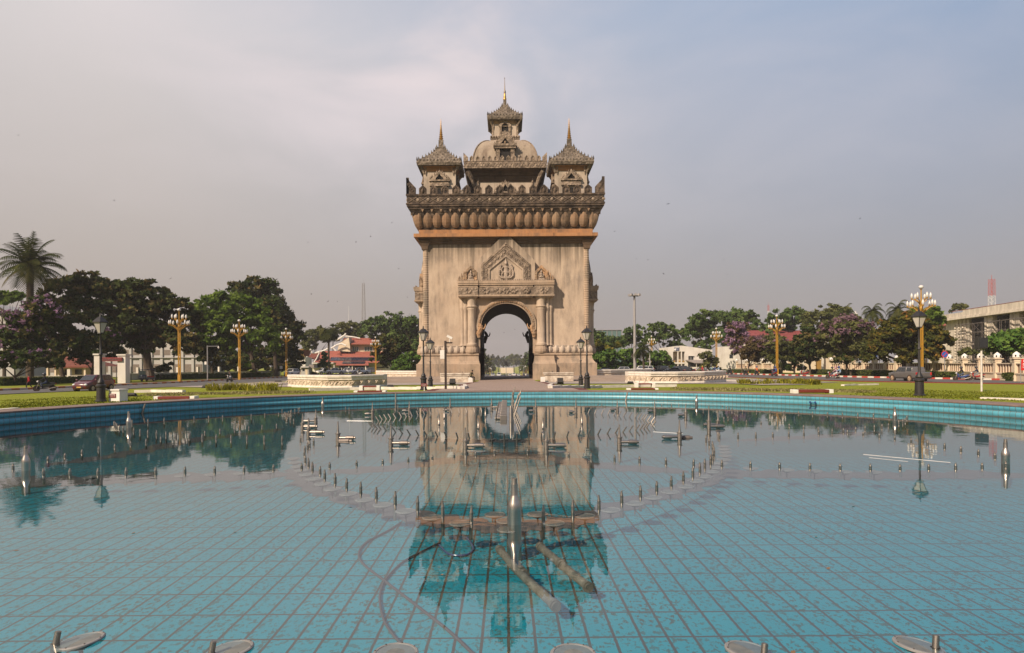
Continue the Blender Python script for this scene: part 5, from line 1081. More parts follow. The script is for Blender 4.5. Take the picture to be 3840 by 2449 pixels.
c3 = [(-19.5, 104), (-17.0, 101.5), (-14.8, 99), (-13.8, 96.6)]; curved_wall([(gx(1410, 104)[0], 104), (gx(1480, 99)[0], 99), (gx(1560, 95)[0], 95), (gx(1600, 94)[0], 94)], 1.55, 'carved_wall', 'low plain curved wall at the foot of the left tower side', 1.2, False)
curved_wall([(gx(2210, 94)[0], 94), (gx(2290, 95.5)[0], 95.5), (gx(2380, 99)[0], 99), (gx(2440, 103)[0], 103)], 1.55, 'carved_wall', 'low plain curved wall at the foot of the right tower side', 1.2, False)
for s, w in ((-1, 'left'), (1, 'right')):
    mb = MB(); x = s * 4.75
    for k, (ex, z0, z1) in enumerate(((.0, 0, .9), (.1, .9, 1.08), (.18, 1.08, 1.22))): mb.box(min(x - s * ex, x + s * 3.5), max(x - s * ex, x + s * 3.5), -ex, 1.6 + ex, z0, z1)
    o = mb.build('wing_wall', 'peeling_white'); o.location = (0, 77.2, zg(5, 77) - .03); tag(o, 'peeling white wing wall beside the path at the ' + w + ' of the arch', 'wing wall')
    mb = MB(); mb.box(-.27, .27, -.27, .27, 0, .62); mb.box(-.24, .24, -.24, .24, .62, .65); o = mb.build('bollard', 'white_paint', bevel=.02); o.location = (s * 4.42, 76.5, zg(4, 76)); tag(o, 'squat white block at the ' + w + ' edge of the path', 'bollard')
# ------------------------------------------------------------------ foliage
DS = 3840 / 2408.0                    # tree outlines were read on a 2408 wide view of the photograph
def mesh_quads(name, V, m, tint):
    n = len(V) // 4; me = bpy.data.meshes.new(name); me.vertices.add(4 * n); me.vertices.foreach_set('co', V.astype(np.float32).ravel())
    me.loops.add(4 * n); me.loops.foreach_set('vertex_index', np.arange(4 * n, dtype=np.int32)); me.polygons.add(n); me.polygons.foreach_set('loop_start', np.arange(0, 4 * n, 4, dtype=np.int32)); me.polygons.foreach_set('loop_total', np.full(n, 4, dtype=np.int32))
    at_ = me.attributes.new('tint', 'FLOAT', 'FACE'); at_.data.foreach_set('value', np.clip(tint, 0, 1).astype(np.float32)); me.materials.append(MATS[m]); me.update(); me.validate(); return me
def unit(a): return a / np.maximum(np.linalg.norm(a, axis=1, keepdims=True), 1e-6)
def leaf_quads(C, R_, n, size, per=36, flat=.7, up=.35, shell=.55, lowcut=-.55, clump=.17, lobe_filter=None, topbias=0.0, aspect=.55):
    """leaf quads gathered in clumps spread through a set of spheres"""
    C = np.array(C, float); R_ = np.array(R_, float); w = R_ ** 2; nc = max(6, n // per)
    k = RNG.choice(len(R_), nc, p=w / w.sum()); d = unit(RNG.normal(size=(nc, 3)) + np.array([0, 0, topbias])); d[:, 2] = np.where(d[:, 2] < lowcut, -d[:, 2] * .6, d[:, 2])
    rr = R_[k] * (shell + (1.04 - shell) * RNG.random(nc) ** .6) * (1 + .10 * RNG.normal(size=nc))
    cc = C[k] + d * rr[:, None] * np.array([1, 1, .92]); cr = (clump * R_[k] + .25) * (.7 + .7 * RNG.random(nc)); ct = RNG.random(nc)
    i = np.repeat(np.arange(nc), per); N = len(i); off = unit(RNG.normal(size=(N, 3))) * (RNG.random(N) ** .5)[:, None] * np.array([1, 1, flat])
    P = cc[i] + off * cr[i][:, None]; nrm = unit(d[i] * .5 + RNG.normal(size=(N, 3)) * .6 + np.array([0, 0, up])); t = unit(np.cross(nrm, RNG.normal(size=(N, 3)))); b = np.cross(nrm, t)
    s = size * (.6 + .8 * RNG.random(N))[:, None]; V = np.empty((N, 4, 3)); V[:, 0] = P - t * s; V[:, 1] = P + b * s * aspect; V[:, 2] = P + t * s; V[:, 3] = P - b * s * aspect
    tint = .22 + .40 * ct[i] + .30 * RNG.random(N) + .12 * off[:, 2]
    return V.reshape(-1, 3), tint
def trunk(root, base, tops, r, m='bark'):
    mb = MB(); base = Vector(base); mid = base.lerp(sum((Vector(t) for t in tops), Vector()) / len(tops), .42); mid.x = base.x * .6 + mid.x * .4; mid.y = base.y * .7 + mid.y * .3
    mb.path([base - Vector((0, 0, .2)), base + Vector((0, 0, .5)), base.lerp(mid, .5) + Vector((rnd.uniform(-.15, .15), 0, 0)), mid], [r * 1.5, r * 1.05, r * .9, r * .8], 8)
    for t in tops:
        t = Vector(t); q = mid.lerp(t, .5) + Vector((rnd.uniform(-.3, .3), rnd.uniform(-.3, .3), rnd.uniform(0, .5))); mb.path([mid - Vector((0, 0, .1)), q, t], [r * .62, r * .38, r * .12], 6)
        for _ in range(2): mb.path([q, q.lerp(t, .5) + Vector((rnd.uniform(-1, 1), rnd.uniform(-1, 1), rnd.uniform(0, 1))) * (t - q).length * .4], [r * .25, r * .07], 5)
    return mb.build('trunk', m, root, True)
def tree(name, label, lobes, D, m, n=5000, leaf=.34, base=None, r=.3, group='trees', flower=None, fl_lobes=None, fl_n=900, fl_up=.9, cat='tree', depth=.8, bark='bark', cut=None, **kw):
    """lobes: (x, y, radius) on the 2408 wide view at depth D; they become spheres staggered in depth"""
    bx = base if base else sum(l[0] for l in lobes) / len(lobes); b = gx(bx * DS, D); root = thing(name, label, cat, b, 0, group); C = []; RR = []
    for j, (x, y, q) in enumerate(lobes):
        rad = q * DS / FPX * D; dd = D + rad * depth * (((j * 37) % 7) / 3.0 - 1.0) * .8; p = at(x * DS, y * DS, dd) - b; C.append(p); RR.append(rad * dd / D)
    V, t = leaf_quads(C, RR, n, leaf, **kw)
    if cut:
        zc = at(bx * DS, cut * DS, D).z - b.z; q4 = V.reshape(-1, 4, 3); ok = q4[:, :, 2].mean(1) > zc + .45 * np.sin(q4[:, 0, 0] * 1.7) + .3 * np.sin(q4[:, 0, 1] * 2.3 + 1) + .25 * RNG.normal(size=len(q4)); V = q4[ok].reshape(-1, 3); t = t[ok]
    o = bpy.data.objects.new('crown', mesh_quads('crown', V, m, t)); COL.objects.link(o); o.parent = root
    if flower:
        fl = fl_lobes if fl_lobes is not None else range(len(lobes)); V, t = leaf_quads([C[i] for i in fl], [RR[i] * 1.03 for i in fl], fl_n, leaf * .8, per=12, shell=.9, topbias=fl_up, clump=.10, up=.3)
        o = bpy.data.objects.new('blossom', mesh_quads('blossom', V, flower, t)); COL.objects.link(o); o.parent = root
    if r: trunk(root, (0, 0, 0), [tuple(c - Vector((0, 0, q * .25))) for c, q in list(zip(C, RR))[:7]], r, bark)
    return root
def frond_palm(name, label, x, ytop_crown, D, L, trunk_r, nf=22, base_x=None, m='leaf_palm', group='palms', droop=.9, leaflet=.55):
    c = at(x * DS, ytop_crown * DS, D); b = gx((base_x or x) * DS, D); root = thing(name, label, 'palm', b, 0, group); c = c - b; V = []; tint = []
    for i in range(nf):
        az = i * 2.399 + rnd.uniform(-.2, .2); el = R(82 - 102 * (i / nf) ** 1.1 + rnd.uniform(-6, 6)); l = L * rnd.uniform(.85, 1.08); P = Vector(c); d = Vector((math.cos(az) * math.cos(el), math.sin(az) * math.cos(el), math.sin(el))); side = Vector((-math.sin(az), math.cos(az), 0)); S_ = 18; tt = rnd.random() * .45 + (.5 if i > nf * .86 else 0)
        for k in range(S_):
            t = k / S_; P2 = P + d * (l / S_); d = (d + Vector((0, 0, -droop * .10 * (1 + t)))).normalized(); ll = leaflet * L * .5 * (math.sin(math.pi * min(1, .18 + t * .82)) ** .6) * rnd.uniform(.85, 1.1); w = l / S_ * .55
            for s in (-1, 1):
                tip = P2 + side * s * ll * .82 + d * ll * .45 + Vector((0, 0, -ll * .42)); V += [P, P + d * w * 1.6, tip + d * w * .3, tip]; tint.append(tt + .3 * rnd.random())
            V += [P + side * .03, P - side * .03, P2 - side * .03, P2 + side * .03]; tint.append(.6); P = P2
    o = bpy.data.objects.new('fronds', mesh_quads('fronds', np.array([tuple(v) for v in V]), m, np.array(tint))); COL.objects.link(o); o.parent = root
    mb = MB(); mb.path([(0, 0, -.2), (0, 0, .4), (c.x * .45, c.y * .45, c.z * .55), (c.x, c.y, c.z - .1)], [trunk_r * 1.5, trunk_r * 1.1, trunk_r, trunk_r * .9], 8); mb.build('trunk', 'bark', root, True)
    return root
def fan_palm(name, label, x, y, D, rad, group='palms'):
    c = at(x * DS, y * DS, D); b = gx(x * DS, D); root = thing(name, label, 'palm', b, 0, group); c = c - b; V = []; tint = []
    for i in range(46):
        d = unit(RNG.normal(size=(1, 3)))[0]; d[2] = abs(d[2]) * 1.2 - .35; d = Vector(d).normalized(); q = Vector(c) + d * rad * rnd.uniform(.55, .8); a = d.orthogonal().normalized(); e = d.cross(a); tt = rnd.random() * .6 + (.2 if d.z < -.3 else 0)
        for k in range(14):
            g = 2 * math.pi * k / 14; tip = q + (a * math.cos(g) + e * math.sin(g)) * rad * .42 + d * rad * .12 * (1 if d.z > 0 else .5) - Vector((0, 0, rad * .08)); s = (tip - q).cross(d).normalized() * rad * .035; V += [q, q + (tip - q) * .6 + s, tip, q + (tip - q) * .6 - s]; tint.append(tt + .25 * rnd.random())
    o = bpy.data.objects.new('fronds', mesh_quads('fronds', np.array([tuple(v) for v in V]), 'leaf_palm', np.array(tint))); COL.objects.link(o); o.parent = root
    mb = MB(); mb.path([(0, 0, -.2), (0, 0, c.z * .5), (c.x, c.y, c.z)], [.4, .28, .3], 8); mb.build('trunk', 'bark', root, True); return root
# left side, near to far
GT = 'trees along the left road'
tree('rain_tree', 'huge dark rain tree with an umbrella crown of brownish tips on the left', [(150, 690, 42), (195, 678, 44), (250, 690, 44), (300, 690, 46), (345, 705, 48), (395, 730, 46), (440, 765, 42), (240, 740, 55), (320, 760, 58), (390, 790, 48), (180, 735, 45), (455, 800, 30), (290, 800, 40), (350, 815, 36), (420, 815, 34)], 108, 'leaf_rain', 30000, .40, 354, .75, GT, per=50, flat=.45, shell=.58, clump=.19, cut=828)
tree('flowering_tree', 'large tree with purple blossom under the coconut palm', [(95, 735, 42), (60, 770, 44), (110, 780, 46), (150, 765, 40), (30, 800, 38), (80, 825, 40), (170, 805, 36), (130, 830, 30)], 92, 'leaf_dark', 13000, .30, 150, .32, GT, 'blossom_pink', [0, 1, 4], 850, cut=850)
tree('flowering_tree', 'smaller dark tree with a few purple sprays behind the left black lamp', [(215, 815, 34), (250, 800, 30), (195, 845, 28), (262, 830, 24)], 96, 'leaf_dark', 6000, .28, 214, .2, GT, 'blossom_pink', [1, 3], 260, cut=846)
tree('flowering_tree', 'low leaning tree with pink sprays at the left edge', [(20, 850, 26), (60, 850, 28), (100, 848, 26), (130, 855, 18), (-15, 845, 26)], 84, 'leaf_dark', 5000, .25, 30, .15, GT, 'blossom_pink', [1, 2, 0], 220)
tree('broadleaf_tree', 'bright green spreading tree in the middle of the left row', [(500, 722, 36), (545, 718, 38), (590, 735, 38), (480, 755, 34), (535, 760, 44), (600, 775, 42), (560, 800, 44), (500, 795, 36), (625, 805, 36), (460, 720, 14)], 130, 'leaf_fresh', 15000, .40, 600, .5, GT, cut=842)
tree('broadleaf_tree', 'tall dark ragged tree rising behind the bright green one', [(565, 685, 26), (600, 675, 24), (635, 680, 26), (600, 715, 34), (645, 725, 34), (650, 765, 36), (685, 775, 24), (700, 765, 14), (665, 800, 32), (705, 800, 14), (620, 760, 30)], 146, 'leaf_dark', 13000, .42, 650, .5, GT, clump=.3)
tree('broadleaf_tree', 'dense dark tree filling the shade at the right of the left row', [(560, 850, 26), (600, 845, 28), (640, 840, 30), (680, 835, 26), (530, 840, 24), (700, 850, 16)], 150, 'leaf_dark', 9000, .4, 560, .35, GT)
tree('shrubbery', 'dark shrubs filling the shade behind the left low wall', [(485, 866, 14), (505, 862, 15), (525, 864, 15), (548, 860, 16), (570, 864, 15), (590, 860, 16), (612, 862, 16), (635, 860, 16), (655, 864, 15), (676, 860, 16), (695, 866, 12)], 158, 'leaf_dark', 8000, .4, 590, 0, GT, cat='shrubs')
tree('broadleaf_tree', 'dark tree between the rain tree and the bright green tree', [(475, 815, 28), (490, 838, 20), (455, 820, 20), (515, 815, 22)], 132, 'leaf_dark', 6000, .4, 500, .3, GT)
tree('small_tree', 'small dark street tree before the white school', [(385, 868, 12), (400, 862, 12), (372, 872, 9)], 112, 'leaf_dark', 900, .25, 376, .07, GT)
tree('small_tree', 'thin green sapling in front of the white low wall', [(585, 862, 7), (590, 852, 7), (594, 872, 6)], 128, 'leaf_fresh', 400, .25, 591, .06, GT)
tree('broadleaf_tree', 'pale green tree at the left edge behind the gabled house', [(10, 705, 20), (45, 700, 16), (-15, 715, 22)], 120, 'leaf_fresh', 2500, .4, 10, .3, GT)
frond_palm('coconut_palm', 'tall coconut palm standing over the trees at the far left', 71, 626, 98, 5.5, .5, 36, 70, group='left palm', droop=.62, leaflet=.62)
# background left of the tower
GB = 'hazy trees behind the red roofed hall'
tree('broadleaf_tree', 'hazy olive tree behind the fan palm', [(735, 792, 20), (752, 785, 18), (728, 812, 18), (770, 800, 16)], 215, 'leaf_olive', 4500, .5, 738, .3, GB)
tree('broadleaf_tree', 'hazy rounded tree right of the conifer', [(800, 775, 20), (825, 770, 18), (845, 778, 18), (815, 790, 20), (840, 795, 16)], 225, 'leaf_olive', 5000, .5, 820, .3, GB)
tree('broadleaf_tree', 'broad hazy tree behind the lattice mast', [(880, 768, 26), (915, 763, 26), (900, 790, 28), (862, 785, 20), (935, 790, 24)], 215, 'leaf_mid', 7000, .5, 900, .35, GB)
tree('broadleaf_tree', 'wide lacy tree touching the left side of the tower', [(950, 762, 24), (980, 768, 24), (1000, 790, 26), (965, 795, 26), (940, 775, 20), (990, 820, 24)], 190, 'leaf_mid', 7000, .45, 985, .4, GB, clump=.3)
tree('broadleaf_tree', 'faint low tree at the edge of the sky beside the ragged tree', [(715, 830, 14), (722, 818, 9), (705, 845, 14)], 240, 'leaf_olive', 1500, .5, 715, .2, GB)
mb = MB(); root = thing('conifer', 'slim dark conifer peak above the hazy trees', 'tree', gx(783 * DS, 220), 0, GB)
C_ = [tuple(at(783 * DS, y * DS, 220) - root.location) for y in (768, 775, 784, 794)]; V, t = leaf_quads(C_, [.7, 1.1, 1.6, 2.1], 1500, .4); o = bpy.data.objects.new('crown', mesh_quads('crown', V, 'leaf_dark', t)); COL.objects.link(o); o.parent = root; mb.path([(0, 0, 0), C_[0]], [.3, .05]); mb.build('trunk', 'bark', root)
fan_palm('fan_palm', 'sugar palm with a round head of fans before the red roofs', 773, 790, 172, 2.9, 'left fan palm')
tree('broadleaf_tree', 'dark rounded tree in front of the red roofed hall, left of the tower', [(905, 818, 26), (935, 815, 26), (955, 835, 24), (920, 845, 28), (890, 840, 20), (940, 860, 20)], 150, 'leaf_dark', 7000, .4, 925, .3, GB)
tree('plumeria', 'rounded plumeria bush with pale flowers at the left foot of the tower', [(935, 862, 16), (955, 850, 18), (975, 845, 18), (985, 862, 14), (960, 868, 16)], 140, 'leaf_plumeria', 4500, .33, 960, .15, GB)
tree('small_tree', 'small green street tree before the red roofed hall', [(765, 845, 10), (758, 858, 10), (770, 860, 10), (763, 834, 7), (768, 872, 7)], 158, 'leaf_mid', 1600, .3, 764, .1, GB)
tree('shrub', 'low dark shrub at the corner of the guard hut', [(738, 880, 6), (730, 884, 5), (745, 884, 5)], 160, 'leaf_brownish', 500, .25, 738, .05, GB, cat='shrub')
# right of the tower
GR = 'trees right of the tower'
for lb, lobes, D, m, n in [('dark green tree touching the right side of the tower', [(1400, 795, 22), (1425, 805, 22), (1450, 810, 20), (1405, 830, 18)], 205, 'leaf_mid', 5000),
        ('yellow flowering bush right of the tower foot', [(1405, 815, 14), (1425, 822, 13), (1450, 812, 9), (1400, 832, 12)], 182, 'leaf_yellow', 2600),
        ('bushy plumeria nearest the tower on the right', [(1415, 845, 18), (1435, 838, 16), (1400, 858, 14), (1440, 858, 16), (1420, 865, 15)], 170, 'leaf_plumeria', 4500),
        ('pale topped plumeria behind the floodlight mast', [(1470, 838, 15), (1490, 835, 15), (1480, 855, 18), (1500, 860, 14), (1462, 862, 14)], 174, 'leaf_plumeria', 4200),
        ('plumeria between the floodlight mast and the white building', [(1535, 840, 16), (1558, 842, 16), (1545, 860, 17), (1572, 858, 14), (1520, 862, 13)], 176, 'leaf_plumeria', 4500),
        ('hazy rounded tree left of the tall mast', [(1480, 785, 18), (1500, 780, 18), (1470, 805, 18), (1500, 805, 18)], 215, 'leaf_mid', 3800),
        ('hazy tree with the domed top right of the tall mast', [(1535, 775, 16), (1556, 768, 16), (1575, 780, 18), (1600, 790, 18), (1560, 800, 22), (1590, 815, 18), (1530, 800, 18)], 205, 'leaf_mid', 6500),
        ('large green tree above the white building', [(1640, 760, 24), (1665, 748, 24), (1625, 785, 22), (1660, 780, 28), (1690, 800, 26), (1645, 815, 22)], 185, 'leaf_mid', 8000),
        ('broad green tree left of the red roof', [(1700, 750, 24), (1740, 745, 24), (1765, 755, 22), (1720, 775, 26), (1760, 780, 24)], 190, 'leaf_mid', 8000),
        ('broad green tree right behind the red roof', [(1830, 755, 26), (1865, 745, 26), (1885, 765, 24), (1840, 780, 26), (1805, 775, 20)], 185, 'leaf_mid', 7500),
        ('spreading green tree above the dark street tree', [(1905, 755, 22), (1930, 748, 24), (1960, 742, 26), (1985, 755, 22), (1945, 772, 24), (1910, 785, 18)], 165, 'leaf_olive', 8000),
        ('tall feathery tree with a pale tip beside the rooftop pipes', [(1965, 733, 14), (1990, 740, 16), (2010, 755, 14), (1980, 755, 16)], 172, 'leaf_olive', 3000)]:
    tree('plumeria' if 'plumeria' in lb else ('bush' if 'bush' in lb else 'broadleaf_tree'), lb, lobes, D, m, n, .33 if D < 170 else .46, None, .25, GR)
frond_palm('coconut_palm', 'drooping palm behind the floodlight mast', 1512, 822, 150, 3.6, .25, 20, 1514, group='palms right of the tower', droop=1.3)
GS = 'street trees along the right road'
tree('flowering_tree', 'slender tree thick with pink blossom by the white building', [(1728, 775, 18), (1738, 795, 22), (1722, 805, 18), (1750, 770, 12), (1735, 825, 16)], 142, 'leaf_brownish', 4500, .30, 1745, .15, GS, 'blossom_pink', None, 2400, .4, cut=848)
tree('flowering_tree', 'brownish street tree with dull mauve top left of the yellow lamp', [(1775, 815, 24), (1760, 835, 20), (1795, 810, 22), (1790, 840, 24), (1770, 855, 16)], 132, 'leaf_brownish', 6500, .30, 1757, .16, GS, 'blossom_dull', [0, 2], 700, cut=848)
tree('flowering_tree', 'brownish street tree behind the yellow lamp with a flat top', [(1820, 810, 24), (1842, 818, 22), (1828, 840, 24), (1808, 830, 20), (1850, 838, 16)], 128, 'leaf_olive', 6000, .30, 1837, .16, GS, 'blossom_dull', [0, 1], 300, cut=842)
tree('street_tree', 'dark round street tree before the ornate gate', [(1895, 800, 28), (1885, 825, 26), (1910, 830, 26), (1900, 850, 22), (1920, 800, 18)], 122, 'leaf_dark', 8000, .32, 1904, .24, GS, cut=846)
tree('flowering_tree', 'wide street tree with a mauve blossom dome on the right', [(1960, 790, 34), (1990, 775, 34), (2020, 790, 34), (1975, 825, 36), (2015, 830, 32), (2045, 815, 24), (1945, 830, 22)], 110, 'leaf_olive', 13000, .30, 1990, .2, GS, 'blossom_dull', [0, 1, 2], 3000, cut=846)
tree('street_tree', 'large dark street tree with orange leaves behind the black lamp', [(2110, 775, 34), (2150, 765, 34), (2080, 800, 34), (2140, 805, 40), (2185, 790, 32), (2060, 825, 26), (2110, 835, 34), (2170, 830, 32), (2215, 800, 22), (2200, 825, 22), (2240, 805, 12)], 98, 'leaf_autumn', 18000, .32, 2126, .35, GS, cut=848)
tree('street_tree', 'green crown rising behind the top of the right yellow lamp', [(2165, 745, 18), (2190, 740, 18), (2205, 755, 15), (2150, 735, 12)], 112, 'leaf_fresh', 2600, .34, 2180, .2, GS)
tree('plumeria', 'large plumeria with cream flowers at the right edge over the fence', [(2345, 810, 22), (2375, 800, 24), (2405, 795, 26), (2365, 825, 22), (2400, 825, 24), (2335, 825, 14)], 79, 'leaf_plumeria', 7500, .30, 2385, .16, GS, cut=838)
tree('bush', 'feathery bush looking over the fence before the scaffolding', [(2275, 828, 10), (2292, 832, 9), (2262, 834, 8), (2310, 834, 8)], 102, 'leaf_olive', 1300, .25, 2280, .06, GS, cat='bush')
tree('small_tree', 'tree with a thin leafy top by the wall of the white building', [(1660, 838, 14), (1672, 855, 16), (1655, 865, 13), (1680, 872, 12)], 148, 'leaf_olive', 2600, .3, 1668, .12, GS)
tree('small_tree', 'hazy tree top behind the construction building', [(2250, 725, 10), (2263, 722, 9), (2240, 730, 7)], 150, 'leaf_olive', 900, .35, 2250, .1, GS)
tree('street_tree', 'low leafy branches at the left of the crossing sign', [(1990, 855, 22), (2030, 850, 22), (2010, 865, 18), (1965, 860, 16)], 108, 'leaf_dark', 3000, .28, 2000, .14, GS, cut=848)
for x, y, L, lb in ((2052, 735, 3.6, 'arching palm at the left of the right black lamp'), (2110, 732, 3.8, 'arching palm right behind the black lamp top'), (2195, 748, 3.0, 'palm showing at the right of the yellow lamp globes'), (1990, 738, 3.0, 'palm half hidden in the trees before the rooftop pipes')):
    frond_palm('royal_palm', lb, x, y, 128, L, .22, 18, group='palms behind the right trees', droop=1.5)
frond_palm('areca_palm', 'slim palm with short fronds in front of the yellow lamp', 1826, 842, 124, 2.4, .1, 12, 1828, group='palms behind the right trees', droop=1.4)
# clipped tree in two tiers and round shrubs
root = thing('topiary', 'clipped topiary tree in two rounded tiers beside the gate', 'tree', gx(1868 * DS, 128), 0, GS)
C_ = [tuple(at(x * DS, y * DS, 128) - root.location) for x, y in ((1868, 838), (1858, 845), (1880, 845), (1868, 865), (1850, 866), (1886, 866))]
V, t = leaf_quads(C_, [1.9, 1.5, 1.5, 1.0, .8, .8], 7000, .2, shell=.85, clump=.05); o = bpy.data.objects.new('crown', mesh_quads('crown', V, 'leaf_mid', t)); COL.objects.link(o); o.parent = root; mb = MB(); mb.path([(0, 0, 0), (0, 0, 3.5)], [.2, .12]); mb.build('trunk', 'bark', root)
def hedge(label, pts, h, w=1.2, n=3000):
    root = thing('hedge', label, 'hedge', (*pts[0], zg(*pts[0])), 0, 'clipped hedges by the right kerb'); C = []; RR = []
    for a, b in zip(pts, pts[1:]):
        k = max(2, int(math.dist(a, b) / .7))
        for i in range(k + 1): x, y = a[0] + (b[0] - a[0]) * i / k, a[1] + (b[1] - a[1]) * i / k; C.append((x - pts[0][0], y - pts[0][1], zg(x, y) - root.location.z + h * .5)); RR.append(h * .52)
    V, t = leaf_quads(C, RR, n, .14, per=14, shell=.85, clump=.08); V[:, 2] = np.clip(V[:, 2], -.1, h * 1.02); o = bpy.data.objects.new('leaves', mesh_quads('leaves', V, 'leaf_hedge', t)); COL.objects.link(o); o.parent = root
    mb = MB()
    for a, b in zip(C, C[1:]): mb.cbox(((a[0] + b[0]) / 2, (a[1] + b[1]) / 2, h * .45), (math.dist(a, b) + .02, w * .75, h * .85), math.atan2(b[1] - a[1], b[0] - a[0]))
    mb.build('leafy_core', 'leaf_hedge', root)
def hpts(x0, x1, D0, D1): return [tuple(gx(x0, D0)[:2]), tuple(gx((x0 + x1) / 2, (D0 + D1) / 2)[:2]), tuple(gx(x1, D1)[:2])]
hedge('low hedge at the right end beyond the red banner', hpts(3780, 3960, 73, 68), 1.05); hedge('low hedge behind the two motorcycles', hpts(3500, 3590, 90, 84), .95); hedge('low hedge behind the pickup', hpts(3265, 3480, 104, 92), 1.0, 1.2, 4500)
hedge('low hedge under the pedestrian sign', hpts(3190, 3262, 112, 106), 1.0); hedge('low hedge before the gate', hpts(3036, 3180, 126, 114), 1.0, 1.2, 3500); hedge('low hedge left of the topiary', hpts(2700, 2930, 150, 136), .9, 1.2, 3500)
root = thing('shrub', 'round clipped shrub beside the yellow lamp on the right', 'shrub', gx(2937, 131), 0, GS); V, t = leaf_quads([(0, 0, 1.1)], [1.2], 1800, .16, shell=.85, clump=.08); o = bpy.data.objects.new('leaves', mesh_quads('leaves', V, 'leaf_hedge', t)); COL.objects.link(o); o.parent = root
for xs, D, lb in (((0, 330), 96, 'dark clipped hedge under the left wall by the gatehouse'), ((560, 1010), 132, 'dark hedge under the white school wall')):
    hedge(lb, hpts(xs[0], xs[1], D * .86, D), 1.1, 1.5, 4500)
# grass: rough tufts, yellow lily clumps
def blades(name, label, centres, n, h, spread, m, cat, kind=None, group=None, lean=.5):
    o0 = Vector(centres[0]); V = []; T_ = []
    for c in centres:
        c = Vector(c) - o0
        for _ in range(n):
            a = rnd.uniform(0, 6.28); r = spread * math.sqrt(rnd.random()); p = c + Vector((r * math.cos(a), r * math.sin(a), 0)); p.z = zg(p.x + o0.x, p.y + o0.y) - o0.z; b = rnd.uniform(0, 6.28); hh = h * rnd.uniform(.5, 1.15); d = Vector((math.cos(b), math.sin(b), 0)); s = Vector((-d.y, d.x, 0)) * .022 * (1 + h); m1 = p + Vector((0, 0, hh * .7)) + d * hh * lean * .35; tip = p + Vector((0, 0, hh * .8)) + d * hh * lean
            V += [p - s, p + s, m1 + s * .8, m1 - s * .8, m1 - s * .8, m1 + s * .8, tip + s * .1, tip - s * .1]; t = rnd.random(); T_ += [t, min(1, t + .1)]
    me = mesh_quads(name, np.array([tuple(v) for v in V]), m, np.array(T_)); o = bpy.data.objects.new(name, me); COL.objects.link(o); o.location = o0; return tag(o, label, cat, group, kind)
def spots(px, k, jx, jy): return [tuple(gnd(x + rnd.uniform(-jx, jx), y + rnd.uniform(-jy, jy))) for x, y in px for _ in range(k)]
GL = 'yellow lily clumps on the lawns'
for i in range(13): x = 800 + i * 19 + rnd.uniform(-5, 5); blades('lily_clump', 'spiky yellow green lily clump in the row on the left lawn', [tuple(gnd(x + rnd.uniform(-9, 9), 1464 + rnd.uniform(-4, 3)))], rnd.randint(30, 75), rnd.uniform(.35, .8), rnd.uniform(.35, .8), 'blade_yellow', 'plant', None, GL + ' left', 1.1)
for i in range(15): x = 2785 + i * 20 + rnd.uniform(-5, 5); blades('lily_clump', 'spiky yellow green lily clump in the row on the right lawn', [tuple(gnd(x + rnd.uniform(-9, 9), 1441 + rnd.uniform(-2, 2)))], rnd.randint(30, 75), rnd.uniform(.35, .8), rnd.uniform(.35, .8), 'blade_yellow', 'plant', None, GL + ' right', 1.1)
blades('dry_grass', 'rough dry grass along the left of the pool', spots([(x, 1482 - (x - 540) * .018) for x in range(560, 1160, 14)], 3, 9, 4), 34, .13, .5, 'blade_dry', 'grass', 'stuff')
blades('dry_grass', 'rough dry grass along the right of the pool', spots([(x, 1459 + (x - 2540) * .014) for x in range(2540, 3260, 14)], 3, 9, 4), 34, .14, .5, 'blade_dry', 'grass', 'stuff')
blades('lawn_grass', 'short green blades of the lawns round the pool', spots([(x, 1515 - x * .035) for x in range(0, 560, 14)], 6, 10, 16) + spots([(x, 1470 + (x - 3250) * .03) for x in range(3250, 3840, 14)], 6, 10, 16), 16, .05, .9, 'blade_lawn', 'grass', 'stuff', None, .6)
# ------------------------------------------------------------------ lamps
def black_lamp():
    t = thing('park_lamp', 'x', 'lamp post')
    mb = MB(); mb.lathe([(.22, 0), (.22, .06), (.18, .10), (.165, .62), (.20, .66), (.20, .72), (.13, .78), (.15, .84), (.10, .95), (.07, 1.0), (.055, 1.05), (.05, 2.0), (.075, 2.03), (.075, 2.08), (.045, 2.12), (.04, 2.9), (.06, 2.93), (.03, 2.98)], n=12); mb.build('post', 'black_iron', t, True)
    mb = MB(); mb.lathe([(.11, 2.98), (.13, 3.0), (.30, 3.42), (.28, 3.43)], n=6); mb.build('lantern_glass', 'lamp_glass', t)
    mb = MB(); mb.lathe([(.14, 2.96), (.13, 3.0), (.10, 3.0)], n=6)
    for i in range(6): a = math.pi * i / 3; mb.tube((.13 * math.cos(a), .13 * math.sin(a), 3.0), (.305 * math.cos(a), .305 * math.sin(a), 3.43), .014, n=4)
    mb.build('lantern_frame', 'black_iron', t); mb = MB(); mb.lathe([(.34, 3.42), (.34, 3.46), (.12, 3.66), (.05, 3.68), (.04, 3.74), (.02, 3.85)], n=6); mb.build('lantern_cap', 'black_iron', t); return t
bl = black_lamp(); bfirst = True
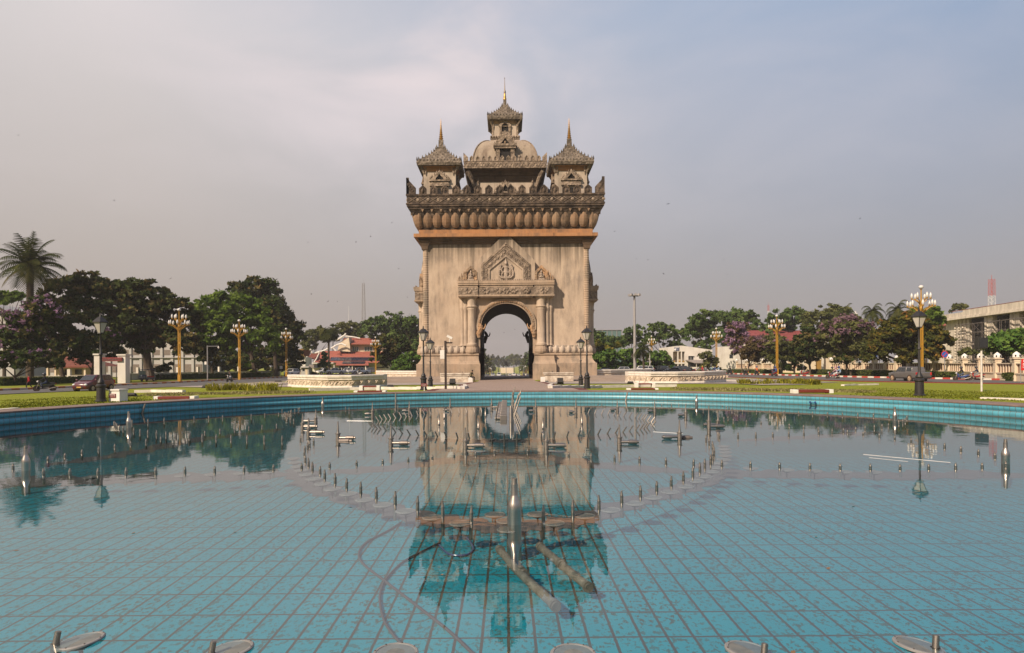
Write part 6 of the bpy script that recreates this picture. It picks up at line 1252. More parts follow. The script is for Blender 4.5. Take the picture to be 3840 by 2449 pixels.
for x, yt, yb, lb in [(378, 1174, 1508, 'black park lamp at the left of the pool beside the white pump box'), (1588, 1222, 1465, 'taller looking black lamp with a red plaque at its foot, left of the arch'), (1614, 1266, 1463, 'black park lamp just right of the plaque, left of the arch'), (2178, 1263, 1457, 'left lamp of the pair right of the arch'), (2201, 1221, 1461, 'right and nearer lamp of the pair right of the arch'), (3447, 1152, 1486, 'black park lamp at the right of the pool before the pickup')]:
    D = FPX * 3.85 / (yb - yt); p = gx(x, D); o = bl if bfirst else dup(bl); bfirst = False; o.location = p; tag(o, lb, 'lamp post', 'black park lamps')
    top = at(x, yt, D).z; k = (top - p.z) / 3.85; o.scale = (max(.9, min(1.1, k)),) * 2 + (k,)
def yellow_lamp():
    t = thing('street_lamp', 'x', 'street lamp'); H_ = 11.3
    mb = MB(); mb.cbox((0, 0, .6), (.42, .42, 1.2))
    for dx in (-.13, .13): mb.cbox((dx, 0, 4.8), (.13, .16, 7.4))
    for z in (2.4, 4.2, 6.0, 7.8): mb.cbox((0, 0, z), (.2, .12, .22))
    mb.lathe([(.17, 8.3), (.22, 8.5), (.16, 8.7), (.09, 8.9), (.06, 10.7), (.14, 10.8)], n=10); mb.build('pole', 'yellow_paint', t)
    for tier, (z0, z1, r, n, a0) in enumerate(((7.6, 8.85, 1.38, 8, R(14)), (8.75, 9.75, .95, 6, R(30)))):
        for k in range(n):
            a = a0 + 2 * math.pi * k / n; c, s = math.cos(a), math.sin(a); mb = MB()
            mb.path([(c * .1, s * .1, z0), (c * .25, s * .25, z0 + .45), (c * r * .65, s * r * .65, z1 - .22), (c * r, s * r, z1 - .12), (c * (r + .1), s * (r + .1), z1 - .05)], [.06, .06, .05, .045, .03], 5); mb.lathe([(.03, z1 - .2), (.10, z1 - .1), (.12, z1)], (c * r, s * r, 0), 8); arm = mb.build('arm', 'yellow_paint', t)
            mb = MB(); mb.lathe([(.07, 0), (.13, .11), (.15, .24), (.12, .41), (.06, .56), (.015, .64)], (c * r, s * r, z1), 10); mb.build('bulb', 'white_globe', arm, True)
    mb = MB(); mb.ball((0, 0, 11.05), .27, 12, 8, (1, 1, .85)); mb.build('globe', 'white_globe', t, True); return t
yl = yellow_lamp(); yfirst = True
for x, yt, D, lb in [(673, 1155, 94, 'yellow street lamp with a cluster of white bulbs, nearest on the left road'), (898, 1197, 108, 'yellow street lamp before the bright green tree'), (1074, 1229, 130, 'yellow street lamp beside the ragged dark tree'), (1409, 1262, 143, 'distant yellow street lamp before the red roofed hall'), (3456, 1068, 82, 'large yellow street lamp behind the pickup'), (2914, 1179, 118, 'yellow street lamp before the maroon roof'), (2687, 1228, 152, 'yellow street lamp beside the white building'), (2444, 1258, 189, 'distant yellow street lamp right of the floodlight mast')]:
    p = gx(x, D); o = yl if yfirst else dup(yl); yfirst = False; o.location = p; k = (at(x, yt, D).z - p.z) / 11.32; o.scale = (k, k, k); o.rotation_euler = (0, 0, rnd.uniform(-.1, .1)); tag(o, lb, 'street lamp', 'yellow street lamps')
# avenue lamps beyond the arch
al = thing('avenue_lamp', 'x', 'street lamp'); mb = MB(); mb.path([(0, 0, 0), (0, 0, 7.2)], [.09, .06], 6); mb.path([(-1.0, 0, 6.6), (-.5, 0, 6.4), (0, 0, 6.9), (.5, 0, 6.4), (1.0, 0, 6.6)], .04, 4); mb.build('pole', 'yellow_paint', al); mb = MB()
for dx, z in ((-1, 6.7), (-.5, 6.9), (0, 7.3), (.5, 6.9), (1, 6.7)): mb.ball((dx, 0, z), .3, 6, 5, (1, 1, 1.4))
mb.build('bulbs', 'white_globe', al); alf = True
for s, w in ((-1, 'left'), (1, 'right')):
    for i in range(13):
        y = 190 + i * 30; x = s * 12.8; o = al if alf else dup(al); alf = False; o.location = (x, y, zg(x, y)); tag(o, 'small bulb lamp in the row down the ' + w + ' side of the avenue', 'street lamp', 'avenue lamps on the ' + w)
# floodlight mast, camera poles
D = 150; p = gx(2381, D); t = thing('floodlight_mast', 'tall grey floodlight mast right of the tower', 'mast', p); ht = at(2381, 1108, D).z - p.z; mb = MB(); mb.lathe([(.42, 0), (.4, 1), (.24, ht)], n=10); mb.build('pole', 'pole_grey', t, True)
mb = MB(); mb.lathe([(.3, ht - .2), (.9, ht - .1), (.9, ht), (.2, ht + .1)], n=10); mb.build('head_frame', 'pole_grey', t)
for k in range(8): a = k * math.pi / 4; mb = MB(); mb.cbox((1.25 * math.cos(a), 1.25 * math.sin(a), ht + .1), (.55, .4, .5), a); mb.build('floodlight', 'pole_grey', t)
def cam_pole(x, yt, D, arm, m, label, box=True, z_arm=None, ln=1.6):
    p = gx(x, D); ht = at(x, yt, D).z - p.z; t = thing('camera_pole', label, 'camera pole', p, 0, None); mb = MB(); mb.lathe([(.1, 0), (.085, ht)], n=8) if m != 'brown_pole' else mb.cbox((0, 0, ht / 2), (.13, .13, ht)); mb.build('pole', m, t)
    mb = MB(); mb.tube((0, 0, ht - .12), (arm * ln, 0, ht - .12), .045, n=6); mb.build('arm', m, t)
    mb = MB()
    if m == 'brown_pole': mb.T = Matrix.Translation((arm * ln * .6, 0, ht + .22)) @ Matrix.Rotation(R(28), 4, 'Y'); mb.cbox((0, 0, 0), (.34, .14, .14)); mb.T = None; mb.tube((arm * ln * .6, 0, ht - .1), (arm * ln * .6, 0, ht + .2), .025)
    else: mb.lathe([(.04, ht - .1), (.13, ht - .3), (.14, ht - .42), (.05, ht - .55)], (arm * ln, 0, 0), 8)
    mb.build('camera', 'white_paint', t)
    if box: mb = MB(); mb.cbox((-.19 if m == 'brown_pole' else -.28, 0, ht * .72 if m == 'brown_pole' else ht * .50), (.26, .2, .52) if m == 'brown_pole' else (.35, .25, .5)); mb.build('control_box', 'white_paint', t)
    return t
D_ = 37.5; cam_pole(1671, 1278, D_, 1, 'brown_pole', 'dark square camera pole with a white camera and box left of the arch', ln=.42)
cam_pole(778, 1296, 106, 1, 'galv', 'grey pole with a long camera arm on the left pavement', ln=1.9); cam_pole(2437, 1296, 160, -1, 'pole_white', 'white pole with a dome camera right of the floodlight mast', ln=1.1); cam_pole(2905, 1272, 134, 1, 'galv', 'grey curved road light before the maroon roof', box=False, ln=.9)
# loudspeaker on a white pole
p = gnd(3681, 1469); D = p.y; t = thing('pole_speaker', 'black loudspeaker on a scuffed white pole at the right', 'loudspeaker', p); ht = at(3681, 1308, D).z - p.z; mb = MB(); mb.lathe([(.055, 0), (.055, ht)], n=10); mb.build('pole', 'pole_white', t, True)
mb = MB(); w_ = 36 / FPX * D; hh = at(3681, 1266, D).z - p.z - ht; mb.prism([(-w_ / 2, ht), (w_ * .42, ht), (w_ / 2, ht + .06), (w_ / 2, ht + hh), (-w_ / 2, ht + hh)], -.18, .2); mb.build('cabinet', 'trim', t, bevel=.02); mb = MB(); mb.box(-w_ * .42, w_ * .42, -.195, -.18, ht + .1, ht + hh - .08); mb.build('grille', 'bike_black', t)
# white pump box with plaque, vent pipe
p = gnd(428, 1506); u = p.y / FPX; t = thing('pump_box', 'white masonry pump box with a red plaque at the left of the pool', 'pump box', p, R(-14)); w_, h_ = 50 * u, 41 * u; mb = MB(); mb.box(-w_ / 2, w_ / 2, 0, w_ * .75, 0, h_); mb.build('box', 'white_paint', t, bevel=.015); mb = MB(); mb.box(-w_ * .53, w_ * .53, -.04, w_ * .79, h_, h_ + .06); mb.build('lid', 'white_paint', t)
def scribble(mb, x0, x1, z, h, y, gap=.55):
    """one line of rounded looping letters, written as strokes"""
    x = x0; k = 0
    while x < x1 - h * .5:
        w = h * rnd.uniform(.45, .8); s = rnd.randint(0, 3); r = h * .09
        P = [[(0, 0), (0, .8), (.5, 1), (1, .8), (1, 0)], [(0, .9), (0, .1), (.5, 0), (1, .1), (1, 1)], [(.1, .9), (.1, .1), (.5, .5), (.9, .1), (.9, .9)], [(.2, .5), (0, .3), (.3, 0), (1, .1), (1, .9), (.5, 1)]][s]
        mb.path([(x + a * w, y, z + b * h) for a, b in P], r, 4)
        if rnd.random() < .35: mb.path([(x + .2 * w, y, z + 1.25 * h), (x + .8 * w, y, z + 1.35 * h)], r, 4)
        x += w + h * .32
mb = MB(); pw, ph = 32 * u, 14.5 * u; px0 = -w_ * .47; mb.box(px0, px0 + pw, -.03, -.003, h_ * .36, h_ * .36 + ph); pl = mb.build('plaque', 'plaque_red', t)
mb = MB(); mb.frame([(px0 + .02, h_ * .36 + .02), (px0 + .02, h_ * .36 + ph - .02), (px0 + pw - .02, h_ * .36 + ph - .02), (px0 + pw - .02, h_ * .36 + .02)], [(px0 + .03, h_ * .36 + .03), (px0 + .03, h_ * .36 + ph - .03), (px0 + pw - .03, h_ * .36 + ph - .03), (px0 + pw - .03, h_ * .36 + .03)], -.036, -.031)
for k, (a, b, hh) in enumerate(((.1, .92, .17), (.12, .88, .13), (.28, .74, .12))): scribble(mb, px0 + a * pw, px0 + b * pw, h_ * .36 + ph * (.62 - .24 * k), ph * hh, -.034)
mb.build('lettering', 'sign_white', pl)
mb = MB(); q = gnd(462, 1499); k = q.y / FPX; mb.path([(0, 0, 0), (0, 0, 18 * k), (-.02, 0, 24 * k), (-.07, 0, 27 * k), (-.13, 0, 26 * k)], 2.9 * k, 10); o = mb.build('vent_pipe', 'white_paint', smooth=True); o.location = q; tag(o, 'white gooseneck vent pipe beside the pump box', 'pipe')
# red plaque on a white stake at the lamp foot
p = gnd(1591, 1466); u = p.y / FPX; t = thing('plaque_sign', 'small red plaque on a white stake before the black lamp', 'sign', p); mb = MB(); mb.box(-.02, .02, -.02, .02, 0, 17 * u); mb.build('stake', 'white_paint', t); mb = MB(); mb.box(-12 * u, 12 * u, -.04, -.02, 17 * u, 28 * u); pl = mb.build('plaque', 'plaque_red', t); mb = MB()
for k, (a, b) in enumerate(((-10, 10), (-10, 10), (-6, 6))): scribble(mb, a * u, b * u, (24.3 - 3.1 * k) * u, 1.7 * u, -.045)
mb.build('lettering', 'sign_white', pl)
# benches
def bench(x0, x1, yb, yt, plank, label, low=False):
    p = gnd((x0 + x1) / 2, yb); u = p.y / FPX; L = (x1 - x0) * u; h = (yb - yt) * u; t = thing('bench', label, 'bench', p, 0, 'white and red benches'); e = .17 * L if not low else .12 * L
    for s in (-1, 1): mb = MB(); mb.box(min(s * L / 2, s * (L / 2 - e)), max(s * L / 2, s * (L / 2 - e)), 0, .42, -.05, h); mb.build('end_block', 'white_paint', t, bevel=.015)
    mb = MB(); mb.box(-L / 2 + e + .003, L / 2 - e - .003, -.03, .4, h * plank[0], h * plank[1]); mb.build('plank', 'red_wood', t, bevel=.01); return t
bench(1347, 1424, 1465, 1446, (.68, .95), 'white and red bench standing on the lawn left of the path'); bench(1326, 1446, 1471, 1465, (.1, .95), 'low red bench at the pool rim in front of the left lawn bench', True)
bench(2382, 2458, 1453, 1437, (.68, .95), 'white and red bench standing on the lawn right of the path'); bench(2353, 2470, 1462, 1456, (.1, .95), 'low red bench at the pool rim in front of the right lawn bench', True)
bench(573, 729, 1498, 1486, (.1, .95), 'low red bench at the pool rim right of the pump box', True); bench(2977, 3127, 1475, 1461, (.2, .95), 'low red bench with white ends at the right pool rim', True)
# black floodlights on the lawn and steps
def flood(x, y, w, h, label, base=True):
    p = gnd(x, y); u = p.y / FPX; t = thing('ground_floodlight', label, 'floodlight', p, 0, 'black ground floodlights'); w *= u; h *= u; mb = MB(); mb.T = Matrix.Translation((0, 0, h * .62)) @ Matrix.Rotation(R(-28), 4, 'X'); mb.box(-w / 2, w / 2, -.12, .12, -h * .36, h * .36)
    for k in range(6): mb.box(-w / 2 + w * k / 6 + .01, -w / 2 + w * (k + .5) / 6, .12, .2, -h * .33, h * .33)
    mb.build('housing', 'trim', t, bevel=.02); mb = MB(); mb.path([(-w * .62, 0, h * .6), (-w * .55, 0, h * .2), (w * .55, 0, h * .2), (w * .62, 0, h * .6)], .025, 5); mb.box(-w * .7, w * .7, -.12, .12, 0, .05); mb.tube((0, 0, 0), (0, 0, h * .22), .05); mb.build('bracket', 'black_iron', t); return t
flood(1697, 1446, 21, 26, 'black floodlight on a bracket at the left of the path'); flood(2101, 1443, 22, 26, 'black floodlight on a bracket at the right of the path'); flood(1464, 1452, 20, 8, 'flat black floodlight on the lawn by the left carved wall'); flood(2364, 1440, 20, 9, 'flat black floodlight tucked under the right carved wall'); flood(775, 1455, 28, 9, 'flat black floodlight by the lily clumps on the left lawn'); flood(492, 1487, 36, 12, 'black floodlight lying behind the vent pipe'); flood(2806, 1434, 10, 11, 'small boxy floodlight on the right lawn'); flood(1043, 1433, 22, 6, 'small floodlight by the road on the left lawn')
for x, y, w in ((1734, 1404, 'left'), (2072, 1402, 'right')):
    p = at(x, y, 79); t = thing('wall_floodlight', 'small twin floodlight on a stalk over the ' + w + ' wing wall', 'floodlight', (p.x, p.y, .98), 0, 'twin floodlights on the wing walls'); z = p.z - .98; mb = MB(); mb.tube((0, 0, 0), (0, 0, z), .03); mb.build('stalk', 'black_iron', t); mb = MB(); mb.box(-.28, -.03, -.1, .1, z - .1, z + .12); mb.box(.03, .28, -.1, .1, z - .1, z + .12); mb.build('housing', 'trim', t)
# road signs
def sign_post(x, yb, yt, D, m='galv'):
    p = gx(x, D); return p, at(x, yt, D).z - p.z
D = 104; p, ht = sign_post(3298, 1402, 1340, D); t = thing('road_sign', 'blue square sign with a walking figure in a white triangle', 'sign', p, 0, 'road signs'); mb = MB(); mb.tube((0, 0, 0), (0, 0, ht), .04); mb.build('post', 'galv', t); s = .52
mb = MB(); mb.box(-s, s, -.03, .0, ht, ht + 2 * s); pl = mb.build('panel', 'sign_blue', t); mb = MB(); mb.prism([(-.42, ht + .14), (.42, ht + .14), (0, ht + .95)], -.045, -.031); mb.build('triangle', 'sign_white', pl); mb = MB()
mb.ball((.0, -.055, ht + .64), .055, 8, 6); mb.path([(0, -.055, ht + .58), (-.02, -.055, ht + .38)], .045, 6); mb.path([(-.02, -.055, ht + .4), (.06, -.055, ht + .3), (.1, -.055, ht + .18)], .03, 5); mb.path([(-.02, -.055, ht + .4), (-.08, -.055, ht + .3), (-.13, -.055, ht + .19)], .03, 5); mb.path([(0, -.055, ht + .55), (.1, -.055, ht + .45)], .025, 5); mb.path([(0, -.055, ht + .55), (-.09, -.055, ht + .44)], .025, 5); mb.build('walker', 'trim', pl)
def round_sign(x, y, r, D, label, cross=True):
    p = gx(x, D); z = at(x, y, D).z - p.z; r = r / FPX * D; t = thing('road_sign', label, 'sign', p, 0, 'road signs'); mb = MB(); mb.tube((0, 0, 0), (0, 0, z), .04); mb.build('post', 'galv', t); c = lambda q, n=24: [(q * math.cos(2 * math.pi * i / n), z + q * math.sin(2 * math.pi * i / n)) for i in range(n)]
    mb = MB(); mb.prism(c(r), -.06, -.045); mb.build('rim', 'sign_red' if cross else 'sign_white', t); mb = MB(); mb.prism(c(r * .82), -.075, -.061); f = mb.build('face', 'sign_blue', t)
    mb = MB()
    if cross:
        for a in (-1, 1): q = r * .6; k = r * .07; mb.prism([(-q - k, z - a * q + k), (-q + k, z - a * q - k), (q + k, z + a * q - k), (q - k, z + a * q + k)], -.08, -.076)
        mb.build('cross', 'sign_red', f)
    else: mb.tube((0, -.08, z - r * .45), (0, -.08, z + .1), r * .12); mb.prism([(-r * .4, z + r * .1), (r * .4, z + r * .1), (0, z + r * .6)], -.085, -.076); mb.build('arrow', 'sign_white', f)
round_sign(3542, 1329, 13, 92, 'round blue no stopping sign with a red rim and cross on the right'); round_sign(2903, 1358, 7.6, 129, 'round blue and red no stopping sign half hidden beside the yellow lamp'); round_sign(2529, 1376, 4, 165, 'small round blue arrow sign by the white building', False)
p = gx(1054, 142); t = thing('road_sign', 'small white square sign beside the yellow lamp on the left', 'sign', p, 0, 'road signs'); mb = MB(); mb.tube((0, 0, 0), (0, 0, 1.7), .04); mb.build('post', 'galv', t); mb = MB(); mb.box(-.3, .3, -.04, 0, 1.7, 2.4); mb.build('panel', 'sign_white', t)
# red banner with white letters at the right edge
D = 66; p = gx(3835, D); z0, z1 = at(3835, 1389, D).z - p.z, at(3835, 1347, D).z - p.z; x0 = (3829 - 3835) / FPX * D; t = thing('banner', 'red banner with white letters cut by the right edge', 'banner', p); mb = MB(); mb.add([(x0, 0, z0), (1.5, -.2, z0 + .02), (1.5, -.2, z1 - .02), (x0 + .05, 0, z1), (x0, .03, z0), (1.5, -.17, z0 + .02), (1.5, -.17, z1 - .02), (x0 + .05, .03, z1)], [(0, 1, 2, 3), (7, 6, 5, 4), (0, 4, 5, 1), (1, 5, 6, 2), (2, 6, 7, 3), (3, 7, 4, 0)]); cl = mb.build('cloth', 'sign_red', t); mb = MB(); h = z1 - z0; yy = -.06
mb.path([(x0 + .22, yy, z0 + .74 * h), (x0 + .22, yy, z0 + .88 * h), (x0 + .32, yy, z0 + .94 * h), (x0 + .44, yy - .02, z0 + .88 * h), (x0 + .44, yy - .02, z0 + .74 * h)], .03, 5)
mb.path([(x0 + .20, yy, z0 + .42 * h), (x0 + .16, yy, z0 + .58 * h), (x0 + .28, yy, z0 + .64 * h), (x0 + .42, yy - .02, z0 + .58 * h), (x0 + .40, yy - .02, z0 + .46 * h), (x0 + .28, yy, z0 + .52 * h)], .032, 5); mb.path([(x0 + .18, yy, z0 + .34 * h), (x0 + .16, yy, z0 + .26 * h), (x0 + .28, yy, z0 + .22 * h), (x0 + .42, yy - .02, z0 + .3 * h)], .032, 5); mb.path([(x0 + .28, yy, z0 + .16 * h), (x0 + .34, yy - .02, z0 + .04 * h)], .03, 5)
scribble(mb, x0 + .6, x0 + 1.35, z0 + .62 * h, .26 * h, -.16); scribble(mb, x0 + .6, x0 + 1.35, z0 + .15 * h, .26 * h, -.16); mb.build('lettering', 'sign_white', cl)
mb = MB(); mb.tube((x0, .05, 0), (x0, .05, z1), .03); mb.build('post', 'galv', t)
# traffic light in the avenue
D = 150; p = gx(1898, D); t = thing('traffic_light', 'black traffic light in the middle of the avenue behind the arch', 'traffic light', p); z = at(1898, 1367, D).z - p.z; mb = MB(); mb.tube((0, 0, 0), (0, 0, z), .07); mb.build('post', 'galv', t); mb = MB(); mb.box(-.28, .22, -.15, .15, z - .2, z + .75); mb.box(.05, .4, -.1, .2, z - .3, z + .5); mb.build('head', 'trim', t)
for k in range(3): mb = MB(); mb.ball((-.03, -.15, z + .62 - .27 * k), .1, 8, 6); mb.build('lens', 'glass_dark', t)
for x, w in ((1826, 'left'), (1982, 'right')):
    D = 140; p = gx(x, D); z = at(x, 1369, D).z - p.z; t = thing('street_sign', 'dark sign board on a post behind the ' + w + ' side of the arch', 'sign', p, 0, 'boards behind the arch'); mb = MB(); mb.tube((0, 0, 0), (0, 0, z + .4), .05); mb.build('post', 'trim', t); mb = MB(); mb.box(-.3, .3, -.06, .06, z - .1, z + .35); mb.build('board', 'trim', t)
# white kerbs of the lawns behind the arch
for s in (-1, 1): kerb_line([(s * 5.3, 124), (s * 5.0, 132), (s * 4.3, 141)], .35, .4)
# masts on the skyline
def lattice_mast(x, yb, yt, D, w0, w1, m_top, m_bot, label, split=.62, seg=14):
    p = gx(x, D); z0 = at(x, yb, D).z - p.z; z1 = at(x, yt, D).z - p.z; t = thing('lattice_mast', label, 'mast', p, 0, 'lattice masts'); A, B = MB(), MB(); hw = lambda z: w0 + (w1 - w0) * z / z1
    n = seg
    for i in range(n):
        za, zb = z1 * i / n, z1 * (i + 1) / n; mb = A if i / n >= split else B; a, b = hw(za), hw(zb); ca = [(-a, -a, za), (a, -a, za), (a, a, za), (-a, a, za)]; cb = [(-b, -b, zb), (b, -b, zb), (b, b, zb), (-b, b, zb)]; r = max(.028, w0 * .035)
        for k in range(4): j = (k + 1) % 4; mb.tube(ca[k], cb[k], r * 1.4, n=4); mb.tube(ca[k], cb[j], r, n=4); mb.tube(ca[j], cb[k], r, n=4); mb.tube(cb[k], cb[j], r, n=4)
    A.tube((0, 0, z1), (0, 0, z1 * 1.05), .05, n=4); A.build('upper_lattice', m_top, t); B.build('lower_lattice', m_bot, t); return t
lattice_mast(1365, 1230, 1063, 330, 1.25, .55, 'grey_steel', 'galv', 'grey and white lattice mast left of the tower', .45, 20); lattice_mast(3721, 1145, 1048, 170, .70, .52, 'red_steel', 'white_steel', 'red topped lattice mast above the construction building', .80, 22); lattice_mast(2883, 1180, 1144, 420, .5, .4, 'red_steel', 'white_steel', 'tiny red and white mast tip above the trees', .9, 30)
p = gx(1309, 300); t = thing('radio_mast', 'thin needle mast left of the lattice mast', 'mast', p); z = at(1309, 1148, 300).z - p.z; mb = MB(); mb.path([(0, 0, 0), (0, 0, z * .6), (0, 0, z)], [.16, .12, .05], 5); mb.build('pole', 'white_steel', t)
for dx, dz, w in ((0, 0, ''), (1, -2, ''), (1.8, 1, '')):
    p = at(3201 + dx * 7, 1172 + dz * 2, 175); mb = MB(); mb.tube((0, 0, -16), (0, 0, 0), .22, n=6); o = mb.build('vent_stack', 'white_steel'); o.location = p; tag(o, 'pale antenna pipe standing above the right trees', 'antenna', 'pale antenna pipes')
# birds
bm_ = MB(); bm_.lathe([(.0, -.22), (.06, -.1), (.07, .05), (.04, .16), (.0, .22)], n=6); bm_.v = [(x, z, y) for x, y, z in bm_.v]
for s in (-1, 1): bm_.add([(0, -.06, .02), (s * .28, .05, .14), (s * .55, -.08, .05), (s * .25, -.10, .1), (0, .08, .02)], [(0, 3, 4), (3, 2, 1), (3, 1, 4)])
bird = bm_.build('bird', 'cloth_black'); bf = True
for x, y in [(70, 507), (1390, 887), (1335, 908), (1155, 909), (1168, 1103), (1495, 1008), (1528, 1115), (1230, 1131), (1265, 1131), (1470, 835), (2305, 868), (2386, 971), (2430, 975), (2488, 1027), (2714, 975), (2728, 1029), (3225, 820), (2505, 765), (1930, 1235), (1890, 1248), (760, 1150), (428, 752), (640, 1045), (1980, 1290)]:
    o = bird if bf else bird.copy()
    if not bf: COL.objects.link(o)
    bf = False; o.location = at(x, y, rnd.uniform(55, 75) if 1800 > x or x > 2000 else 130); o.rotation_euler = (rnd.uniform(-.4, .4), rnd.uniform(-.8, .8), rnd.uniform(0, 6)); o.scale = (.36,) * 3; tag(o, 'small dark swallow flying against the sky', 'bird', 'swallows round the tower')
# ------------------------------------------------------------------ buildings
class Bld:
    """a building whose facade stands at depth D; corners are read off as picture pixels"""
    def __init__(s, name, label, px, D, cat='building', group=None):
        s.D = D; s.o = gx(px, D); s.t = thing(name, label, cat, s.o, 0, group)
    def P(s, x, y, dD=0.0): return at(x, y, s.D + dD) - s.o
    def box(s, mb, x0, x1, y0, y1, d0, d1):
        a = s.P(x0, y1); b = s.P(x1, y0); zb = a.z if y1 < 1430 else -.3
        mb.box(a.x, b.x, d0, d1, zb, b.z); return mb
    def part(s, name, m, x0, x1, y0, y1, d0, d1, parent=None, label=None):
        o = s.box(MB(), x0, x1, y0, y1, d0, d1).build(name, m, parent or s.t)
        if label: o['label'] = label
        return o
    def poly(s, name, m, pts, d0, d1, parent=None): mb = MB(); mb.prism([(s.P(x, y).x, s.P(x, y).z) for x, y in pts], d0, d1); return mb.build(name, m, parent or s.t)
    def slope(s, name, m, x0t, x1t, yt, dt, x0b, x1b, yb, db, parent=None, th=.25, back=None):
        a, b, c, d = s.P(x0t, yt, dt), s.P(x1t, yt, dt), s.P(x1b, yb, db), s.P(x0b, yb, db); e = Vector((0, 0, -th)); mb = MB(); V = [a, b, c, d, a + e, b + e, c + e, d + e]
        mb.add(V, [(0, 3, 2, 1), (4, 5, 6, 7), (0, 1, 5, 4), (1, 2, 6, 5), (2, 3, 7, 6), (3, 0, 4, 7)])
        if back: q = [Vector((d.x, back, d.z)), Vector((c.x, back, c.z))]; mb.add([a, b, q[1], q[0], d, c], [(0, 1, 2, 3), (0, 3, 4), (1, 5, 2)])
        return mb.build(name, m, parent or s.t)
    def line(s, name, m, pts, r, parent=None, dD=0.0): mb = MB(); mb.path([s.P(x, y, dD) for x, y in pts], r, 6); return mb.build(name, m, parent or s.t, True)
# --- left: white school, gate, gatehouse, low wall, gabled house
b = Bld('school_building', 'long white two storey school with lattice panels behind the left trees', 400, 152)
w = b.part('wall', 'grey_shaded_wall', -160, 757, 1268, 1440, .3, 12)
for k in range(-4, 19):
    x = 20 + k * 39
    if x > 735: break
    b.part('pilaster', 'grey_shaded_wall', x - 4, x + 4, 1270, 1440, .0, .29)
    if k in (2, 8, 15): b.part('door', 'dark_room', x + 9, x + 26, 1364, 1440, .24, .32)
    else: b.part('lattice_panel', 'lattice', x + 7, x + 33, 1366, 1396, .22, .32)
    b.part('lattice_panel', 'lattice', x + 7, x + 33, 1312, 1331, .22, .32)
b.part('ledge', 'grey_shaded_wall', -160, 759, 1341, 1346, -.25, .28); b.part('roof', 'roof_brown', -170, 766, 1258, 1267, -1.2, 13)
b = Bld('gatehouse', 'small gatehouse with a brown hipped roof under the flowering trees', 258, 112)
b.part('wall', 'cream_wall', 205, 318, 1368, 1440, .5, 6); b.slope('roof', 'roof_brown', 222, 300, 1333, 4.0, 172, 342, 1374, -1.0, back=8)
b.part('doorway', 'dark_room', 236, 258, 1385, 1440, .42, .52); b.part('window', 'glass_dark', 275, 300, 1385, 1404, .42, .52)
for x in (186, 216, 268, 326): b.part('post', 'cream_wall', x - 3, x + 3, 1371, 1440, -.6, -.3)
t = Bld('school_gate', 'white gate pillars carrying a dark red lettered beam', 415, 92, 'gate')
for x0, x1, yt in ((353, 377, 1332), (441, 470, 1334)): p_ = t.part('pillar', 'white_wall', x0, x1, yt, 1442, 0, 1.1); t.part('pillar_cap', 'white_wall', x0 - 3, x1 + 3, yt - 6, yt - .1, -.15, 1.25, p_)
bm = t.part('beam', 'plaque_red', 378, 460, 1340, 1355, -.25, -.01); mb = MB(); a, c_ = t.P(386, 1352), t.P(455, 1343); scribble(mb, a.x, c_.x, a.z, (c_.z - a.z) * .8, -.27); mb.build('lettering', 'lattice', bm)
for k in range(4): t.part('gate_leaf', 'black_iron', 429 + k * 3, 430 + k * 3, 1375, 1442, .4 + k, .5 + k)
def wallrun(label, pts, h, m='white_wall', post=True, step=6):
    t = thing('low_wall', label, 'wall', (*pts[0], zg(*pts[0])), 0, 'low walls by the left road'); o = Vector(t.location)
    for a, c in zip(pts, pts[1:]):
        L = math.dist(a, c); n = max(1, int(L / step)); rz = math.atan2(c[1] - a[1], c[0] - a[0]); mb = MB(); mid = ((a[0] + c[0]) / 2 - o.x, (a[1] + c[1]) / 2 - o.y, h / 2); mb.cbox(mid, (L, .25, h), rz); mb.cbox((mid[0], mid[1], h + .04), (L + .01, .4, .078), rz); mb.build('panel', m, t)
        if post:
            for i in range(n): x, y = a[0] + (c[0] - a[0]) * (i + .5) / n - o.x, a[1] + (c[1] - a[1]) * (i + .5) / n - o.y; mb = MB(); mb.cbox((x, y, (h + 1.15) / 2), (.5, .42, h + 1.15), rz); mb.build('post', m, t)
G = lambda x, D: tuple(gx(x, D)[:2])
wallrun('low white wall in front of the gatehouse, left of the gate', [G(-60, 98), G(180, 104), G(340, 104)], .95); wallrun('low white wall with posts right of the gate', [G(475, 112), G(700, 130), G(930, 148), G(1050, 160)], 1.15)
b = Bld('gabled_house', 'house with a steep gable and dark curled ornament cut by the left edge', -10, 125); b.poly('wall', 'grey_shaded_wall', [(-140, 1440), (-140, 1230), (-40, 1140), (52, 1190), (52, 1440)], 0, 9)
b.slope('roof', 'roof_brown', -42, 20, 1132, 0, -42, 68, 1132, -1) if False else None
b.line('bargeboard', 'bark', [(-150, 1236), (-40, 1132), (58, 1192)], .28, dD=-.4); b.line('gable_ornament', 'trim', [(4, 1176), (14, 1172), (20, 1180), (14, 1188), (6, 1184)], .18, dD=-.2); b.line('gable_ornament', 'trim', [(-10, 1170), (0, 1166), (0, 1184)], .15, dD=-.2); b.line('cross_beam', 'trim', [(-30, 1216), (38, 1216)], .12, dD=-.2)
b.slope('roof', 'roof_grey', -42, 8, 1132, 9.5, 52, 80, 1196, 9.5, th=.2) if False else None
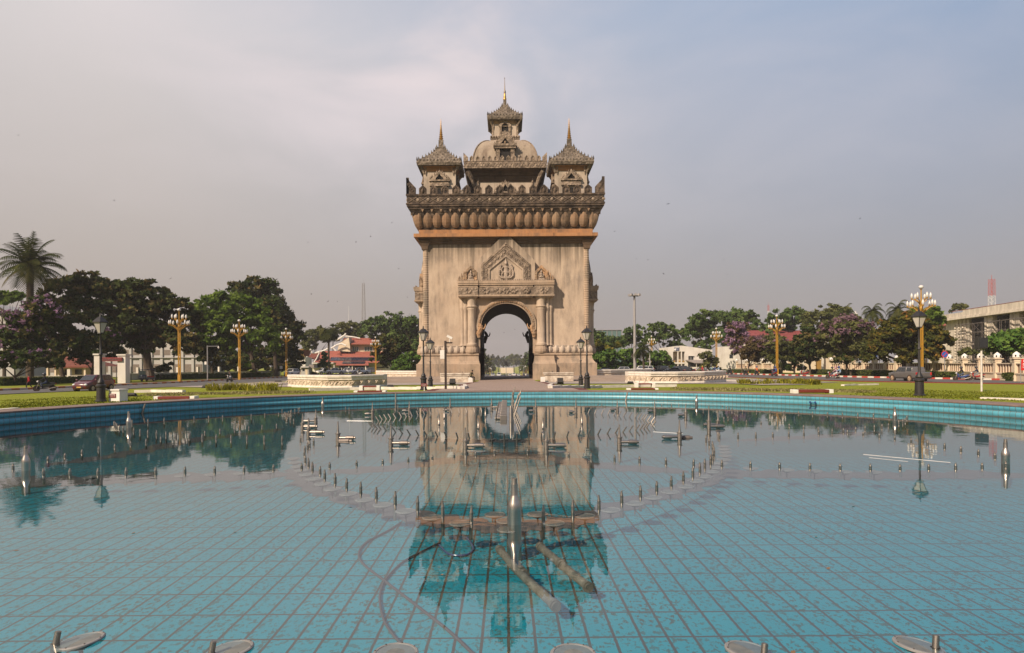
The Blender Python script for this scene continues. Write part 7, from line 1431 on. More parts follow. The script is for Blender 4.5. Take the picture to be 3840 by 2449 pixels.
# --- the red roofed hall left of the tower
q = lambda x, y: (1050 + x / 4.722, 1200 + y / 4.722)
b = Bld('assembly_hall', 'red roofed hall with solar panels and upturned white gable boards', 1300, 205)
def bq(name, m, x0, x1, y0, y1, d0, d1, **k): a = q(x0, y0); c = q(x1, y1); return b.part(name, m, a[0], c[0], a[1], c[1] if y1 < 905 else 1440, d0, d1, **k)
bq('upper_wall', 'cream_wall', 1150, 1900, 400, 560, 6.5, 16); lw = bq('wall', 'white_wall', 560, 2050, 745, 910, 1.2, 15)
def sl(name, m, x0t, x1t, yt, dt, x0b, x1b, yb, db, **k): a, c = q(x0t, yt), q(x0b, yb); return b.slope(name, m, a[0], q(x1t, yt)[0], a[1], dt, c[0], q(x1b, yb)[0], c[1], db, **k)
sl('upper_roof', 'roof_red', 1140, 1870, 320, 11, 1075, 1900, 420, 4.5, back=18); rf = sl('lower_roof', 'roof_red', 705, 1880, 548, 7, 600, 1900, 748, -1.5, back=16); sl('porch_roof', 'roof_red', 1010, 1560, 738, -1.4, 985, 1570, 792, -5)
for i in range(13): k = 885 + i * 64; sl('solar_panel', 'solar', k + 20, k + 78, 666, 1.85, k, k + 58, 722, -.6, parent=rf, th=-.12)
for i in range(6): k = 1098 + i * 66; sl('solar_panel', 'solar', k + 22, k + 84, 736, -1.75, k, k + 62, 774, -4.2, parent=rf, th=-.12)
for x0, x1 in ((1200, 1310), (1415, 1562)):
    wd = bq('window', 'glass_teal', x0, x1, 468, 540, 6.35, 6.48); a = q(x0, 468)
    for f in (.0, .33, .66, .985): bq('window_bar', 'white_paint', x0 + (x1 - x0) * f, x0 + (x1 - x0) * f + 5, 466, 541, 6.25, 6.34, parent=wd)
for x in (1020, 1275, 1335, 1565): bq('porch_post', 'white_wall', x, x + 12, 792, 910, -4.6, -4.3)
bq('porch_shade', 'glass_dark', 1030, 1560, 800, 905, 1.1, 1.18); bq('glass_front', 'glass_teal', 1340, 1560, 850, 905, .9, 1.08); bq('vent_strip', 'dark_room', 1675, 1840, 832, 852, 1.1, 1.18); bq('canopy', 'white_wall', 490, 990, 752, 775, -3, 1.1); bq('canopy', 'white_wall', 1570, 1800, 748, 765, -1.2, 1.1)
gb = b.poly('gable_wall', 'cream_wall', [q(960, 540), q(990, 400), q(1160, 290), q(1180, 420), q(1190, 560)], 4, 8)
for nm, pts, r, d in (('gable_board', [(990, 362), (1060, 325), (1120, 285), (1155, 262), (1166, 236)], .28, 3.4), ('ridge_board', [(1160, 285), (1290, 300), (1420, 325)], .22, 9), ('gable_board', [(905, 505), (960, 470), (1020, 438), (1090, 420), (1170, 455)], .28, 2.6), ('gable_board', [(945, 495), (965, 525), (1000, 545)], .25, 2), ('gable_board', [(470, 668), (505, 620), (535, 555), (546, 512)], .3, -2), ('ridge_board', [(548, 550), (575, 585), (630, 582), (700, 565), (800, 535), (860, 500)], .26, -1), ('gable_board', [(703, 545), (690, 600), (650, 680), (605, 745)], .22, -1.8)):
    b.line(nm, 'white_paint', [q(*p) for p in pts], r, dD=d)
sl('side_roof', 'roof_brown', 560, 690, 585, 4, 480, 640, 680, -1)
b = Bld('temple_hall', 'brown tiled temple roof with a gilded gable edge beside the ragged tree', 1100, 185)
a = [q(*p) for p in ((150, 540), (330, 530), (400, 525), (365, 640), (150, 640))]; b.poly('roof', 'roof_brown', a, 0, 8); b.line('gilded_edge', 'gold', [q(*p) for p in ((330, 528), (380, 525), (412, 518), (395, 560), (372, 620), (360, 655))], .22, dD=-.5); b.poly('gable', 'gate_gold', [q(*p) for p in ((400, 560), (440, 655), (365, 655))], -.3, .0); b.poly('wall', 'white_wall', [q(*p) for p in ((170, 640), (430, 660), (430, 930), (170, 930))], 1, 7)
b = Bld('pavilion_roof', 'gable roof with a white upturned board behind the dark tree', 1470, 215); b.poly('roof', 'roof_brown', [q(*p) for p in ((1815, 245), (1900, 285), (2080, 330), (2110, 380), (2060, 400), (1900, 330))], 0, 6); b.line('gable_board', 'white_paint', [q(*p) for p in ((1808, 230), (1825, 270), (1880, 310), (1960, 345), (2065, 385))], .3, dD=-.5); b.line('gilded_finial', 'gold', [q(*p) for p in ((2110, 330), (2150, 300), (2180, 265), (2212, 228))], .3, dD=-1); b.part('wall', 'cream_wall', 1445, 1490, 1275, 1440, 1, 6)
for x, z in ((245, 765), (280, 815), (305, 768)):
    p = gx(q(x, 0)[0], 178); h = at(*q(x, z), 178).z - p.z; mb = MB(); s = h / 5; mb.lathe([(.8 * s, 0), (.8 * s, 1.2 * s), (.6 * s, 1.3 * s), (.62 * s, 2.0 * s), (.3 * s, 2.7 * s), (.2 * s, 3.3 * s), (.1 * s, 4.2 * s), (.02, 5 * s)], n=10); o = mb.build('stupa', 'white_paint', smooth=True); o.location = p; tag(o, 'small white memorial stupa behind the grey wall', 'stupa', 'white stupas by the temple')
b = Bld('guard_hut', 'small grey guard hut with a window and a door', 1142, 166); bq('wall', 'grey_shaded_wall', 375, 505, 845, 905, 0, 3.2); bq('roof_slab', 'grey_shaded_wall', 345, 520, 822, 844, -.5, 3.6); bq('window', 'glass_dark', 398, 435, 870, 895 + 0, -.06, -.003) if False else b.part('window', 'glass_dark', q(398, 0)[0], q(435, 0)[0], q(0, 818)[1] + 10, q(0, 880)[1] + 5, -.06, -.003); b.part('door', 'cream_wall', q(452, 0)[0], q(488, 0)[0], q(0, 880)[1] - 1, 1440, -.05, -.003); b.part('roof_gable', 'roof_grey', q(500, 0)[0], q(590, 0)[0], q(0, 790)[1], q(0, 850)[1], .5, 5)
b = Bld('grey_wall', 'grey wall and steel railing between the guard hut and the temple', 1110, 172, 'wall'); bq('wall', 'concrete', 165, 380, 862, 935, 0, .4)
b = Bld('railing_fence', 'pale tall railing in front of the red roofed hall', 1290, 176, 'fence')
for k in range(13): b.part('post', 'white_steel', q(840 + 62 * k, 0)[0], q(846 + 62 * k, 0)[0], q(0, 848)[1], 1440, 0, .12)
for yy in (850, 888): b.part('rail', 'white_steel', q(840, 0)[0], q(1590, 0)[0], q(0, yy)[1], q(0, yy + 4)[1], .02, .1)
# --- right: glass block, white building, maroon roof, fence, gate, building site
b = Bld('glass_block', 'far dark green glass office block beside the tower', 2270, 330); w = b.part('glass_wall', 'green_glass', 2205, 2331, 1239, 1440, 0, 20)
for k in range(8): b.part('mullion', 'grey_steel', 2205 + k * 18, 2206 + k * 18, 1239, 1440, -.25, -.01, w)
b.part('roof_edge', 'grey_steel', 2203, 2333, 1237, 1239, -.4, 20)
q = lambda x, y: (2500 + x / 10.033, 1280 + y / 10.033)
b = Bld('white_building', 'white building with a sloping roofline, blue sign and loggia', 2590, 178)
Q = lambda pts: [q(*p) for p in pts]
b.poly('wall', 'white_wall', Q([(40, 385), (40, 225), (560, 160), (1720, 325), (1720, 385)]), 0, 10); b.poly('wall', 'white_wall', Q([(40, 1400), (40, 385.5), (240, 385.5), (240, 1400)]), 0, 10); b.poly('wall', 'white_wall', Q([(680, 1400), (680, 385.5), (1720, 385.5), (1720, 1400)]), 0, 10); b.poly('loggia_wall', 'cream_wall', Q([(241, 1400), (241, 386), (679, 386), (679, 1400)]), 2.2, 10); b.poly('balcony_slab', 'white_wall', Q([(241, 850), (241, 790), (679, 790), (679, 850)]), -.05, 2.19)
for x in (410, 545): b.poly('column', 'white_wall', Q([(x, 1400), (x, 386), (x + 34, 386), (x + 34, 1400)]), -.02, .5)
for x in (250, 450, 600): b.poly('railing', 'gate_gold', Q([(x, 788), (x, 725), (x + 70, 725), (x + 70, 788)]), .1, .2)
for x0, x1, y0, y1, d in ((385, 410, 570, 700, 2.1), (465, 515, 565, 700, 2.1), (600, 625, 550, 780, 2.1), (345, 410, 855, 1100, 2.1), (455, 545, 855, 1100, 2.1), (250, 320, 850, 905, 2.1)): b.poly('doorway', 'glass_dark', Q([(x0, y1), (x0, y0), (x1, y0), (x1, y1)]), d, d + .09)
for x0, x1, y0, y1 in ((815, 1005, 550, 690), (1295, 1362, 490, 580), (1630, 1705, 545, 690), (120, 190, 610, 710)):
    w = b.poly('window', 'glass_dark', Q([(x0, y1), (x0, y0), (x1, y0), (x1, y1)]), -.04, -.003)
    if x1 - x0 > 100: b.poly('window_bar', 'white_paint', Q([(x0 + 92, y1), (x0 + 92, y0), (x0 + 100, y0), (x0 + 100, y1)]), -.07, -.041, w); b.poly('window_head', 'white_paint', Q([(x0 - 10, y0 + 2), (x0 - 10, y0 - 12), (x1 + 12, y0 - 12), (x1 + 12, y0 + 2)]), -.4, -.05)
sg = b.poly('sign_board', 'sign_navy', Q([(282, 362), (282, 232), (470, 212), (470, 350)]), -.12, -.01); b.poly('sign_line', 'sign_white', Q([(300, 268), (300, 246), (455, 230), (455, 250)]), -.15, -.121, sg); mb = MB(); e = b.P(*q(312, 312)); mb.lathe([(.28, -.02), (.28, .02)], n=14); mb.v = [(x + e.x, z - .14, y + e.z) for x, y, z in mb.v]; mb.build('sign_emblem', 'sign_white', sg); b.poly('sign_line', 'sign_white', Q([(350, 325), (350, 318), (450, 310), (450, 316)]), -.15, -.121, sg)
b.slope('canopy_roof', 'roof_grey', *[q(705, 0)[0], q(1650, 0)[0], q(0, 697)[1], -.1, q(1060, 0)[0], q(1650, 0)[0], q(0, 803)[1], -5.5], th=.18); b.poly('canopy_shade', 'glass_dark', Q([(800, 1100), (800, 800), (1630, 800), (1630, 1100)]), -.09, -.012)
for x in (905, 1090, 1480): b.poly('post', 'white_wall', Q([(x, 1300), (x, 805), (x + 16, 805), (x + 16, 1300)]), -5.2, -5.0)
b.poly('front_wall', 'white_wall', Q([(590, 1400), (590, 962), (1900, 962), (1900, 1400)]), -7.5, -7.2)
b = Bld('villa', 'white villa with a maroon tiled roof behind the street trees', 2920, 178); z = lambda x, y: (2600 + x / 2.953, 1040 + y / 2.953)
b.part('wall', 'white_wall', z(560, 0)[0], z(1500, 0)[0], z(0, 680)[1], 1440, .5, 14); b.slope('roof', 'roof_maroon', z(620, 0)[0], z(1195, 0)[0], z(0, 588)[1], 6, z(560, 0)[0], z(1250, 0)[0], z(0, 692)[1], -1, back=15); w = b.part('window', 'roof_brown', z(1085, 0)[0], z(1150, 0)[0], z(0, 724)[1], z(0, 766)[1], .4, .49); b.part('window', 'roof_brown', z(900, 0)[0], z(960, 0)[0], z(0, 724)[1], z(0, 766)[1], .4, .49)
b = Bld('annex', 'white annex block with a dark window beside the pink blossom tree', 2732, 160); b.part('wall', 'white_wall', z(350, 0)[0], z(470, 0)[0], z(0, 765)[1], 1440, 0, 6); b.part('window', 'glass_dark', z(400, 0)[0], z(437, 0)[0], z(0, 853)[1], z(0, 897)[1], -.05, -.004)
# fence of pillars with lotus bud caps
fp = [(2716, 182), (2728, 180), (2740, 178), (2762, 175), (2800, 168), (2830, 164), (2862, 158), (2900, 152), (2940, 148), (2962, 146), (3000, 143)], [(3117, 133), (3160, 129), (3200, 125), (3240, 121), (3282, 117), (3323, 113), (3363, 109.5), (3410, 105.5), (3458, 101.5), (3506, 98), (3560, 93.5), (3617, 88), (3677, 82), (3740, 77), (3812, 72), (3895, 67), (3980, 63)]
for grp, w in zip(fp, ('left of the ornate gate', 'right of the ornate gate')):
    P = [gx(x, D) for x, D in grp]; t = thing('ornate_fence', 'cream balustrade fence with lotus bud pillars ' + w, 'fence', P[0], 0, None); o0 = P[0]
    for i, p in enumerate(P):
        r = p - o0; a = P[max(0, i - 1)]; c = P[min(len(P) - 1, i + 1)]; rz = math.atan2(c.y - a.y, c.x - a.x); mb = MB(); mb.T = Matrix.Translation((r.x, r.y, p.z - o0.z)) @ Matrix.Rotation(rz, 4, 'Z')
        mb.cbox((0, 0, 1.15), (.62, .62, 2.3)); mb.cbox((0, 0, .35), (.8, .8, .75)); mb.cbox((0, 0, 2.36), (.74, .74, .1)); mb.cbox((0, 0, 2.52), (.66, .66, .2)); mb.cbox((0, 0, 2.66), (1.0, 1.0, .08)); pl = mb.build('pillar', 'cream_wall', t)
        mb = MB(mb.T); mb.lathe([(.3, 2.7), (.42, 2.8), (.44, 2.98), (.36, 3.18), (.18, 3.36), (.04, 3.48)], n=10); bc = mb.build('bud_cap', 'white_paint', pl, True)
        mb2 = MB(mb.T)
        for k in range(6): a_ = k * math.pi / 3 + .5; mb2.ball((.40 * math.cos(a_), .40 * math.sin(a_), 2.98), .09, 6, 5, (1, 1, 1.6))
        mb2.build('bud_opening', 'dark_room', bc)
        if i < len(P) - 1:
            n_ = P[i + 1] - p; L = math.hypot(n_.x, n_.y); rz = math.atan2(n_.y, n_.x); T_ = Matrix.Translation((r.x, r.y, p.z - o0.z)) @ Matrix.Rotation(rz, 4, 'Z'); mb = MB(T_)
            if L > .9:
                mb.box(.32, L - .32, -.2, .2, 0, .85); mb.box(.32, L - .32, -.28, .28, .85, 1.0); mb.box(.32, L - .32, -.2, .2, 2.02, 2.14); k = max(2, int(L / .78))
                for j in range(k + 1): x = .32 + (L - .64) * j / k; mb.box(max(.32, x - .11), min(L - .32, x + .11), -.09, .09, 1.0, 2.02)
                pn = mb.build('balustrade', 'cream_wall', t); mb = MB(T_); mb.box(.33, L - .33, .0, .04, 1.01, 2.01); mb.build('pebble_infill', 'pebble', pn)
b = Bld('ornate_gate', 'carved cream gate piers with tall gilded doors', 3080, 137, 'gate')
for x0, x1 in ((z(1270, 0)[0], z(1355, 0)[0]), (z(1510, 0)[0], z(1560, 0)[0])):
    p_ = b.part('pier', 'cream_wall', x0, x1, z(0, 885)[1], 1440, 0, 1.6)
    for i, (y0, y1, e) in enumerate(((875, 890, 5), (865, 876, 2.5), (1030, 1045, 2))): b.part('moulding', 'cream_wall', x0 - e / 2, x1 + e / 2, z(0, y0)[1], z(0, y1)[1], -.2 - .03 * i, 1.8 + .03 * i, p_)
b.part('gate_leaf', 'gate_gold', z(1358, 0)[0], z(1430, 0)[0], z(0, 915)[1], 1440, .5, .6)
for k in range(4): b.part('gate_bar', 'gate_gold', z(1362 + k * 20, 0)[0], z(1368 + k * 20, 0)[0], z(0, 912)[1], 1440, .4, .48)
b.part('gate_rail', 'gate_gold', z(1355, 0)[0], z(1432, 0)[0], z(0, 910)[1], z(0, 920)[1], .38, .62)
# building site
A = Vector((102.5, 146, 0)); d_ = Vector((-5.0, -28.4, 0)).normalized(); LEN = 54
t = thing('unfinished_building', 'stained white concrete building with tall columns, under construction at the right edge', 'building', (A.x, A.y, -.4), math.atan2(d_.y, d_.x)); z0 = .4
def s_of(px): k = (px - PX) / FPX; return (k * A.y - A.x) / (d_.x - k * d_.y)
zf = lambda x: 3440 + x / 4.8
def sbox(name, m, s0, s1, y0, y1, z0_, z1_, par=None): mb = MB(); mb.box(s0, s1, y0, y1, z0_ + .4, z1_ + .4); return mb.build(name, m, par or t)
sbox('back_wall', 'dark_room', .2, LEN, .75, 1.1, -.3, 11.1); sbox('left_bay', 'stain_concrete', 0, s_of(zf(915)), .3, 12, -.3, 11.1)  # back wall coloured near black so the open bays read as unlit
for k in range(3): sbox('rib', 'stain_concrete', s_of(zf(700 + k * 68)), s_of(zf(728 + k * 68)), .05, .29, -.3, 11.1)
for k in range(3):
    mb = MB()
    for j in range(16): mb.ball((s_of(zf(690 + k * 68)) - .1, -.02, 1.0 + j * .62), .22, 6, 5)
    mb.build('stud_row', 'stain_concrete', t)
for a_, c_ in ((1210, 1370), (1670, 1850), (2080, 2240)):
    s0, s1 = s_of(zf(a_)), s_of(zf(c_)); mb = MB(); mb.lathe([(.62, -.3 + .4), (.62, 11.5)], (s0 + .8, .25, 0), 14); mb.build('column', 'stain_concrete', t, True); sbox('column', 'stain_concrete', s1 - 1.7, s1, -.1, .74, -.3, 11.1)
sbox('fascia', 'stain_concrete', -1.2, LEN, -1.2, 12, 11.12, 11.62)
for i, (s0, s1, top) in enumerate(((-1.0, s_of(zf(712)), 12.6), (s_of(zf(716)), s_of(zf(912)), 12.55), (s_of(zf(914)), s_of(zf(1068)), 12.98), (s_of(zf(1078)), s_of(zf(1385)), 12.95), (s_of(zf(1390)), s_of(zf(1700)), 12.97), (s_of(zf(1704)), LEN, 12.99))): sbox('parapet', 'stain_concrete', s0, s1, -1.0 - .002 * i, 11.8, 11.63, top)
sbox('roof_edge', 'roof_red', s_of(zf(720)), LEN, -1.05, -.7, 13.0, 13.08)
sbox('floor_slab', 'concrete', s_of(zf(920)), LEN, .5, .74, 5.4, 5.7)
t2 = thing('scaffolding', 'grey steel scaffolding standing before the unfinished building', 'scaffolding', (A.x, A.y, -.4), math.atan2(d_.y, d_.x)); s0, s1 = s_of(zf(830)), LEN - 2
levels = [0, 2.0, 3.9, 5.9, 7.9, 9.8]
n_ = int((s1 - s0) / 3.0)
for i in range(n_ + 1):
    s = s0 + (s1 - s0) * i / n_; mb = MB()
    for y in (-1.3, -.3): mb.tube((s, y, .1), (s, y, 10.4), .032, n=5)
    for zz in levels[1:]: mb.tube((s, -1.3, zz + .4), (s, -.3, zz + .4), .028, n=5)
    for k in range(8): mb.tube((s, -1.3, .8 + k * 1.2), (s + .55, -1.3, .8 + k * 1.2), .024, n=4)
    mb.tube((s + .55, -1.3, .3), (s + .55, -1.3, 10.2), .035, n=5); mb.build('standard', 'scaffold_steel', t2)
for zz in levels[1:]:
    mb = MB(); mb.tube((s0, -1.35, zz + .4), (s1, -1.35, zz + .4), .05, n=5); mb.box(s0, s1, -1.0, -.7, zz + .35, zz + .39); mb.build('deck', 'scaffold_steel', t2)
for i in range(0, n_, 1):
    sa, sb = s0 + (s1 - s0) * i / n_, s0 + (s1 - s0) * (i + 1) / n_; k = i % 5; mb = MB(); za, zb = levels[k] + .4, levels[k + 1] + .4; mb.tube((sa, -1.38, za), (sb, -1.38, zb), .026, n=4); mb.tube((sb, -1.38, za), (sa, -1.38, zb), .026, n=4); k2 = (i + 2) % 5; mb.tube((sa, -1.38, levels[k2] + .4), (sb, -1.38, levels[k2 + 1] + .4), .026, n=4); mb.tube((sb, -1.38, levels[k2] + .4), (sa, -1.38, levels[k2 + 1] + .4), .026, n=4); mb.build('brace', 'scaffold_steel', t2)
b = Bld('tiled_shed', 'low building with a brown tiled roof left of the unfinished building', 3530, 156); b.slope('roof', 'roof_red', zf(330), zf(640), 1120 + 412 / 4.8, 4, zf(300), zf(640), 1120 + 470 / 4.8, -1); b.part('wall', 'stain_concrete', zf(450), zf(660), 1120 + 472 / 4.8, 1440, .2, 5)
# avenue beyond the arch: far facade, gantries, tree rows
b = Bld('far_facade', 'pale hazy building closing the end of the avenue', 1900, 700); b.part('wall', 'cream_wall', 1877, 1925, 1379, 1400, 0, 20)
for x0, x1, y, D, w in ((1842, 1876, 1373, 330, 'left'), (1928, 1964, 1370.5, 300, 'right')):
    p0, p1 = at(x0, y, D), at(x1, y, D); mb = MB(); mb.tube((0, 0, 0), p1 - p0, .06, n=6); e = p0 if w == 'left' else p1; e = e - p0; mb.tube((e.x, 0, e.z), (e.x, 0, zg(0, D) - p0.z), .08, n=6); o = mb.build('signal_gantry', 'galv'); o.location = p0; tag(o, 'thin pale signal gantry over the ' + w + ' lanes of the avenue', 'gantry', 'gantries over the avenue')
protos = []
for j, m in enumerate(('leaf_mid', 'leaf_olive', 'leaf_dark')):
    root = thing('avenue_tree', 'x', 'tree'); C_ = [(0, 0, 8.3), (2.2, .8, 7.2), (-2.1, -.5, 7.4), (.4, 1.6, 9.6), (-1, .6, 10.3), (1.2, -1.5, 6.2), (-1.6, -1.2, 5.6)][j % 2:]; V, tt_ = leaf_quads(C_, [3.0, 2.4, 2.5, 2.3, 1.9, 2.2, 2.2][j % 2:], 2200, .5); o = bpy.data.objects.new('crown', mesh_quads('crown', V, m, tt_)); COL.objects.link(o); o.parent = root; trunk(root, (0, 0, 0), C_[:3], .28); protos.append([root, True])
def av_tree(x, y, sc_, label, group):
    pr = protos[rnd.randint(0, 2)]; o = pr[0] if pr[1] else dup(pr[0]); pr[1] = False; o.location = (x, y, zg(x, y) - .1); o.scale = (sc_,) * 3; o.rotation_euler = (0, 0, rnd.uniform(0, 6)); tag(o, label, 'tree', group)
for s, w in ((-1, 'left'), (1, 'right')):
    for i in range(14): av_tree(s * (14.5 + rnd.uniform(-1, 1.5)), 235 + i * 27, rnd.uniform(.85, 1.25), 'hazy tree in the row on the ' + w + ' of the avenue', 'avenue trees on the ' + w)
for i in range(26): x = -78 + i * 6.2; av_tree(x, 705 + rnd.uniform(0, 60), rnd.uniform(1.3, 2.1), 'faint tree at the hazy end of the avenue', 'trees at the end of the avenue')
# ------------------------------------------------------------------ vehicles (x forward, wheels on z = 0)
def circle_path(r, n=18): return [(r * math.cos(2 * math.pi * i / n), r * math.sin(2 * math.pi * i / n)) for i in range(n)]
def wheel(parent, x, y, r, w, tm='tyre', rm='rim'):
    s = 1 if y > 0 else -1; mb = MB(); mb.T = Matrix.Translation((x, y, r)) @ Matrix.Rotation(math.pi / 2, 4, 'X')
    mb.lathe([(r * .62, -w / 2), (r * .95, -w / 2), (r, -w * .3), (r, w * .3), (r * .95, w / 2), (r * .62, w / 2)], n=18); o = mb.build('wheel', tm, parent, True)
    mb = MB(); mb.T = Matrix.Translation((x, y + s * w * .30, r)) @ Matrix.Rotation(math.pi / 2, 4, 'X'); mb.lathe([(r * .66, -w * .22), (r * .66, w * .22), (r * .2, w * .1 * -s), (r * .1, 0)], n=14)
    for k in range(5): a = 2 * math.pi * k / 5; mb.tube((.12 * r * math.cos(a), .12 * r * math.sin(a), -s * w * .24), (.6 * r * math.cos(a), .6 * r * math.sin(a), -s * w * .2), r * .1, n=5)
    mb.build('rim', rm, o)
CARS = dict(
    hatch=dict(L=[(1.80, .52, .30, .56), (1.74, .68, .22, .68), (1.5, .76, .2, .80), (1.05, .8, .2, .93), (.2, .8, .2, .97), (-1.2, .8, .2, 1.0), (-1.62, .77, .22, 1.0), (-1.76, .70, .28, .92)], cab=(1.05, -1.70, .74, .93, .30, -1.32, .60, 1.48), wx=(1.17, -1.17), r=.28),
    suv=dict(L=[(2.25, .60, .42, .72), (2.18, .80, .32, .90), (1.8, .9, .3, 1.02), (1.2, .92, .3, 1.08), (-1.6, .92, .3, 1.12), (-2.1, .88, .32, 1.12), (-2.25, .80, .42, 1.0)], cab=(1.15, -2.15, .85, 1.08, .45, -1.75, .68, 1.74), wx=(1.4, -1.38), r=.37),
    sedan=dict(L=[(2.3, .58, .32, .58), (2.22, .78, .22, .72), (1.8, .86, .2, .84), (1.1, .88, .2, .94), (-1.3, .88, .2, .98), (-2.1, .84, .22, .98), (-2.28, .74, .3, .86)], cab=(1.05, -1.75, .8, .94, .25, -1.0, .62, 1.45), wx=(1.4, -1.38), r=.31),
    van=dict(L=[(2.35, .66, .38, .80), (2.3, .84, .28, .95), (1.95, .92, .25, 1.1), (1.5, .94, .25, 1.15), (-2.1, .94, .25, 1.15), (-2.35, .9, .32, 1.1)], cab=(2.0, -2.32, .88, 1.1, 1.25, -2.1, .76, 1.98), wx=(1.4, -1.4), r=.33),
    pickup=dict(L=[(2.6, .66, .48, .80), (2.52, .84, .38, .98), (2.1, .92, .36, 1.06), (1.35, .93, .36, 1.13), (-2.55, .93, .36, 1.14), (-2.62, .90, .45, 1.10)], cab=(1.35, -.72, .86, 1.12, .75, -.6, .70, 1.76), wx=(1.65, -1.45), r=.39))
def car(kind, paint_, label, cat='car', tm='tyre', rm='rim', canopy=False, plate='plate_yellow', group=None):
    c = CARS[kind]; t = thing({'hatch': 'hatchback_car', 'suv': 'suv_car', 'sedan': 'sedan_car', 'van': 'minivan', 'pickup': 'pickup_truck'}[kind], label, cat, (0, 0, 0), 0, group); S_ = c['L']; mb = MB(); V = []; F = []
    for x, w, z0, z1 in S_: V += [(x, s * w * k, z0 + (z1 - z0) * f) for s, order in ((1, ((.86, 0), (.98, .16), (1.0, .55), (.93, 1.0))), (-1, ((.93, 1.0), (1.0, .55), (.98, .16), (.86, 0)))) for k, f in order]
    n = 8
    for i in range(len(S_) - 1):
        for j in range(n): k = (j + 1) % n; F.append((i * n + j, i * n + k, (i + 1) * n + k, (i + 1) * n + j))
    F += [tuple(range(n)), tuple((len(S_) - 1) * n + j for j in reversed(range(n)))]; mb.add(V, F)
    x0, x1, wb, zb, X0, X1, wt, zt = c['cab']
    def cabin(mb, x0, x1, wb, zb, X0, X1, wt, zt): mb.add([(x0, -wb, zb - .04), (x0, wb, zb - .04), (x1, wb, zb), (x1, -wb, zb), (X0, -wt, zt), (X0, wt, zt), (X1, wt, zt), (X1, -wt, zt)], [(0, 1, 2, 3), (7, 6, 5, 4), (0, 4, 5, 1), (2, 6, 7, 3), (1, 5, 6, 2), (0, 3, 7, 4)])
    cabin(mb, x0, x1, wb, zb, X0, X1, wt, zt)
    if canopy: cabin(mb, -.70, -1.75, .86, 1.13, -.72, -1.62, .74, 1.74)
    body = mb.build('body', paint_, t, True, bevel=.05)
    def glass(name, A, B, C_, D_, u0, u1, v0, v1, out):
        f = lambda u, v: (A.lerp(B, u)).lerp(D_.lerp(C_, u), v) + out; mb = MB(); p = [f(u0, v0), f(u1, v0), f(u1, v1), f(u0, v1)]; mb.add(p + [q - out * 1.2 for q in p], [(0, 1, 2, 3), (0, 4, 5, 1), (1, 5, 6, 2), (2, 6, 7, 3), (3, 7, 4, 0)]); return mb.build(name, 'glass_dark', t)
    v = Vector
    glass('windscreen', v((x0, -wb, zb)), v((x0, wb, zb)), v((X0, wt, zt)), v((X0, -wt, zt)), .07, .93, .10, .90, v((.018, 0, .012)))
    glass('rear_window', v((x1, wb, zb)), v((x1, -wb, zb)), v((X1, -wt, zt)), v((X1, wt, zt)), .1, .9, .15, .88, v((-.018, 0, .01))) if not canopy else None
    for s in (-1, 1):
        a = (v((x1, s * wb, zb)), v((x0, s * wb, zb)), v((X0, s * wt, zt)), v((X1, s * wt, zt))); o_ = v((0, s * .018, .004)); glass('side_window', *a, .06, .47, .12, .88, o_); glass('side_window', *a, .52, .93, .12, .88, o_)
        if canopy: b_ = (v((-1.75, s * .86, 1.13)), v((-.7, s * .86, 1.13)), v((-.72, s * .74, 1.74)), v((-1.62, s * .74, 1.74))); glass('canopy_window', *b_, .06, .94, .22, .85, o_)
        f = S_[1]; mb = MB(); mb.ball((f[0] - .06, s * f[1] * .80, f[3] - .07), .14, 8, 6, (1.2, 1, .75)); mb.build('headlight', 'head_lamp', t, True); r_ = S_[-2]; mb = MB(); mb.box(S_[-1][0] - .03, S_[-1][0] + .12, min(s * r_[1] * .80, s * r_[1] * .99), max(s * r_[1] * .80, s * r_[1] * .99), r_[3] - .36, r_[3] - .03); mb.build('tail_light', 'tail_lamp', t, bevel=.02)
        mb = MB(); mb.ball((x0 - .12, s * (wb + .16), zb + .1), .1, 8, 6, (.7, 1.1, .8)); mb.build('mirror', paint_, t, True)
        mb = MB(); mb.box(x0 - .9, x0 - .75, min(s * S_[3][1] * 1.0, s * (S_[3][1] + .02)), max(s * S_[3][1] * 1.0, s * (S_[3][1] + .02)), zb - .16, zb - .12); mb.build('door_handle', 'rim', t)
        for x in c['wx']:
            wheel(t, x, s * (S_[3][1] - .07), c['r'], .2, tm, rm); mb = MB(); mb.T = Matrix.Translation((x, s * (S_[3][1] - .085), c['r'])) @ Matrix.Rotation(math.pi / 2, 4, 'X'); mb.lathe([(c['r'] * 1.16, -.09), (c['r'] * 1.16, .09)], n=18); mb.build('wheel_arch', 'trim', t)
    mb = MB(); f = S_[0]; mb.box(f[0] - .03, f[0] + .03, -f[1] * .7, f[1] * .7, f[2] + .02, f[2] + .16); mb.build('grille', 'trim', t); mb = MB(); mb.box(f[0] + .02, f[0] + .045, -.2, .2, f[2] + .05, f[2] + .15); mb.build('number_plate', plate, t); r_ = S_[-1]; mb = MB(); mb.box(r_[0] - .045, r_[0] - .015, -.22, .22, .55, .67) if kind != 'pickup' else mb.box(r_[0] - .06, r_[0] - .03, -.24, .24, .40, .56); mb.build('number_plate', plate, t)
    if kind == 'pickup':
        mb = MB(); mb.box(-2.76, -2.6, -.85, .85, .40, .56); mb.build('rear_bumper', 'trim', t, bevel=.02); mb = MB(); mb.box(-2.655, -2.625, -.12, .12, .88, .95); mb.build('tailgate_handle', 'rim', t); mb = MB(); mb.box(-2.65, -2.61, -.74, .74, .62, .64); mb.build('tailgate_seam', 'trim', t)
        for s in (-1, 1): mb = MB(); mb.box(-.9, 1.1, min(s * .9, s * 1.0), max(s * .9, s * 1.0), .36, .42); mb.build('side_step', 'trim', t)
    return t
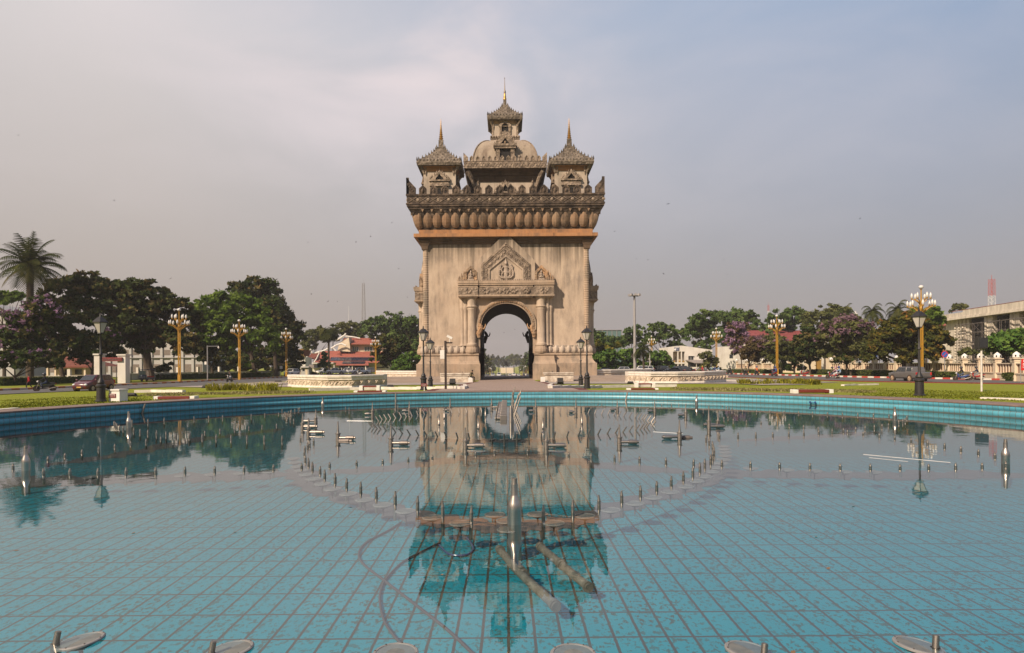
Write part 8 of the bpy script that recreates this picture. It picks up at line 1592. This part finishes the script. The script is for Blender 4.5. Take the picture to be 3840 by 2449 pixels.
def put(o, x, y, heading, D=None):
    p = gnd(x, y) if D is None else gx(x, D); o.location = p; o.rotation_euler = (0, 0, R(heading)); return o
put(car('hatch', 'car_red', 'dark red hatchback driving on the left road', 'car'), 352, 1466, -94)
put(car('pickup', 'car_grey', 'grey pickup with a covered bed and blue plate on the right road', 'pickup', 'tyre_dusty', 'rim_dusty', True, 'plate_blue'), 3408, 1430, 92)
put(car('suv', 'car_white', 'white suv with its lamps on at the end of the left road', 'car'), 1094, 0, -102, 148)
GC = 'cars parked or queueing round the circle'
PK = car('pickup', 'car_white', 'white pickup parked second from the left before the red roofed hall', 'pickup', group=GC); put(PK, 1258, 0, 200, 166)
o = dup(PK, label='white pickup parked leftmost before the hall, beside the small tree'); put(o, 1218, 0, 230, 169)
o = dup(PK, label='white pickup parked rightmost before the hall, near the scooter'); put(o, 1352, 0, 205, 168)
o = dup(PK, label='grey pickup half hidden beside the rightmost white pickup'); recolour(o, 'car_white', 'car_grey'); put(o, 1392, 0, 190, 172)
o = dup(PK, label='long white flatbed pickup body in the middle of the parked row'); put(o, 1306, 0, 185, 170)
SE = car('sedan', 'car_black', 'black sedan in the middle of the queue by the white building', 'car', group=GC); put(SE, 2570, 0, 168, 150)
for lb, col, x, h, D in [('dark grey sedan at the left end of the queue by the white building', 'car_grey', 2528, 150, 140), ('silver sedan further right in the queue, behind the red rider', 'car_silver', 2625, 175, 158), ('dark sedan under the tree right of the queue', 'car_blue', 2705, 170, 165), ('black sedan half hidden behind the white motorcycle', 'car_black', 2488, 160, 146)]:
    o = dup(SE, label=lb); put(o, x, 0, h, D)
    if col != 'car_black': recolour(o, 'car_black', col)
SV = car('suv', 'car_black', 'black suv behind the dark sedan at the left of the queue', 'car', group=GC); put(SV, 2548, 0, 165, 156)
for lb, col, x, h, D in [('white suv under the trees left of the queue', 'car_white', 2418, 195, 158), ('white suv parked in front of the plumerias', 'car_white', 2400, 180, 168), ('dark suv seen end on at the left of the queue', 'car_black', 2478, 100, 160), ('silver suv parked behind the low wall right of the tower', 'car_silver', 2330, 180, 165), ('dark suv parked in shade right of the tower', 'car_black', 2260, 180, 168), ('white suv roof behind the low wall left of the tower', 'car_white', 1545, 180, 150)]:
    o = dup(SV, label=lb); put(o, x, 0, h, D)
    if col != 'car_black': recolour(o, 'car_black', col)
GA = 'traffic on the avenue'
VN = car('van', 'car_white', 'white minivan coming down the avenue through the arch', 'van', group=GA); put(VN, 1871, 0, -91, 285)
for kind, src_, old, lb, col, x, h, D in [('s', SV, 'car_black', 'silver suv on the left of the white minivan', 'car_silver', 1848, -92, 280), ('s', SV, 'car_black', 'white suv driving away on the right of the avenue', 'car_white', 1927, 90, 285), ('e', SE, 'car_black', 'white sedan right of the white suv on the avenue', 'car_white', 1945, 90, 310), ('s', SV, 'car_black', 'dark suv at the right kerb of the avenue', 'car_black', 1966, 90, 300), ('e', SE, 'car_black', 'dark sedan at the far right of the avenue', 'car_grey', 1980, 90, 310), ('e', SE, 'car_black', 'dark car parked at the left of the avenue', 'car_blue', 1828, -90, 300), ('v', VN, 'car_white', 'white van far down the right of the avenue', 'car_white', 1912, 90, 360), ('e', SE, 'car_black', 'car with its lamps on far down the left lane', 'car_silver', 1882, -90, 370), ('s', SV, 'car_black', 'dark car beside the traffic light foot', 'car_black', 1890, -90, 400), ('s', SV, 'car_black', 'reddish car far right on the avenue', 'car_red', 1937, 90, 380), ('e', SE, 'car_black', 'pale car farthest on the left lane', 'car_white', 1866, -90, 420), ('e', SE, 'car_black', 'dark car farthest on the left lane', 'car_black', 1875, -90, 450), ('s', SV, 'car_black', 'white suv farthest on the right lane', 'car_white', 1918, 90, 440)]:
    o = dup(src_, label=lb, group=GA); put(o, x, 0, h, D)
    if col != old: recolour(o, old, col)
# ------------------------------------------------------------------ people
def body_mesh(J, E, cols):
    """one continuous skinned body; regions coloured by the limb they lie on; five fingers on each palm"""
    bm = bmesh.new(); lay = bm.verts.layers.skin.verify(); idx = {}
    for k, (p, r) in J.items(): v = bm.verts.new(p); v[lay].radius = (r, r); v[lay].use_root = (k == 'pelvis'); idx[k] = v
    for a, b_ in E: bm.edges.new((idx[a], idx[b_]))
    me = bpy.data.meshes.new('tmp'); bm.to_mesh(me); bm.free(); o = bpy.data.objects.new('tmp', me); COL.objects.link(o); o.modifiers.new('s', 'SKIN').use_smooth_shade = True; o.modifiers.new('u', 'SUBSURF').levels = 1
    dg = bpy.context.evaluated_depsgraph_get(); ev = o.evaluated_get(dg); m2 = bpy.data.meshes.new_from_object(ev); V = [tuple(v.co) for v in m2.vertices]; F = [tuple(p.vertices) for p in m2.polygons]; bpy.data.objects.remove(o); bpy.data.meshes.remove(me); bpy.data.meshes.remove(m2)
    mb = MB(); mb.add(V, F); names = ['skin', 'shirt', 'trousers', 'shoes']; reg = []
    def region(k): return 0 if k in ('head', 'crown', 'neck', 'handL', 'handR') else 3 if k.startswith(('toe', 'heel', 'ankle')) else 2 if k.startswith(('knee', 'hip')) else 1
    seg = [(Vector(J[a][0]), Vector(J[b_][0]), region(a), region(b_)) for a, b_ in E]
    for i, f in enumerate(F):
        c = sum((Vector(V[j]) for j in f), Vector()) / len(f); best = (9, 0)
        for a, b_, ra, rb in seg:
            d = b_ - a; t = max(0, min(1, (c - a).dot(d) / max(1e-9, d.length_squared))); q_ = (c - (a + d * t)).length; r = ra if t < .5 else rb
            if q_ < best[0]: best = (q_, r)
        mb.mi[i] = best[1]
    for s in 'LR':
        if 'hand' + s in J:
            h = Vector(J['hand' + s][0]); w = Vector(J['wrist' + s][0]); d = (h - w).normalized(); side = d.cross(Vector((0, 0, 1))).normalized(); mb.cm = 0
            for k in range(4): p = h + side * (.03 - .02 * k); l = (.07, .08, .075, .06)[k]; mb.path([p - d * .02, p + d * l * .5 - Vector((0, 0, .012)), p + d * l * .8 - Vector((0, 0, .045))], [.010, .009, .007], 5)
            mb.path([h - d * .03 + side * (.03 if s == 'L' else -.03), h + side * (.055 if s == 'L' else -.055), h + d * .03 + side * (.06 if s == 'L' else -.06)], [.011, .010, .008], 5)
    hd = Vector(J['head'][0]); mb.cm = 0; fw = Vector(J.get('_face', ((1, 0, 0), 0))[0]) if '_face' in J else Vector((1, 0, 0)); sd = fw.cross(Vector((0, 0, 1)))
    mb.path([hd + fw * .085 + Vector((0, 0, .02)), hd + fw * .115 - Vector((0, 0, .02)), hd + fw * .09 - Vector((0, 0, .03))], [.008, .016, .01], 5)
    for s in (-1, 1): mb.ball(tuple(hd + sd * s * .1), .022, 6, 5, (1, .6, 1.5))
    mb.path([hd + fw * .09 + sd * -.025 - Vector((0, 0, .055)), hd + fw * .095 - Vector((0, 0, .057)), hd + fw * .09 + sd * .025 - Vector((0, 0, .055))], .006, 4)
    mb.cm = 4
    for s in (-1, 1): mb.ball(tuple(hd + fw * .088 + sd * s * .035 + Vector((0, 0, .025))), .012, 6, 5)
    return mb, ['skin', cols[0], cols[1], cols[2], 'hair']
def skeleton(pose):
    mir = lambda d: {k + s: ((p[0], (1 if s == 'L' else -1) * p[1], p[2]), r) for s in 'LR' for k, (p, r) in d.items()}
    if pose == 'ride':
        J = dict(pelvis=((-.18, 0, .86), .15), waist=((-.16, 0, 1.02), .135), chest=((-.06, 0, 1.24), .155), neck=((-.01, 0, 1.42), .055), head=((.04, 0, 1.56), .095), crown=((.05, 0, 1.66), .075))
        J.update(mir(dict(shoulder=((-.03, .17, 1.34), .075), elbow=((.14, .27, 1.12), .05), wrist=((.38, .30, 1.04), .034), hand=((.45, .29, 1.03), .036), hip=((-.12, .10, .82), .11), knee=((.28, .17, .74), .075), ankle=((.14, .16, .33), .05), heel=((.10, .16, .28), .045), toe=((.31, .17, .27), .038))))
    elif pose == 'sit':
        J = dict(pelvis=((0, 0, .58), .15), waist=((.02, 0, .74), .135), chest=((.10, 0, .98), .15), neck=((.18, 0, 1.15), .055), head=((.25, 0, 1.27), .095), crown=((.27, 0, 1.37), .075))
        J.update(mir(dict(shoulder=((.12, .17, 1.08), .07), elbow=((.20, .24, .82), .047), wrist=((.42, .14, .74), .033), hand=((.50, .10, .74), .036), hip=((.06, .10, .55), .11), knee=((.45, .15, .55), .07), ankle=((.46, .15, .12), .048), heel=((.43, .15, .06), .042), toe=((.63, .17, .05), .036))))
    else:
        J = dict(pelvis=((0, 0, .94), .14), waist=((.01, 0, 1.08), .125), chest=((.02, 0, 1.30), .15), neck=((.03, 0, 1.48), .055), head=((.06, 0, 1.61), .095), crown=((.06, 0, 1.71), .075))
        J.update(mir(dict(shoulder=((.02, .17, 1.40), .07), hip=((0, .09, .90), .105))))
        for s, k in (('L', 1), ('R', -1)): y = k; J.update({'elbow' + s: ((-.08 * k, y * .23, 1.13), .046), 'wrist' + s: ((-.02 * k + .08, y * .24, .90), .032), 'hand' + s: ((0.02 - .0 * k + .09, y * .24, .82), .035), 'knee' + s: ((.16 * k + .06, y * .10, .50), .068), 'ankle' + s: ((.26 * k - .04, y * .10, .11 if k > 0 else .17), .046), 'heel' + s: ((.25 * k - .07, y * .10, .06 if k > 0 else .13), .04), 'toe' + s: ((.26 * k + .12, y * .11, .045 if k > 0 else .03), .034)})
    E = [('pelvis', 'waist'), ('waist', 'chest'), ('chest', 'neck'), ('neck', 'head'), ('head', 'crown')]
    for s in 'LR': E += [('chest', 'shoulder' + s), ('shoulder' + s, 'elbow' + s), ('elbow' + s, 'wrist' + s), ('wrist' + s, 'hand' + s), ('pelvis', 'hip' + s), ('hip' + s, 'knee' + s), ('knee' + s, 'ankle' + s), ('ankle' + s, 'heel' + s), ('heel' + s, 'toe' + s)]
    return J, E
def person(pose, shirt, trousers, label, helmet=None, group=None, hood=None):
    J, E = skeleton(pose); t = thing('person', label, 'person', (0, 0, 0), 0, group); mb, ms = body_mesh(J, E, (shirt, trousers, 'cloth_black')); mb.build('body', ms, t, True); h = Vector(J['head'][0])
    if helmet: mb = MB(); mb.ball((h.x - .01, 0, h.z + .05), .155, 12, 8, (1.1, 1, 1)); mb.build('helmet', helmet, t, True); mb = MB(); mb.ball((h.x + .06, 0, h.z + .02), .125, 10, 7, (1, .95, .62)); mb.build('visor', 'glass_dark', t, True)
    elif hood: mb = MB(); mb.ball((h.x - .02, 0, h.z + .03), .14, 10, 7, (1, 1, 1.15)); mb.build('hood', hood, t, True)
    else: mb = MB(); mb.ball((h.x - .015, 0, h.z + .055), .108, 10, 7, (1, .98, .92)); mb.build('hair', 'hair', t, True)
    return t
def motorcycle(paint_, label, group):
    t = thing('motorcycle', label, 'motorcycle', (0, 0, 0), 0, group)
    for x in (.62, -.62):
        mb = MB(); mb.T = Matrix.Translation((x, 0, .29)) @ Matrix.Rotation(math.pi / 2, 4, 'X'); mb.lathe([(.21, -.045), (.27, -.05), (.29, 0), (.27, .05), (.21, .045)], n=18); w = mb.build('wheel', 'tyre', t, True); mb = MB(); mb.T = Matrix.Translation((x, 0, .29)) @ Matrix.Rotation(math.pi / 2, 4, 'X'); mb.lathe([(.215, -.03), (.215, .03), (.19, .03), (.19, -.03)], n=18)
        for k in range(6): a = k * math.pi / 3; mb.tube((0, 0, 0), (.2 * math.cos(a), .2 * math.sin(a), 0), .012, n=4)
        mb.build('rim', 'rim', w)
    mb = MB(); mb.prism([(.50, .95), (.38, .45), (.12, .36), (-.35, .42), (-.78, .66), (-.82, .76), (-.5, .74), (-.1, .62), (.12, .58), (.30, .92), (.42, 1.0)], -.13, .13); mb.build('fairing', paint_, t, bevel=.03)
    mb = MB(); mb.box(-.3, .15, -.11, .11, .22, .42); mb.tube((-.3, .14, .25), (-.85, .16, .38), .045, .05, 8); mb.build('engine', 'steel_dull', t); mb = MB(); mb.prism([(-.02, .72), (-.05, .80), (-.45, .86), (-.82, .86), (-.8, .77), (-.4, .75)], -.13, .13); mb.build('seat', 'trim', t, bevel=.03)
    mb = MB()
    for s in (-1, 1): mb.tube((.62, s * .07, .29), (.40, s * .06, .98), .025, n=6)
    mb.build('fork', 'steel_dull', t); mb = MB(); mb.path([(.34, -.34, 1.03), (.38, -.2, 1.05), (.40, 0, 1.02), (.38, .2, 1.05), (.34, .34, 1.03)], .018, 6); mb.build('handlebar', 'trim', t); mb = MB(); mb.ball((.52, 0, .94), .09, 8, 6); mb.build('headlight', 'head_lamp', t, True); mb = MB(); mb.box(-.88, -.8, -.08, .08, .68, .76); mb.build('tail_light', 'tail_lamp', t); mb = MB(); mb.box(-.9, -.885, -.1, .1, .45, .6); mb.build('number_plate', 'plate_yellow', t); return t
MOTO = motorcycle('bike_black', 'x', None); mfirst = True; RID = {}
def rider(shirt, trousers, helmet, label, hood=None):
    k = (shirt, trousers, helmet, hood)
    if k in RID: return dup(RID[k], label=label)
    RID[k] = person('ride', shirt, trousers, label, helmet, 'motorcycle riders', hood); return RID[k]
def moto(x, y, heading, paint_, where, riders, D=None):
    global mfirst
    o = MOTO if mfirst else dup(MOTO); mfirst = False
    tag(o, ('black' if paint_ == 'bike_black' else paint_.split('_')[1]) + ' motorcycle ' + where, 'motorcycle', 'motorcycles on the roads')
    if paint_ != 'bike_black': recolour(o, 'bike_black', paint_)
    put(o, x, y, heading, D); a = R(heading)
    for i, (sh, tr, he, lb, *hd) in enumerate(riders):
        r = rider(sh, tr, he, lb, hd[0] if hd else None); k = -.42 * i; r.location = o.location + Vector((math.cos(a) * k, math.sin(a) * k, .03 * i)); r.rotation_euler = (0, 0, a)
moto(168, 1468, -150, 'bike_black', 'heading left with bags on the left road', [('cloth_black', 'cloth_jean', 'bike_black', 'person in black riding the laden motorcycle on the left road')])
moto(861, 1433, -95, 'bike_black', 'in shade in the middle of the left road', [('cloth_black', 'cloth_white', None, 'bareheaded person riding in shade on the left road')])
moto(3606, 1428, 152, 'bike_blue', 'nearest on the right road, behind the speaker pole', [('cloth_black', 'cloth_jean', 'bike_black', 'person in a black jacket on the nearest motorcycle at right')])
moto(3662, 1426, 152, 'bike_red', 'following the nearest one at the right', [('cloth_navy', 'cloth_grey', 'bike_black', 'person in a navy jacket on the red motorcycle at right')])
moto(3122, 1421, 150, 'bike_red', 'with three people before the gate', [('cloth_olive', 'cloth_jean', 'bike_black', 'person in olive steering the motorcycle with three people'), ('cloth_pink', 'cloth_white', None, 'person in a pink hooded top riding behind', 'cloth_pink'), ('cloth_lightblue', 'cloth_grey', 'bike_blue', 'person in light blue sitting rearmost of three')])
moto(2903, 1412, 100, 'bike_red', 'beside the yellow lamp at right', [('cloth_black', 'cloth_jean', 'bike_black', 'person in black riding beside the yellow lamp'), ('cloth_blue', 'cloth_jean', 'bike_blue', 'person in blue riding pillion beside the yellow lamp')])
moto(3014, 1411, 172, 'bike_red', 'between the lamp and the gate', [('cloth_black', 'cloth_grey', 'bike_black', 'person in black riding between the lamp and the gate')])
moto(2838, 1408, 95, 'bike_black', 'with an orange clad rider under the brownish trees', [('cloth_orange', 'cloth_black', 'bike_blue', 'person in bright orange riding under the brownish trees')])
moto(2797, 1407, 100, 'bike_black', 'farther left under the brownish trees', [('cloth_olive', 'cloth_black', 'bike_black', 'person in dark olive riding under the trees')])
moto(2737, 1405, 110, 'bike_black', 'just right of the right carved wall', [('cloth_black', 'cloth_black', 'bike_black', 'person in black riding just past the carved wall')])
for x, D, h, pt, w, rs in [(2460, 132, 150, 'bike_white', 'with a white fairing at the left of the waiting riders', [('cloth_black', 'cloth_black', 'bike_black', 'person in black on the white motorcycle')]), (2503, 134, 200, 'bike_black', 'ridden by someone in cream by the queue', [('cloth_white', 'cloth_olive', 'bike_white', 'person in cream with a white helmet')]), (2592, 138, 100, 'bike_black', 'in front of the black sedan', [('cloth_black', 'cloth_black', 'bike_black', 'person in black in front of the black sedan')]), (2634, 140, 95, 'bike_red', 'under the rider in orange red', [('cloth_red', 'cloth_black', 'plate_yellow', 'person in red with a yellow helmet')]), (2646, 139, 95, 'bike_black', 'right of the red rider', [('cloth_grey', 'cloth_black', 'bike_black', 'person in grey right of the red rider')]), (2666, 141, 95, 'bike_black', 'of the teal shirted pair', [('cloth_teal', 'cloth_black', 'bike_black', 'person in teal riding in front'), ('cloth_teal', 'cloth_jean', 'bike_black', 'person in teal riding pillion')]), (2680, 140, 95, 'bike_blue', 'of the rider in blue grey', [('cloth_blue', 'cloth_jean', 'bike_black', 'person in blue grey beside the teal pair')]), (2694, 136, 150, 'bike_white', 'rightmost of the waiting group', [('cloth_lightblue', 'cloth_white', 'bike_black', 'person in pale blue at the right of the group')])]: moto(x, 0, h, pt, w, rs, D)
o = dup(MOTO, label='white scooter parked before the parked pickups'); recolour(o, 'bike_black', 'bike_white'); put(o, 1347, 0, 160, 150); o['group'] = 'motorcycles on the roads'; r = rider('cloth_olive', 'cloth_black', None, 'person in brown sitting on the white scooter before the pickups'); r.location = o.location; r.rotation_euler = o.rotation_euler
p = person('walk', 'cloth_red', 'cloth_black', 'person in a red shirt walking on the left pavement'); put(p, 109, 1461, -160); p.scale = (.95,) * 3
p = person('sit', 'cloth_olive', 'cloth_black', 'person sitting on the white block at the left foot of the arch'); p.location = (-4.40, 76.5, zg(4, 76) + .15); p.rotation_euler = (0, 0, R(-35))
t = thing('tuk_tuk', 'dark three wheeled taxi parked by the school gate', 'tricycle', gx(549, 104), R(-95)); mb = MB(); mb.prism([(1.25, .5), (1.2, .9), (.9, 1.1), (.75, 1.05), (.5, .62), (-1.3, .62), (-1.35, .35), (.9, .32)], -.6, .6); mb.build('body', 'car_blue', t, bevel=.04); mb = MB(); mb.prism([(1.0, 1.86), (.9, 1.95), (-1.4, 1.98), (-1.45, 1.86)], -.75, .75); mb.build('roof', 'cloth_navy', t, bevel=.03)
for x in (.85, -1.3):
    for s in (-1, 1): mb = MB(); mb.tube((x, s * .6, .6), (x, s * .66, 1.88), .03, n=6); mb.build('roof_post', 'white_steel', t)
wheel(t, 1.15, .0, .28, .14); wheel(t, -.95, .62, .28, .16); wheel(t, -.95, -.62, .28, .16); mb = MB(); mb.ball((1.25, 0, .95), .13, 8, 6); mb.build('headlight', 'head_lamp', t, True); mb = MB(); mb.box(.98, 1.02, -.55, .55, 1.1, 1.75); mb.build('windscreen', 'glass_teal', t); mb = MB(); mb.box(-1.2, -.2, -.5, .5, .63, .85); mb.build('seat', 'kerb_red', t)
# ------------------------------------------------------------------ air
mb = MB(); mb.box(-1450, 1450, -1440, 1460, -11.5, 56); hz = mb.build('haze', 'water'); hz['kind'] = 'stuff'
m = bpy.data.materials.new('air'); m.use_nodes = True; n, l = m.node_tree.nodes, m.node_tree.links; n.clear(); v = n.new('ShaderNodeVolumePrincipled'); v.inputs['Color'].default_value = (.80, .78, .80, 1); v.inputs['Density'].default_value = HAZE; v.inputs['Anisotropy'].default_value = 0.0; ou = n.new('ShaderNodeOutputMaterial'); l.new(v.outputs[0], ou.inputs['Volume']); hz.data.materials.clear(); hz.data.materials.append(m)
